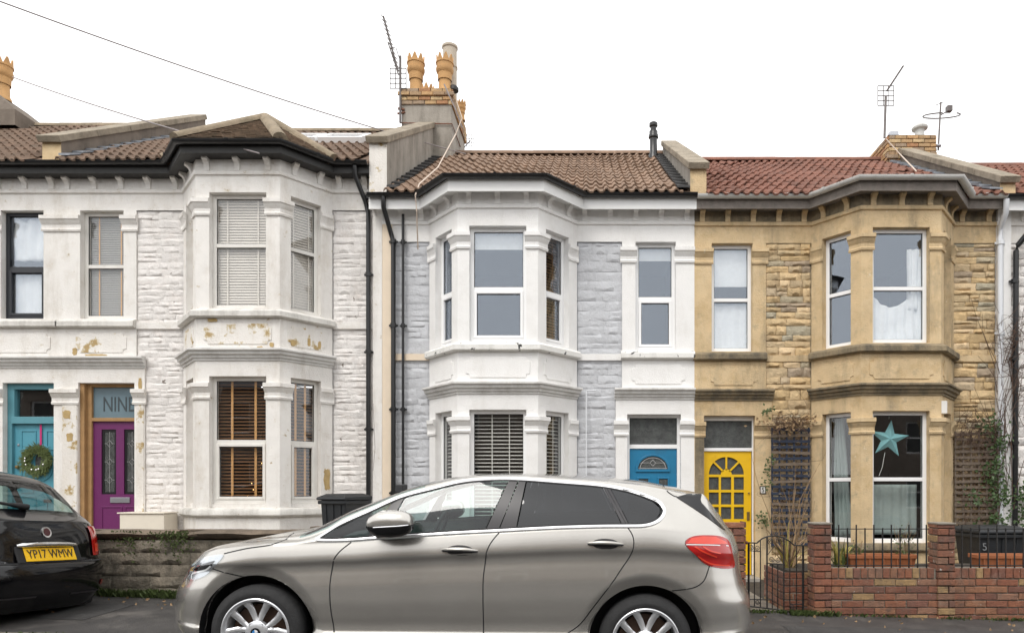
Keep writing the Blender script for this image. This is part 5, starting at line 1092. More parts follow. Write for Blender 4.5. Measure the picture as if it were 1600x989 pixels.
# weeds at the foot of the walls, moss on the block wall
def weeds(label, x0, x1, y, n, rnd, hgt=(.03, .10), cl=8):
    r = plant('weeds', label, ((x0 + x1) / 2, y, zpave((x0 + x1) / 2, y)), 'weeds'); q = MB(); cs = [rnd.uniform(x0, x1) for _ in range(cl)]
    for k in range(n):
        x = min(x1, max(x0, rnd.gauss(rnd.choice(cs), .09))); yy = y - abs(rnd.gauss(0, .035)); z = zpave(x, yy); a = rnd.uniform(0, 6.28); hh = rnd.uniform(*hgt); e = Vector((math.cos(a) * hh * .7, -abs(math.sin(a)) * hh * .5, hh)); s = Vector((-math.sin(a), math.cos(a), 0)) * rnd.uniform(.005, .014); p = Vector((x, yy, z))
        q.add([p - s * .4, p + s * .4, p + e * .6 + s, p + e, p + e * .6 - s], [(0, 1, 2, 3, 4)])
    o = q.build('leaves', M['leaf'], r, fix=False); o['kind'] = 'stuff'; return r
weeds('low green weeds growing along the foot of the block wall', -5.15, -3.6, YW, 1500, rnd, cl=16); weeds('green weeds at the foot of the brick pier beside the gate', 2.15, 2.62, YW - .02, 420, rnd, (.02, .07), 5); weeds('thin moss and weeds along foot of the brick wall', 2.7, 5.2, YW, 500, rnd, (.01, .04), 14); weeds('dead leaves and weeds below the gate', 1.7, 2.1, YW + .05, 160, rnd, (.02, .05), 4)
weeds('tufts of grass in the gutter behind the black car', -5.6, -3.9, 5.58, 260, rnd, (.02, .06), 9)
r = plant('wall_moss', 'ferny green moss hanging from the coping of the block wall', (-4.3, YW, .75), 'moss'); q = MB(); leaves(q, 420, lambda: Vector((rnd.choice((rnd.gauss(-4.35, .12), rnd.gauss(-4.2, .07), rnd.gauss(-4.75, .1))), YW - rnd.uniform(.0, .03), EYE - (829 - 765) / 150 - abs(rnd.gauss(.03, .11)))), rnd, (.015, .035)); q.build('fronds', M['moss'], r)['kind'] = 'stuff'
fl_ = MB(); leaves(fl_, 130, lambda: (lambda x, y: Vector((x, y, zpave(x, y) + .008)))(rnd.uniform(-5.4, 5.5), YW - abs(rnd.gauss(.05, .35))), rnd, (.02, .045)); fo = fl_.build('fallen_leaves', M['straw'], None); tag(fo, 'scattered dead leaves on the pavement along the walls', 'leaves', kind='stuff')
# ------------------------------------------------------------------ aerials and wires
def yagi(name, label, mast, boom, refl, n, el=.16, double=None):
    r = empty(name, mast[0], label, 'aerial', 'television aerials'); q = MB(); q.tube(mast, .024, 6); q.build('mast', M['aerial'], r); a, b = Vector(boom[0]), Vector(boom[1]); q = MB(); q.tube([a, b], .021, 6); bo = q.build('boom', M['aerial'], r); q = MB(); d = (b - a)
    for k in range(n): p = a + d * (k + .5) / n; q.tube([p + Vector((-.02, -el, -.02)), p + Vector((.02, el, .02))], .009, 4)
    q.build('directors', M['aerial'], r)['kind'] = 'stuff'
    c = Vector(refl); q = MB(); w, hh = .16, .2
    for k in range(5): t = -1 + k / 2; q.tube([c + Vector((-w, 0, t * hh)), c + Vector((w, 0, t * hh))], .009, 4)
    for s in (-1, -.3, .3, 1): q.tube([c + Vector((s * w, 0, -hh)), c + Vector((s * w, 0, hh))], .009, 4)
    q.build('reflector', M['aerial'], r); return r
d = 14.1
a1 = yagi('television_aerial', 'tall angled television aerial lashed to the left of the middle chimney', [P(625.5, 192, d), P(625.5, 88, d)], (P(599, 26, d), P(622, 112, d)), P(622, 123, d), 12)
q = MB(); q.tube([P(606, 66, d - .1), P(623, 118, d - .1)], .012, 5); q.tube([P(613, 74, d), P(619, 76, d), P(624, 92, d)], .008, 5); q.build('second_boom', M['aerial'], a1); q = MB(); q.tube([P(622, 170, d), P(632, 172, d + .05)], .025, 6); q.tube([P(621, 178, d), P(633, 176, d + .05)], .02, 6); q.build('bracket', M['rust'], a1)
yagi('television_aerial', 'thin angled television aerial at left of the right hand chimney', [P(1382, 216, 14.2), P(1384, 150, 14.2)], (P(1411, 104, 14.2), P(1386, 142, 14.2)), P(1384, 150, 14.2), 12, .1)
r = empty('radio_aerial', P(1467, 232, 14.3), 'looped radio aerial on a short mast at right of the right hand chimney', 'aerial'); q = MB(); q.tube([P(1466, 235, 14.3), P(1470, 160, 14.3)], .017, 6); q.build('mast', M['aerial'], r); q = MB(); cc = P(1471, 181, 14.3); pts = []
for k in range(30): a = R(-60 + 310 * k / 29); pts.append(cc + Vector((math.cos(a) * .35, math.sin(a) * .30, math.sin(a) * .10)))
q.tube(pts, .014, 5); q.tube([P(1470, 180, 14.3), P(1485, 172, 14.3)], .014, 5); q.tube([P(1462, 165, 14.3), P(1474, 160, 14.3)], .008, 5); q.build('loop', M['aerial'], r); q = MB(); q.box(*[v for v in (P(1482, 170, 14.3).x - .04, P(1482, 170, 14.3).x + .06, 14.25, 14.35, P(1482, 172, 14.3).z - .04, P(1482, 172, 14.3).z + .07)]); q.build('terminal_box', M['aerial'], r); q = MB(); q.tube([P(1463, 228, 14.25), P(1470, 228, 14.25)], .03, 6); q.build('clamp', M['steel'], r)
q = MB(); c = P(735, 220, 15.0); [q.tube([c + Vector((-.08 + .16 * k / 3, 0, -.12)), c + Vector((-.08 + .16 * k / 3, 0, .12))], .005, 4) for k in range(4)]; [q.tube([c + Vector((-.08, 0, -.12 + .24 * k / 3)), c + Vector((.08, 0, -.12 + .24 * k / 3))], .005, 4) for k in range(4)]; q.tube([c, c + Vector((-.15, .1, -.1))], .01, 5); o = q.build('grid_aerial', M['aerial'], None); tag(o, 'small wire grid aerial on the right of the middle chimney', 'aerial')
def wire(label, pts, r_=.008, mat='cable', name='overhead_wire', sag=.0, n=24):
    q = MB(); P0, P1 = Vector(pts[0]), Vector(pts[-1])
    if len(pts) == 2: pts = [P0 + (P1 - P0) * k / n - Vector((0, 0, sag * 4 * (k / n) * (1 - k / n))) for k in range(n + 1)]
    q.tube(pts, r_, 5); o = q.build(name, M[mat], None); return tag(o, label, 'wire')
wire('long overhead wire running down from top left to the middle chimney', [P(-40, -12, 9.0), P(728, 241, 14.0)], .010, sag=.10); wire('short overhead wire from left chimney pot down to the flaking bay gutter', [P(20, 121, 14.3), P(405, 240, 9.95)], .011, sag=.05)
wire('cream cable hanging from middle chimney over tiles and past the gutter', [P(714, 160, 14.1), P(722, 185, 14.05), P(712, 210, 14.0), P(700, 232, 13.3), P(684, 262, 11.9), P(655, 288, 10.75), P(649, 305, 10.6), P(651, 330, 10.62), P(653, 390, 10.93)], .011, 'cable_cream', 'roof_cable'); wire('black cable looping down the front of the middle chimney', [P(694, 132, 14.0), P(702, 150, 13.98), P(712, 172, 14.0), P(722, 200, 14.1)], .014, 'cable', 'roof_cable')
wire('cream cable slanting down from the right hand chimney over the red tiles', [P(1384, 217, 14.2), P(1405, 240, 14.1), P(1432, 268, 11.8)], .011, 'cable_cream', 'roof_cable')
wire('thin brown stray wire against the wall beside the blue bin', [P(583, 630, 10.9), P(586, 700, 10.9), P(583, 735, 10.9)], .004, 'cable', 'stray_wire'); bpy.data.objects[-1 if False else 'stray_wire']['label'] = 'thin brown wire hanging beside the black downpipe of the flaking house'
# ------------------------------------------------------------------ houses across the street, seen only in reflections
M['wall_opp'] = mk('dark_stone_wall', (.27, .225, .19), .9, .2, 3, .5, 20); M['roof_opp'] = mk('dark_slate', (.075, .07, .075), .7, .2, 4)
for k, (x, lb) in enumerate([(-36.3 + 6.6 * i, n_) for i, n_ in enumerate(('first', 'second', 'third', 'fourth', 'fifth', 'sixth', 'seventh', 'eighth', 'ninth', 'tenth', 'eleventh', 'twelfth'))]):
    r = empty('terrace_house', (x, -10, zroad(x)), 'dark stone house across the street, %s in the reflected row counted from the left' % lb, 'house', 'houses across the street'); q = MB(); z0 = zroad(x) - .2; y = -10.0; holes = [(x - 2.3, x - 1.3, z0 + 1.2, z0 + 2.6), (x - 2.3, x - 1.3, z0 + 3.6, z0 + 5.0), (x + .9, x + 1.8, z0 + 3.6, z0 + 5.0), (x + .9, x + 1.8, z0 + .2, z0 + 2.4)]
    wall_holes(q, lambda u, z, d: (u, y - d, z), x - 3.3, x + 3.3, z0, z0 + 5.6, holes, .2); q.quad((x - 3.3, y, z0), (x - 3.3, y - 7, z0), (x - 3.3, y - 7, z0 + 5.6), (x - 3.3, y, z0 + 5.6)); q.quad((x + 3.3, y, z0), (x + 3.3, y - 7, z0), (x + 3.3, y - 7, z0 + 5.6), (x + 3.3, y, z0 + 5.6)); q.build('wall', M['wall_opp'], r)
    q = MB(); q.hexa([(x - 3.3, y + .2, z0 + 5.5), (x + 3.3, y + .2, z0 + 5.5), (x + 3.3, y - 3.5, z0 + 7.6), (x - 3.3, y - 3.5, z0 + 7.6), (x - 3.3, y + .2, z0 + 5.6), (x + 3.3, y + .2, z0 + 5.6), (x + 3.3, y - 3.5, z0 + 7.7), (x - 3.3, y - 3.5, z0 + 7.7)]); q.hexa([(x - 3.3, y - 3.5, z0 + 7.6), (x + 3.3, y - 3.5, z0 + 7.6), (x + 3.3, y - 7.2, z0 + 5.5), (x - 3.3, y - 7.2, z0 + 5.5), (x - 3.3, y - 3.5, z0 + 7.7), (x + 3.3, y - 3.5, z0 + 7.7), (x + 3.3, y - 7.2, z0 + 5.6), (x - 3.3, y - 7.2, z0 + 5.6)]); q.build('roof', M['roof_opp'], r)
    for i, (a, b, c, d) in enumerate(holes):
        q = MB(); fo = lambda u, z, dd: (u, y - dd, z)
        for t in ((a, a + .07, c, d), (b - .07, b, c, d), (a + .07, b - .07, c, c + .07), (a + .07, b - .07, d - .07, d), (a + .07, b - .07, (c + d) / 2 - .03, (c + d) / 2 + .03)): q.fbox(fo, *t, .1, .18)
        w_ = q.build('door' if i == 3 else 'window', M['upvc'], r); q = MB(); q.fbox(fo, a + .07, b - .07, c + .07, d - .07, .15, .16); q.build('pane', M['glass_obs'], w_)
# ------------------------------------------------------------------ cars
def lerp_tab(tab, x):
    if x <= tab[0][0]: return tab[0][1]
    for (a, b), (c, d) in zip(tab, tab[1:]):
        if x <= c:
            return b + (d - b) * (x - a) / (c - a)
    return tab[-1][1]
def smooth_tab(tab):
    """monotone-ish cubic (Catmull-Rom) interpolation of a table"""
    xs = [t[0] for t in tab]; ys = [t[1] for t in tab]; n = len(xs); m = []
    for i in range(n):
        if i == 0: m.append((ys[1] - ys[0]) / (xs[1] - xs[0]))
        elif i == n - 1: m.append((ys[-1] - ys[-2]) / (xs[-1] - xs[-2]))
        else:
            a = (ys[i] - ys[i - 1]) / (xs[i] - xs[i - 1]); b = (ys[i + 1] - ys[i]) / (xs[i + 1] - xs[i]); m.append(0 if a * b <= 0 else 2 * a * b / (a + b))
    def f(x):
        if x <= xs[0]: return ys[0]
        if x >= xs[-1]: return ys[-1]
        for i in range(n - 1):
            if x <= xs[i + 1]:
                h = xs[i + 1] - xs[i]; t = (x - xs[i]) / h; t2 = t * t; t3 = t2 * t
                return (2 * t3 - 3 * t2 + 1) * ys[i] + (t3 - 2 * t2 + t) * h * m[i] + (-2 * t3 + 3 * t2) * ys[i + 1] + (t3 - t2) * h * m[i + 1]
    return f
def inside_poly(p, poly):
    x, z = p; c = False; n = len(poly)
    for i in range(n):
        a, b = poly[i], poly[(i + 1) % n]
        if (a[1] > z) != (b[1] > z) and x < (b[0] - a[0]) * (z - a[1]) / (b[1] - a[1]) + a[0]: c = not c
    return c
def near_poly(p, poly):
    best = None; bd = 1e9; q = Vector(p)
    for i in range(len(poly)):
        a, b = Vector(poly[i]), Vector(poly[(i + 1) % len(poly)]); d = b - a; t = max(0, min(1, (q - a).dot(d) / max(1e-12, d.dot(d)))); r = a + d * t; l = (r - q).length
        if l < bd: bd = l; best = r
    return best
def spline(pts, n=8, closed=False):
    P_ = [Vector(p) for p in pts]; out = []; k = len(P_); rng = range(k if closed else k - 1)
    for i in rng:
        p0 = P_[(i - 1) % k] if closed or i > 0 else P_[0]; p1 = P_[i]; p2 = P_[(i + 1) % k]; p3 = P_[(i + 2) % k] if closed or i + 2 < k else P_[-1]
        for j in range(n):
            t = j / n; out.append(((2 * p1) + (p2 - p0) * t + (2 * p0 - 5 * p1 + 4 * p2 - p3) * t * t + (3 * p1 - p0 - 3 * p2 + p3) * t ** 3) * .5)
    if not closed: out.append(P_[-1])
    return [tuple(v) for v in out]
class Shell:
    def __init__(s, Xe, x0f, x0r, nf, nr, wmax, prof, xf, xr, zb, zsh, ysh, zc, yc, ztop, arches, Ra, lip=.075):
        s.__dict__.update(locals())
        s.profv = smooth_tab(prof); s.xfv = smooth_tab(xf); s.xrv = smooth_tab(xr)
    def T(s, X):
        if X < s.x0f: t = (s.x0f - X) / (s.Xe + s.x0f); return max(0., 1 - t ** s.nf) ** (1 / s.nf)
        if X > s.x0r: t = (X - s.x0r) / (s.Xe - s.x0r); return max(0., 1 - t ** s.nr) ** (1 / s.nr)
        return 1.
    def st(s, X, v):
        if X < s.x0f: return s.x0f + (X - s.x0f) * (s.xfv(v) + s.x0f * 0 - s.x0f) / (-s.Xe - s.x0f)
        if X > s.x0r: return s.x0r + (X - s.x0r) * (s.xrv(v) - s.x0r) / (s.Xe - s.x0r)
        return X
    def inv(s, x, v):
        if x < s.x0f: return s.x0f + (x - s.x0f) * (-s.Xe - s.x0f) / (s.xfv(v) - s.x0f)
        if x > s.x0r: return s.x0r + (x - s.x0r) * (s.Xe - s.x0r) / (s.xrv(v) - s.x0r)
        return x
    def plan(s, X): return s.wmax * (1 - .012 * (X / 1.3) ** 2) * s.T(X)
    def low(s, X, v):
        x = s.st(X, v); z = s.zb(X) + v * (s.zsh(X) - s.zb(X)); y = s.plan(X) * s.profv(v)
        for (ax, az) in s.arches:                  # chamfered wheel arch
            d = math.hypot(x - ax, z - az); k = (s.Ra + s.lip - d) / s.lip
            if k > 0: y -= .042 * min(1, k) * (y / s.wmax)
        return (x, -y, z)
    def up(s, X, w):
        """w 0..1 side glass, 1..2 roof"""
        x = s.st(X, 1.); zs = s.zsh(X); ys = s.plan(X) * s.profv(1.); t = s.T(X); zc = max(zs + .004, s.zc(X)); yc = min(ys * .985, s.yc(X) * min(1, t * 1.12)); zt = max(zc + .003, s.ztop(X))
        if w <= 1: y = ys + (yc - ys) * w + .02 * math.sin(math.pi * w) * t; z = zs + (zc - zs) * w; return (x, -y, z)
        a = (w - 1) * math.pi / 2; return (x, -yc * math.cos(a) ** .85 if a < math.pi / 2 - 1e-6 else 0., zc + (zt - zc) * math.sin(a) ** .9)
    def ys(s, x, z):
        """lateral position of the near side at (x, z)"""
        prev = None
        for k in range(0, 41):
            v = k / 40; X = s.inv(x, v)
            if abs(X) > s.Xe: X = math.copysign(s.Xe, X)
            p = s.low(X, v)
            if p[2] >= z and prev: t = (z - prev[2]) / max(1e-9, p[2] - prev[2]); return prev[1] + (p[1] - prev[1]) * t
            prev = p
        X = max(-s.Xe, min(s.Xe, s.inv(x, 1.)))
        for k in range(1, 31):
            p = s.up(X, k / 20)
            if p[2] >= z: t = (z - prev[2]) / max(1e-9, p[2] - prev[2]); return prev[1] + (p[1] - prev[1]) * min(1, max(0, t))
            prev = p
        return prev[1]
    def grid(s, Xs, rows):
        return [[(s.low(X, r) if r <= 1 else s.up(X, r - 1)) for r in rows] for X in Xs]
    def patch(s, poly, off=.004, res=.014, mirror=False, nmax=70):
        xs = [p[0] for p in poly]; zs = [p[1] for p in poly]; x0, x1, z0, z1 = min(xs), max(xs), min(zs), max(zs); nx = max(3, min(nmax, int((x1 - x0) / res))); nz = max(3, min(nmax, int((z1 - z0) / res))); pts = {}; cells = []
        ins = {}
        for i in range(nx + 1):
            for j in range(nz + 1): p = (x0 + (x1 - x0) * i / nx, z0 + (z1 - z0) * j / nz); pts[i, j] = p; ins[i, j] = inside_poly(p, poly)
        for i in range(nx):
            for j in range(nz):
                c = ((i, j), (i + 1, j), (i + 1, j + 1), (i, j + 1))
                if sum(ins[k] for k in c) >= 1 : cells.append(c)
        used = sorted(set(k for c in cells for k in c)); idx = {k: n for n, k in enumerate(used)}; vs = []
        for k in used:
            p = pts[k] if ins[k] else tuple(near_poly(pts[k], poly)); y = s.ys(p[0], p[1]) - off; vs.append((p[0], -y if mirror else y, p[1]))
        q = MB(); q.add(vs, [tuple(idx[k] for k in c) for c in cells]); return q
    def ribbon(s, pts, w, off=.003, th=.0, mirror=False, closed=False):
        vs = []; n = len(pts); k = 4
        for i, p in enumerate(pts):
            a = Vector(pts[(i - 1) % n] if closed or i > 0 else pts[0]); b = Vector(pts[(i + 1) % n] if closed or i < n - 1 else pts[-1]); t = (b - a)
            if t.length < 1e-9: t = Vector((1, 0))
            t.normalize(); nn = Vector((-t.y, t.x)); c = Vector(p)
            for j in range(k):
                o = -.5 + j / (k - 1); q_ = c + nn * w * o; y = s.ys(q_.x, q_.y) - off - (th if 0 < j < k - 1 else 0); vs.append((q_.x, -y if mirror else y, q_.y))
        q = MB(); fs = []
        for i in range(n if closed else n - 1):
            for j in range(k - 1): a, b = i * k + j, ((i + 1) % n) * k + j; fs.append((a, b, b + 1, a + 1))
        q.add(vs, fs); return q
def carve(q, polys, ylim=0.):
    """remove faces inside the (x,z) polygons on both sides of the shell and pull the cut edge onto the outline"""
    for poly in polys:
        x0, x1 = min(p[0] for p in poly) - .05, max(p[0] for p in poly) + .05; z0, z1 = min(p[1] for p in poly) - .05, max(p[1] for p in poly) + .05
        ins = {}
        for i, v in enumerate(q.v):
            if x0 < v[0] < x1 and z0 < v[2] < z1 and abs(v[1]) > .3: ins[i] = inside_poly((v[0], v[2]), poly)
        keep_f = []; keep_m = []
        for f, m in zip(q.f, q.m):
            if all(ins.get(i, False) for i in f): continue
            keep_f.append(f); keep_m.append(m)
        q.f, q.m = keep_f, keep_m; used = set(i for f in q.f for i in f)
        for i in used:
            if ins.get(i, False): r_ = near_poly((q.v[i][0], q.v[i][2]), poly); q.v[i] = (r_.x, q.v[i][1], r_.y)
def shell_mesh(s, Xs, rows, flip=False, skip=None):
    g = s.grid(Xs, rows); q = MB(); n, k = len(Xs), len(rows)
    for sgn in (1, -1):
        vs = [(p[0], p[1] * sgn, p[2]) for col in g for p in col]; fs = []
        for i in range(n - 1):
            for j in range(k - 1):
                if skip and skip((Xs[i] + Xs[i + 1]) / 2, (rows[j] + rows[j + 1]) / 2): continue
                a = i * k + j; f = (a, a + k, a + k + 1, a + 1); fs.append(f if sgn > 0 else f[::-1])
        q.add(vs, fs)
    return q
def weld(o, d=.0004):
    bm = bmesh.new(); bm.from_mesh(o.data); bmesh.ops.remove_doubles(bm, verts=bm.verts, dist=d); bmesh.ops.dissolve_degenerate(bm, dist=.0001, edges=bm.edges); bm.to_mesh(o.data); bm.free(); o.data.update()
def part(q, name, mat, parent, smooth=35, bevel=0, weldit=False, fix=True):
    o = q.build(name, mat, None, smooth=smooth, bevel=bevel, fix=fix); o.parent = parent; o.location = (0, 0, 0)
    if weldit: weld(o)
    return o
def wheel(parent, x, y, z, r, rimr, side, spokes, mats, name='wheel', w=.2):
    """side -1: outer face towards -y"""
    q = MB(); s = side; tw = w
    q.lathe([(rimr - .004, s * -.005), (rimr + .012, s * 0), (rimr + .03, s * .004), (r - .05, s * .002), (r - .02, s * -.012), (r - .004, s * -.035), (r, s * -.06), (r, s * -(tw - .05)), (r - .02, s * -(tw - .02)), (rimr, s * -tw)], (x, y, z), 56, 'y'); t = part(q, name, M['tyre'], parent, 40)
    q = MB(); q.lathe([(rimr + .001, s * .0), (rimr - .006, s * .004), (rimr - .018, s * -.002), (rimr - .026, s * -.02), (rimr - .03, s * -.06), (rimr - .045, s * -(tw - .02))], (x, y, z), 56, 'y'); part(q, 'rim', mats, t, 40)
    q = MB(); q.lathe([(0, s * -.085), (rimr * .78, s * -.085), (rimr * .78, s * -.11)], (x, y, z), 40, 'y'); part(q, 'brake_disc', M['disc'], t, 40)
    q = MB(); q.lathe([(.0, s * -.12), (rimr - .03, s * -.12)], (x, y, z), 40, 'y'); part(q, 'wheel_back', M['black_pvc'], t, 40)
    q = MB()
    for (a0, a1, w0, w1) in spokes:
        n = 8; vs = []
        for i in range(n + 1):
            tt = i / n; rr = .045 + (rimr - .015 - .045) * tt; a = a0 + (a1 - a0) * tt ** .8; ww = w0 + (w1 - w0) * tt; dp = s * (-.012 - .018 * math.sin(math.pi * min(1, tt * 1.1)) * 1.0 - .006 * (1 - tt))
            c = Vector((math.cos(a), math.sin(a))) * rr; tn = Vector((-math.sin(a), math.cos(a)))
            for (o, dd) in ((-1, s * -.04), (-.92, dp - s * .008), (-.35, dp), (.35, dp), (.92, dp - s * .008), (1, s * -.04)): p_ = c + tn * ww * o; vs.append((x + p_.x, y + dd, z + p_.y))
        fs = []
        for i in range(n):
            for j in range(5): a = i * 6 + j; fs.append((a, a + 1, a + 7, a + 6))
        q.add(vs, fs)
    q.lathe([(.0, s * -.006), (.036, s * -.008), (.066, s * -.014), (.078, s * -.022), (.08, s * -.05)], (x, y, z), 30, 'y'); part(q, 'spokes', mats, t, 45)
    return t
def paint(name, col, rough=.3, metal=.6):
    m, N, L, b = _m(name); b.inputs['Base Color'].default_value = rgb(col); b.inputs['Metallic'].default_value = metal; b.inputs['Roughness'].default_value = rough; b.inputs['Coat Weight'].default_value = 1.; b.inputs['Coat Roughness'].default_value = .03
    # faint road film and flake
    c = mixc(N, L, ramp(N, L, noise(N, L, 700, 2, .5), .3, .7), tuple(v * .93 for v in col), tuple(v * 1.07 for v in col)); c = mixc(N, L, ramp(N, L, noise(N, L, 3, 6, .6), .45, .75, 0, .12 if metal else .02), c, (.25, .23, .2)); L.new(c, b.inputs['Base Color']); return m
M['silver'] = paint('metallic_bronze_grey_paint', (.52, .50, .465), .27, .78); M['carblack'] = paint('gloss_black_paint', (.004, .004, .005), .12, .0); M['carblack'].node_tree.nodes['Principled BSDF'].inputs['Coat Weight'].default_value = .35; M['carblack'].node_tree.nodes['Principled BSDF'].inputs['Specular IOR Level'].default_value = .3
M['tyre'] = mk('tyre_rubber', (.022, .022, .023), .8, .25, 20, .3, 60); M['disc'] = mk('rusty_disc', (.09, .055, .04), .5, .3, 20, metal=.5); M['alloy'] = mk('silver_alloy', (.66, .67, .69), .3, .03, 6, metal=.65, coat=.5)
M['gloss_black'] = mk('gloss_black_trim', (.008, .008, .009), .12, .1, 5); M['trim'] = mk('black_rubber_trim', (.01, .01, .011), .7, .1, 5); M['trim_grey'] = mk('dark_pillar_trim', (.028, .026, .029), .35, .1, 5)
M['carglass'] = mk_glass('car_glass', (.60, .72, .70), 1.2, 1.5); M['cardark'] = mk_glass('privacy_glass', (.07, .075, .085), 1.5, 1.5); M['interior'] = mk('car_interior', (.03, .03, .032), .8, .2, 10); M['interior_l'] = mk('grey_headlining', (.14, .145, .14), .9, .1, 10)
M['red_lens'] = mk('red_lens', (.42, .006, .006), .12, .1, 10, coat=.6); M['red_bright'] = mk('bright_red_lens', (.75, .05, .02), .15, .1, 10, coat=.6); M['amber'] = mk('amber_lens', (.7, .3, .02), .2, .1, 10)
M['lamp_glass'] = mk_glass('lamp_glass', (.93, .95, .96), 1.6, 1.5); M['lamp_in'] = mk('lamp_reflector', (.62, .63, .65), .2, .15, 14, metal=.8); M['plate'] = mk('yellow_number_plate', (.86, .50, .0), .4, .02, 5); M['badge'] = mk('dark_red_badge', (.06, .012, .014), .3, .1, 5); M['blue_em'] = mk('emblem_blue', (.03, .20, .5), .3, .05, 5); M['white_em'] = mk('emblem_white', (.85, .85, .85), .3, .02, 5)

# ---- silver car
CARX, CARY, CARZ = (703.9 - CX) * 4.85 / F, 5.72, -.04
carR = Matrix.Translation((CARX, CARY, CARZ)) @ Matrix.Rotation(math.atan(.026), 4, 'Y') @ Matrix.Rotation(R(1.2), 4, 'X')
carI = carR.inverted()
def cl(px, py, yl=None):
    """photo pixel -> (x, z) in the car's frame on the plane y = yl (or on the leaning glass side)"""
    e = carI @ Vector((0, 0, EYE)); d = carI.to_3x3() @ Vector(((px - CX) / F, 1, (CY - py) / F)); y = -.865 if yl is None else yl
    for _ in range(4):
        t = (y - e.y) / d.y; p = e + d * t
        if yl is not None: break
        y = -(.868 - .40 * max(0, p.z - 1.0))
    return (p.x, p.z)
def cls(pts, yl=None): return [cl(a, b, yl) for a, b in pts]
def csf(pts):
    out = []
    for a, b in pts:                               # iterate onto the curved shell
        y = -.75
        for _ in range(14):
            x, z = cl(a, b, y); y = y * .6 + bmw.ys(max(-2.12, min(2.15, x)), z) * .4
        out.append(cl(a, b, y))
    return out
belt = cls([(490, 842), (513, 846.5), (547.5, 845.6), (600, 841.5), (660, 837.5), (720, 833.6), (779.5, 830.4), (830, 827.5), (880, 825), (940, 823.3), (982, 823), (1009, 822)])
rail = cls([(490, 839), (504, 830.7), (533, 813.4), (576, 794.8), (626.6, 773), (677, 759.5), (720, 749.5), (760, 745.5), (811, 745.2), (880, 750), (943, 755.4)])
zsh_ = smooth_tab([(-2.17, .80), (-2.0, .845), (-1.7, .905), (-1.35, .945), (-1.1, .958)] + [p for p in belt if p[0] > -.9] + [(1.6, 1.125), (1.9, 1.09), (2.17, 1.06)])
zc_ = smooth_tab([(-2.17, .81), (-2.0, .865), (-1.7, .93), (-1.35, .972), (-1.1, .985)] + [p for p in rail if p[0] > -.93] + cls([(1000, 761.5), (1042, 768), (1080, 776)], -.62) + [(1.80, 1.37), (1.90, 1.29), (2.03, 1.15), (2.17, 1.07)])
top_px = [(329, 867), (375, 849), (415, 836), (467, 829), (509, 819), (547.5, 799), (591, 782), (634, 766), (677, 751.6), (720, 743), (760, 739.5), (820, 738.6), (880, 741), (940, 744.6), (1000, 750), (1042, 756.6), (1096, 768)]
tt = [cl(a, b, -.35) for a, b in top_px]
ztop_ = smooth_tab([(-2.17, .815), (-2.02, .86)] + [p for p in tt if p[0] > -1.9] + [(1.90, tt[-1][1] - .09), (2.0, 1.24), (2.08, 1.13), (2.17, 1.075)])
yc_ = smooth_tab([(-2.17, .60), (-1.4, .72), (-1.0, .80), (-.6, .775), (-.2, .725), (.2, .69), (.8, .675), (1.3, .66), (1.7, .62), (2.17, .55)])
prof = [(0, .925), (.03, .945), (.10, .965), (.17, .984), (.19, .987), (.225, .968), (.27, .966), (.36, .980), (.50, .995), (.60, .995), (.70, .985), (.765, .977), (.80, .980), (.835, .997), (.845, 1.0), (.86, .999), (.93, .985), (1., .966)]
wfx, wfz = cl(398.7, 988, -.86); wrx, wrz = cl(1009, 1003.5, -.86); WR = .325
bmw = Shell(2.17, -1.22, 1.30, 2.5, 2.9, .905, prof, [(0, -2.15), (.12, -2.21), (.3, -2.235), (.5, -2.22), (.7, -2.165), (.85, -2.10), (1, -2.02)], [(0, 2.10), (.1, 2.16), (.25, 2.20), (.42, 2.19), (.58, 2.13), (.7, 2.105), (.85, 2.09), (1, 2.05)],
            lambda X: .19 + .05 * max(0, abs(X) - 1.5), zsh_, None, zc_, yc_, ztop_, [(wfx, wfz), (wrx, wrz)], .393)
car = empty('parked_car', (0, 0, 0), 'silver bronze hatchback parked side on in front of the houses', 'car'); car.matrix_world = carR
Xs = [-2.17 + .0006] ; X = -2.17
Xs = [-2.17, -2.168, -2.162, -2.15, -2.135] + [-2.115 + .015 * k for k in range(int(4.23 / .015) + 1)] + [2.135, 2.15, 2.162, 2.168, 2.17]
rows = [k / 58 for k in range(59)] + [1 + k / 12 for k in range(1, 13)] + [2 + k / 14 for k in range(1, 15)]
DLO = spline(cls([(490.5, 841), (504, 830.7), (533, 813.4), (576, 794.8), (626.6, 773), (677, 759.7), (720, 749.5), (760, 745.5), (811, 745.2), (880, 750), (943, 755.4), (988, 764.5), (1027, 779), (1038, 790), (1040, 799), (1034, 810), (1022, 818), (1005, 822.3), (982, 823), (940, 823.3), (880, 825), (830, 827.5), (779.5, 830.4), (720, 833.6), (660, 837.5), (600, 841.5), (547.5, 845.6), (513, 846.5), (497, 845)]), 5, True)
DLOc = [p for p in DLO]
ws = lambda X, r: r > 2.12 and -1.06 < X < -.28 and zc_(X) > zsh_(X) + .02
bl = lambda X, r: r > 2.15 and 1.80 < X < 2.08
q = shell_mesh(bmw, Xs, rows, skip=lambda X, r: ws(X, r) or bl(X, r))
circ = lambda cx_, cz_, r_: [(cx_ + r_ * math.cos(2 * math.pi * k / 64), cz_ + r_ * math.sin(2 * math.pi * k / 64)) for k in range(64)]
win_hole = [p for p in DLO]
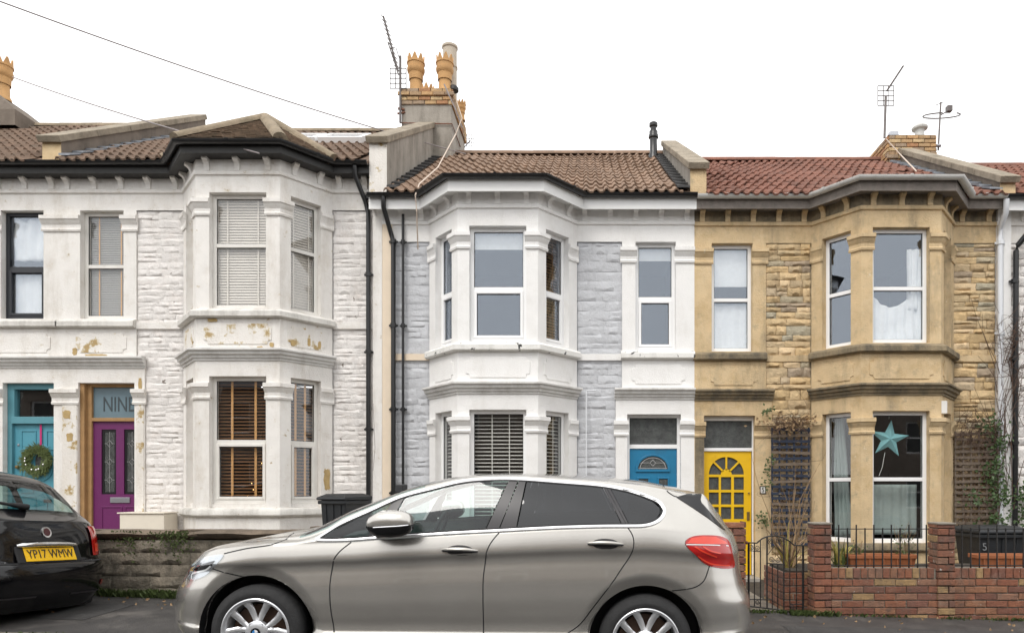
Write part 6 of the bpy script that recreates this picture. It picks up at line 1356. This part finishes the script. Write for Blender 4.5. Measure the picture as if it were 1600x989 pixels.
def inset(poly, d):
    n = len(poly); out = []; A_ = sum(poly[i][0] * poly[(i + 1) % n][1] - poly[(i + 1) % n][0] * poly[i][1] for i in range(n)); sg = 1 if A_ > 0 else -1
    for i in range(n):
        t = (Vector(poly[(i + 1) % n]) - Vector(poly[i - 1])); t.normalize(); out.append(tuple(Vector(poly[i]) + Vector((-t.y, t.x)) * d * sg))
    return out
carve(q, [circ(wfx, wfz, .393), circ(wrx, wrz, .393), inset(DLO, .012)])
trim_q = MB(); trim_q.v = list(q.v); trim_q.f = list(q.f); trim_q.m = list(q.m)
body = part(q, 'body', M['silver'], car, 40, weldit=True, fix=False)
# inner lining: the same shell a little smaller
trim_q.v = [(v[0] * .985, v[1] * .97, v[2] * .985 + .004) for v in trim_q.v]; trim_q.f = [f for f in trim_q.f if sum(trim_q.v[i][2] for i in f) / 4 > .80 and abs(sum(trim_q.v[i][0] for i in f)) / 4 < 1.95 and sum(trim_q.v[i][0] for i in f) / 4 > -.95]; trim_q.m = [0] * len(trim_q.f); part(trim_q, 'headlining', M['interior_l'], car, 60, fix=False)
q = shell_mesh(bmw, [x for x in Xs if -1.10 < x < -.24], [r for r in rows if r > 2.05]); q.v = [(v[0], v[1], v[2] + .001) for v in q.v]; part(q, 'windscreen', M['carglass'], car, 60, fix=False)
q = shell_mesh(bmw, [x for x in Xs if 1.78 < x < 2.1], [r for r in rows if r > 2.08]); part(q, 'rear_window', M['cardark'], car, 60, fix=False)
# glazing, pillars and chrome round the side windows, both sides
lines = dict(qf=[(503, 841), (514, 832), (560, 809), (600, 791), (610, 788.5), (585, 815), (567, 843)], dA=[(613, 786.5), (624, 781), (632, 778.3), (612, 815), (598, 841.5), (571, 843)],
             fd=[(634, 777.6), (680, 764), (725, 754), (765, 750), (794.5, 749.8), (776, 790), (757, 830), (700, 833), (640, 837.5), (602, 841)], B1=[(796, 749.6), (809.5, 749.4), (795, 790), (778.5, 829), (759, 830)], B2=[(812, 749.4), (822, 750), (806.5, 827), (780.5, 829)],
             rd=[(824, 750.2), (880, 754), (930, 758.2), (941, 759.5), (957, 790), (972, 821.5), (880, 823.5), (808.5, 827)], C1=[(942.5, 760), (947, 761), (979.5, 821.5), (973.5, 821.5)], qr=[(954, 762.5), (988, 771), (1020, 784), (1030, 793), (1031, 800), (1024, 810), (1010, 817.5), (984, 820.5)], C2=[(948, 761.3), (953, 762.3), (983, 820.6), (980, 821.3)])
for mir in (False, True):
    for k, nm, mt in (('qf', 'quarter_window', 'carglass'), ('fd', 'door_window', 'carglass'), ('rd', 'door_window', 'cardark'), ('qr', 'quarter_window', 'cardark'), ('dA', 'pillar_trim', 'trim_grey'), ('B1', 'pillar_trim', 'trim_grey'), ('B2', 'pillar_trim', 'trim_grey'), ('C1', 'pillar_trim', 'trim_grey'), ('C2', 'pillar_trim', 'trim_grey')):
        part(bmw.patch(cls(lines[k]), .0 if 'window' in nm else .002, .018, mir), nm, M[mt], car, 60)
    part(bmw.ribbon(inset(DLO, .010), .021, .006, .004, mir, True), 'chrome_strip', M['satin'], car, 60); part(bmw.ribbon(inset(DLO, .024), .012, .003, 0, mir, True), 'window_seal', M['trim'], car, 60)
    for nm, pl_ in (('door_gap', [(547.5, 847), (533, 859), (524.5, 869.5), (519.5, 883), (517, 898), (515.8, 916), (516, 936), (517.5, 960), (521, 989)]), ('door_gap', [(779.5, 832), (771, 842), (764.5, 852), (760.5, 863), (758.5, 876), (756, 895), (755, 915), (755, 950), (755, 992)]), ('door_gap', [(981, 824), (987, 833), (990, 842), (990, 852), (987.5, 862), (982, 873), (970, 890), (955, 912), (928, 948), (907, 975), (886, 990), (870, 998)]), ('bonnet_gap', [(350, 864.5), (385, 856.5), (420, 851.5), (440, 845), (452, 838), (458, 832.5)]), ('bumper_gap', [(332, 888), (355, 895), (381, 901)]), ('bumper_gap', [(1050, 922.5), (1070, 920.5), (1087, 916.5), (1097, 910), (1102, 903), (1106, 892), (1108.6, 883.5)]), ('tailgate_gap', [(1041.5, 757), (1044, 767), (1054, 774.5), (1060, 776)])):
        part(bmw.ribbon(spline(csf(pl_) if nm in ('bumper_gap', 'bonnet_gap') else cls(pl_, -.70 if nm == 'tailgate_gap' else -.89), 4), .0075, .0015, 0, mir), nm, M['trim'], car, 60)
    gl = [(1055, 775.5), (1075, 770.5), (1096, 771), (1093, 777), (1092, 783), (1100, 792), (1118, 812), (1135, 829), (1125, 824), (1100, 806)]
    part(bmw.patch(cls(gl, -.58), .006, .012, mir), 'spoiler_fin', M['gloss_black'], car, 60)
    tlp = spline(csf([(1071, 849), (1079, 838.5), (1099, 835.5), (1125, 837), (1139, 845), (1145, 866), (1146.5, 886), (1108, 883), (1087, 867)]), 4, True)
    tl = part(bmw.patch(tlp, .008, .010, mir, 60), 'tail_light', M['red_lens'], car, 60); part(bmw.patch(csf([(1073, 848), (1080, 840), (1098, 837), (1118, 838), (1134, 845.5), (1136, 849)]), .0115, .008, mir), 'upper_lens', M['red_bright'], tl, 60); part(bmw.ribbon(csf([(1072, 850), (1090, 850.2), (1105, 850.5), (1120, 851), (1138, 852)]), .006, .013, 0, mir), 'lens_strip', M['white_em'], tl, 60)
    for pl_ in ([(1085, 853), (1100, 862), (1120, 870)], [(1098, 853), (1110, 860), (1126, 864)], [(1090, 868), (1110, 880), (1140, 883)]): part(bmw.ribbon(spline(csf(pl_), 4), .010, .0125, 0, mir), 'light_tube', M['red_bright'], tl, 60)
    hlp = spline(csf([(297, 906), (295, 893), (296.5, 882), (304, 876), (326, 869), (349, 866), (341, 878), (332, 888), (320, 899)]), 3, True)
    hl = part(bmw.patch(hlp, .002, .010, mir, 50), 'headlight', M['lamp_in'], car, 60); part(bmw.patch(inset(hlp, -.004), .012, .010, mir, 50), 'lens', M['lamp_glass'], hl, 60); part(bmw.patch(csf([(302, 890), (318, 880), (336, 875), (330, 884), (312, 893)]), .006, .008, mir), 'lamp_unit', M['gloss_black'], hl, 60); part(bmw.ribbon(spline(csf([(300, 904), (301, 896), (310, 893), (322, 890), (330, 884)]), 4), .012, .008, 0, mir), 'daytime_ring', M['white_em'], hl, 60)
    sy = 1 if mir else -1
    for (hx0, hx1, hy) in ((690, 746.5, 858.5), (918, 974.5, 848.5)):                # door handles
        p0 = cl(hx0, hy, -.91); p1 = cl(hx1, hy - 1, -.91); q = MB(); n = 10; vs = []
        part(bmw.patch([((p0[0] + p1[0]) / 2 + .095 * math.cos(2 * math.pi * k / 20), (p0[1] + p1[1]) / 2 - .008 + .036 * math.sin(2 * math.pi * k / 20)) for k in range(20)], .0012, .012, mir), 'handle_recess_shade', M['trim_grey'], car, 60)  # no hollow here: darker flush patch paints the shade of the handle recess
        ysf = bmw.ys((p0[0] + p1[0]) / 2, p0[1]); pts = []; rs = []
        for k in range(n + 1): t = k / n; x_ = p0[0] + (p1[0] - p0[0]) * t; pts.append((x_, (bmw.ys(x_, p0[1]) - .022 * math.sin(math.pi * min(1, max(0, t))) ** .5 - .002) * (-1 if mir else 1), p0[1] + .006 * math.sin(math.pi * t))); rs.append(.004 + .012 * math.sin(math.pi * t) ** .6)
        q.tube(pts, rs, 10); hd = part(q, 'door_handle', M['silver'], car, 60); q = MB(); q.tube([(a[0], a[1] - .003 * (-1 if mir else 1), a[2] - .009) for a in pts], [r_ * .75 for r_ in rs], 8); part(q, 'handle_strip', M['gloss_black'], hd, 60)
    # door mirror
    c = cl(612, 818, -1.0); q = MB(); cx_, cz_ = c
    sec = [(-.165, .03, .045), (-.145, .055, .07), (-.08, .088, .085), (.0, .093, .088), (.08, .085, .085), (.125, .066, .075), (.148, .04, .05)]; vs = []
    def mirror_shape(z0f, z1f, grow=0.):
        q_ = MB(); n = 12; vs = []
        for i, (dx_, hh, dp) in enumerate(sec):
            for k in range(n): a = 2 * math.pi * k / n; ca, sa = math.cos(a), math.sin(a); zz = (hh + grow) * math.copysign(abs(sa) ** .7, sa); zz = max(z0f * hh, min(z1f * hh, zz)); vs.append((cx_ + dx_ * .95, sy * (1.0 + (dp + grow) * math.copysign(abs(ca) ** .7, ca)), cz_ + zz + dx_ * .05))
        fs = [(i * n + k, i * n + (k + 1) % n, (i + 1) * n + (k + 1) % n, (i + 1) * n + k) for i in range(len(sec) - 1) for k in range(n)] + [tuple(range(n)), tuple((len(sec) - 1) * n + k for k in range(n))[::-1]]
        q_.add(vs, fs); return q_
    mo = part(mirror_shape(-.22, 1.0), 'door_mirror', M['silver'], car, 50); part(mirror_shape(-1.0, -.21), 'mirror_base', M['gloss_black'], mo, 50); q = MB(); q.tube([(cx_ - .12, sy * .98, cz_ - .055), (cx_ - .12, sy * .86, cz_ - .085)], .03, 8); part(q, 'mirror_arm', M['gloss_black'], mo, 50)
    q = MB(); q.tube([(cx_ - .10, sy * 1.083, cz_ - .022), (cx_ + .06, sy * 1.088, cz_ - .008), (cx_ + .13, sy * 1.075, cz_ + .0)], .003, 6); part(q, 'indicator', M['steel'], mo, 50)
    # wheel housings
    for (ax, az) in ((wfx, wfz), (wrx, wrz)):
        q = MB(); q.lathe([(.40, sy * .55), (.40, sy * .80), (.397, sy * .845)], (ax, 0, az), 48, 'y'); q.lathe([(.40, sy * .55), (.0, sy * .55)], (ax, 0, az), 48, 'y'); q.f = [f for f in q.f if sum(q.v[i][2] for i in f) / len(f) > .13]; q.m = [0] * len(q.f); part(q, 'wheel_arch_liner', M['trim'], car, 60)
sp = []
for k in range(5): a = math.pi / 2 + 2 * math.pi * k / 5; sp += [(a + .10, a + .365, .016, .027), (a - .10, a - .365, .016, .027)]
for (ax, az) in ((wfx, wfz), (wrx, wrz)):
    for sy in (-1, 1):
        wh = wheel(car, ax, sy * .862, az, WR, .237, sy, sp, M['alloy'])
        yo = sy * .862 + sy * .002
        for k in range(5): a = math.pi / 2 + math.pi / 5 + 2 * math.pi * k / 5; q = MB(); q.lathe([(.0, sy * -.03), (.010, sy * -.02), (.012, sy * -.018), (.016, sy * -.012), (.016, sy * -.03)], (ax + .056 * math.cos(a), sy * .862, az + .056 * math.sin(a)), 12, 'y'); part(q, 'wheel_bolt', M['trim_grey'], wh, 50)
        q = MB(); q.lathe([(.033, 0), (.033, sy * .004), (.027, sy * .006), (.0, sy * .006)], (ax, sy * .862 - sy * .006, az), 24, 'y'); ce = part(q, 'hub_cap', M['gloss_black'], wh, 50)
        for k in range(4): q = MB(); yq = sy * (.862 + .0025); q.add([(ax, yq, az)] + [(ax + .021 * math.cos(math.pi / 2 * (k + t / 5) + .2), yq, az + .021 * math.sin(math.pi / 2 * (k + t / 5) + .2)) for t in range(6)], [tuple(range(7))]); part(q, 'emblem', M['blue_em' if k % 2 else 'white_em'], ce, None, fix=False)
# underbody, sills, seats, dashboard, steering wheel
q = MB(); q.box(-1.9, 1.95, -.70, .70, .20, .30); part(q, 'underbody', M['trim'], car, None)
def soft(name, pts8, mat, lv=2, parent=car):
    q = MB(); q.hexa(pts8); o = part(q, name, mat, parent, 180); m_ = o.modifiers.new('soft', 'SUBSURF'); m_.levels = lv; m_.render_levels = lv; return o
def lean(x, y0, y1, z0, z1, th, dx_): return [(x - th, y0, z0), (x + th, y0, z0), (x + th, y1, z0), (x - th, y1, z0), (x - th + dx_, y0, z1), (x + th + dx_, y0, z1), (x + th + dx_, y1, z1), (x - th + dx_, y1, z1)]
for y0 in (-.62, .12):
    soft('seat_back', lean(.22, y0, y0 + .5, .5, 1.22, .12, .22), M['interior']); soft('headrest', lean(.44, y0 + .1, y0 + .4, 1.14, 1.40, .085, .05), M['interior']); soft('seat_base', [(-.3, y0, .42), (.3, y0, .42), (.3, y0 + .5, .42), (-.3, y0 + .5, .42), (-.3, y0, .66), (.3, y0, .62), (.3, y0 + .5, .62), (-.3, y0 + .5, .66)], M['interior'])
soft('rear_seat', lean(1.12, -.62, .62, .5, 1.2, .12, .2), M['interior'])
for y0 in (-.52, .2): soft('headrest', lean(1.32, y0, y0 + .3, 1.16, 1.36, .08, .04), M['interior'])
soft('dashboard', [(-1.1, -.78, .6), (-.62, -.74, .6), (-.62, .74, .6), (-1.1, .78, .6), (-1.15, -.74, 1.02), (-.58, -.7, 1.04), (-.58, .7, 1.04), (-1.15, .74, 1.02)], M['interior'])
q = MB(); pts = []
for k in range(25): a = 2 * math.pi * k / 24; pts.append((-.36 + .07 * math.sin(a), .37 + .185 * math.cos(a), .97 + .175 * math.sin(a)))
q.tube(pts, .016, 8); q.tube([(-.62, .37, .88), (-.36, .37, .97)], .035, 8); part(q, 'steering_wheel', M['interior'], car, 50)
q = MB(); q.box(-.62, -.56, -.08, .08, 1.30, 1.37); part(q, 'inner_mirror', M['interior'], car, None, .01)
# ---- small black car at the left edge, tail towards the silver car
FX, FY, FZ = -6.445, 6.38, .065
fiR = Matrix.Translation((FX, FY, FZ)) @ Matrix.Rotation(R(-6), 4, 'Z') @ Matrix.Rotation(math.atan(.026), 4, 'Y') @ Matrix.Rotation(R(-3.5), 4, 'X')
fiat = empty('parked_car', (0, 0, 0), 'small glossy black hatchback with yellow rear plate cut off at the left edge', 'car'); fiat.matrix_world = fiR
pf = [(0, .86), (.06, .90), (.2, .955), (.36, .985), (.5, 1.0), (.56, .995), (.62, .985), (.8, .975), (.9, .965), (1, .93)]
fzs = smooth_tab([(-1.78, .66), (-1.4, .80), (-.8, .93), (0, .965), (1.0, .99), (1.5, 1.0), (1.78, .99)]); fzc = smooth_tab([(-1.78, .67), (-1.4, .83), (-.95, .97), (-.6, 1.17), (-.25, 1.33), (.2, 1.395), (.8, 1.37), (1.15, 1.31), (1.4, 1.16), (1.6, 1.05), (1.78, 1.0)])
fzt = smooth_tab([(-1.78, .68), (-1.5, .86), (-1.0, 1.02), (-.6, 1.25), (-.2, 1.42), (.2, 1.475), (.7, 1.47), (1.05, 1.43), (1.22, 1.375), (1.4, 1.235), (1.6, 1.075), (1.78, 1.0)]); fyc = smooth_tab([(-1.78, .45), (-.9, .68), (-.2, .61), (.4, .58), (1.0, .57), (1.4, .6), (1.78, .5)])
fw = (-1.15, 1.15); fsh = Shell(1.78, -.9, .98, 2.3, 3.6, .86, pf, [(0, -1.7), (.3, -1.78), (.6, -1.74), (1, -1.55)], [(0, 1.66), (.08, 1.72), (.22, 1.775), (.38, 1.785), (.48, 1.77), (.535, 1.745), (.56, 1.705), (.62, 1.69), (.8, 1.665), (.9, 1.64), (1, 1.60)],
            lambda X: .22, fzs, None, fzc, fyc, fzt, [(fw[0], .29), (fw[1], .29)], .335, .06)
Xf = [-1.78, -1.775, -1.76] + [-1.74 + .02 * k for k in range(175)] + [1.75, 1.762, 1.77, 1.775, 1.7785, 1.78]; rf = [k / 50 for k in range(51)] + [1 + k / 10 for k in range(1, 11)] + [2 + k / 14 for k in range(1, 15)]
rwin = lambda X, r: r > 2.22 and 1.26 < X < 1.57
q = shell_mesh(fsh, Xf, rf, skip=rwin)
sideg = [(-.55, 1.0), (-.2, 1.27), (.2, 1.335), (.62, 1.33), (.62, 1.02)]; sideg2 = [(.7, 1.02), (.7, 1.325), (1.0, 1.28), (1.22, 1.14), (1.25, 1.07)]
carve(q, [circ(fw[0], .29, .335), circ(fw[1], .29, .335), sideg, sideg2]); part(q, 'body', M['carblack'], fiat, 40, weldit=True, fix=False)
q = shell_mesh(fsh, [x for x in Xf if 1.24 < x < 1.60], [r for r in rf if r > 2.18]); part(q, 'rear_window', M['carglass'], fiat, 60, fix=False)
for mir in (False, True):
    part(fsh.patch(sideg, .002, .02, mir), 'door_window', M['carglass'], fiat, 60); part(fsh.patch(sideg2, .002, .02, mir), 'quarter_window', M['carglass'], fiat, 60)
    sy = 1 if mir else -1
    for ax in fw: q = MB(); q.lathe([(.34, sy * .45), (.34, sy * .74), (.336, sy * .765)], (ax, 0, .29), 40, 'y'); q.f = [f for f in q.f if sum(q.v[i][2] for i in f) / 4 > .15]; q.m = [0] * len(q.f); part(q, 'wheel_arch_liner', M['trim'], fiat, 60); wheel(fiat, ax, sy * .775, .29, .29, .20, sy, [(a, a + .1, .03, .03) for a in [2 * math.pi * k / 7 for k in range(7)]], M['alloy'], w=.18)
    def region(X0, X1, v0, v1, off, n=14, m=14, mir=mir):
        """patch following the tail by plan position and height, pushed outwards"""
        q = MB(); vs = []; fs = []
        for i in range(n + 1):
            for j in range(m + 1):
                X = X0 + (X1 - X0) * i / n; v = v0 + (v1 - v0) * j / m; p = Vector(fsh.low(X, v)); e = .004; du = Vector(fsh.low(min(1.779, X + e), v)) - Vector(fsh.low(X - e, v)); dv = Vector(fsh.low(X, v + e)) - Vector(fsh.low(X, v - e)); nn = du.cross(dv); nn.normalize()
                if nn.dot(Vector((p.x - .9, p.y, 0))) < 0: nn = -nn
                p = p + nn * off; vs.append((p.x, -p.y if mir else p.y, p.z))
        for i in range(n):
            for j in range(m): a = i * (m + 1) + j; fs.append((a, a + 1, a + m + 2, a + m + 1))
        q.add(vs, fs); return q
    t = part(region(1.44, 1.735, .60, .95, .012), 'tail_light', M['red_lens'], fiat, 60); part(region(1.47, 1.72, .64, .74, .016), 'inner_lens', M['red_bright'], t, 60); part(region(1.56, 1.66, .61, .635, .018), 'reverse_lens', M['white_em'], t, 60); part(region(1.60, 1.71, .24, .30, .008), 'reflector', M['red_lens'], fiat, 60)
    part(region(1.40, 1.7790, .165, .185, .003, 40, 2), 'bumper_crease', M['trim_grey'], fiat, 60); part(region(1.40, 1.7790, .538, .55, .002, 40, 2), 'bumper_gap', M['trim'], fiat, 60)
def on_tail(z):                                    # x of the tail surface on the centre line at height z
    v = (z - .22) / (fzs(1.78) - .22); return fsh.st(1.7799, v)
def tail_box(q, y0, y1, z0, z1, t0, t1):
    x0, x1 = on_tail(z0), on_tail(z1); q.hexa([(x0 + t0, y0, z0), (x0 + t0, y1, z0), (x0 + t1, y1, z0), (x0 + t1, y0, z0), (x1 + t0, y0, z1), (x1 + t0, y1, z1), (x1 + t1, y1, z1), (x1 + t1, y0, z1)])
pz0, pz1 = .655, .766; xa, xb = on_tail(.66) + .028, on_tail(.78) + .004
def pl_pt(y, s, o): x = xa + (xb - xa) * s; z = pz0 + (pz1 - pz0) * s; n = Vector((pz1 - pz0, 0, xa - xb)).normalized(); return Vector((x, y, z)) + n * o
q = MB(); q.hexa([pl_pt(-.26, 0, 0), pl_pt(.26, 0, 0), pl_pt(.26, 0, .006), pl_pt(-.26, 0, .006), pl_pt(-.26, 1, 0), pl_pt(.26, 1, 0), pl_pt(.26, 1, .006), pl_pt(-.26, 1, .006)]); plate = part(q, 'number_plate', M['plate'], fiat, None, .002)
me = text_mesh('YP17 WMW', .113, 'lettering', .001); me.materials.clear(); me.materials.append(M['black_pvc']); o = bpy.data.objects.new('lettering', me); C.objects.link(o); o.parent = plate; c = pl_pt(.0, .5, .0085); tilt = math.atan2(xa - xb, pz1 - pz0); o.matrix_local = Matrix.Translation(c) @ Matrix.Rotation(math.pi / 2, 4, 'Z') @ Matrix.Rotation(math.pi / 2 - tilt, 4, 'X') @ Matrix.Scale(.80, 4, (1, 0, 0)) @ Matrix.Scale(1.0, 4, (0, 1, 0))
q = MB(); q.hexa([pl_pt(-.33, -.12, -.02), pl_pt(.33, -.12, -.02), pl_pt(.33, -.12, -.002), pl_pt(-.33, -.12, -.002), pl_pt(-.33, 1.2, -.02), pl_pt(.33, 1.2, -.02), pl_pt(.33, 1.2, -.002), pl_pt(-.33, 1.2, -.002)]); part(q, 'plate_recess', M['trim'], fiat, None, .01)
q = MB(); pts = [(on_tail(.80) + .03 - .03 * (y / .3) ** 2, y, .800 - .012 * (y / .3) ** 2) for y in [-.31 + .62 * k / 14 for k in range(15)]]; q.tube(pts, [.012] + [.022] * 13 + [.012], 10); part(q, 'tailgate_handle', M['chrome'], fiat, 60)
bx_, bz_ = on_tail(.905), .905; q = MB(); n = 24
for k, (ra, of) in enumerate(((.047, .010),)): q.add([(bx_ + of + .30 * -(ra * math.sin(2 * math.pi * i / n)), ra * math.cos(2 * math.pi * i / n), bz_ + ra * math.sin(2 * math.pi * i / n)) for i in range(n)] + [(bx_ - .01, ra * math.cos(2 * math.pi * i / n), bz_ + ra * math.sin(2 * math.pi * i / n)) for i in range(n)], [tuple(range(n))] + [(i, (i + 1) % n, n + (i + 1) % n, n + i) for i in range(n)])
bd = part(q, 'badge', M['chrome'], fiat, 40); q = MB(); q.add([(bx_ + .012 + .30 * -(.034 * math.sin(2 * math.pi * i / n)), .034 * math.cos(2 * math.pi * i / n), bz_ + .034 * math.sin(2 * math.pi * i / n)) for i in range(n)], [tuple(range(n))]); part(q, 'badge_face', M['badge'], bd, None, fix=False)
q = MB(); pts = [Vector(fsh.up(1.56 - .10 * k / 8, 2.0 - .62 * k / 8)) + Vector((.016, 0, .02)) for k in range(9)]; q.tube(pts, [.028, .024] + [.013] * 7, 8); part(q, 'rear_wiper', M['trim'], fiat, 50)
q = MB(); q.box(-1.5, 1.55, -.6, .6, .2, .3); part(q, 'underbody', M['trim'], fiat, None)
for y0 in (-.56, .1): soft('seat_back', lean(.1, y0, y0 + .46, .5, 1.15, .11, .2), M['interior'], 2, fiat); soft('headrest', lean(.3, y0 + .1, y0 + .36, 1.08, 1.32, .07, .05), M['interior'], 2, fiat)
soft('rear_seat', lean(.85, -.55, .55, .5, 1.1, .1, .15), M['interior'], 2, fiat); soft('dashboard', lean(-.75, -.66, .66, .6, .98, .15, 0), M['interior'], 2, fiat)
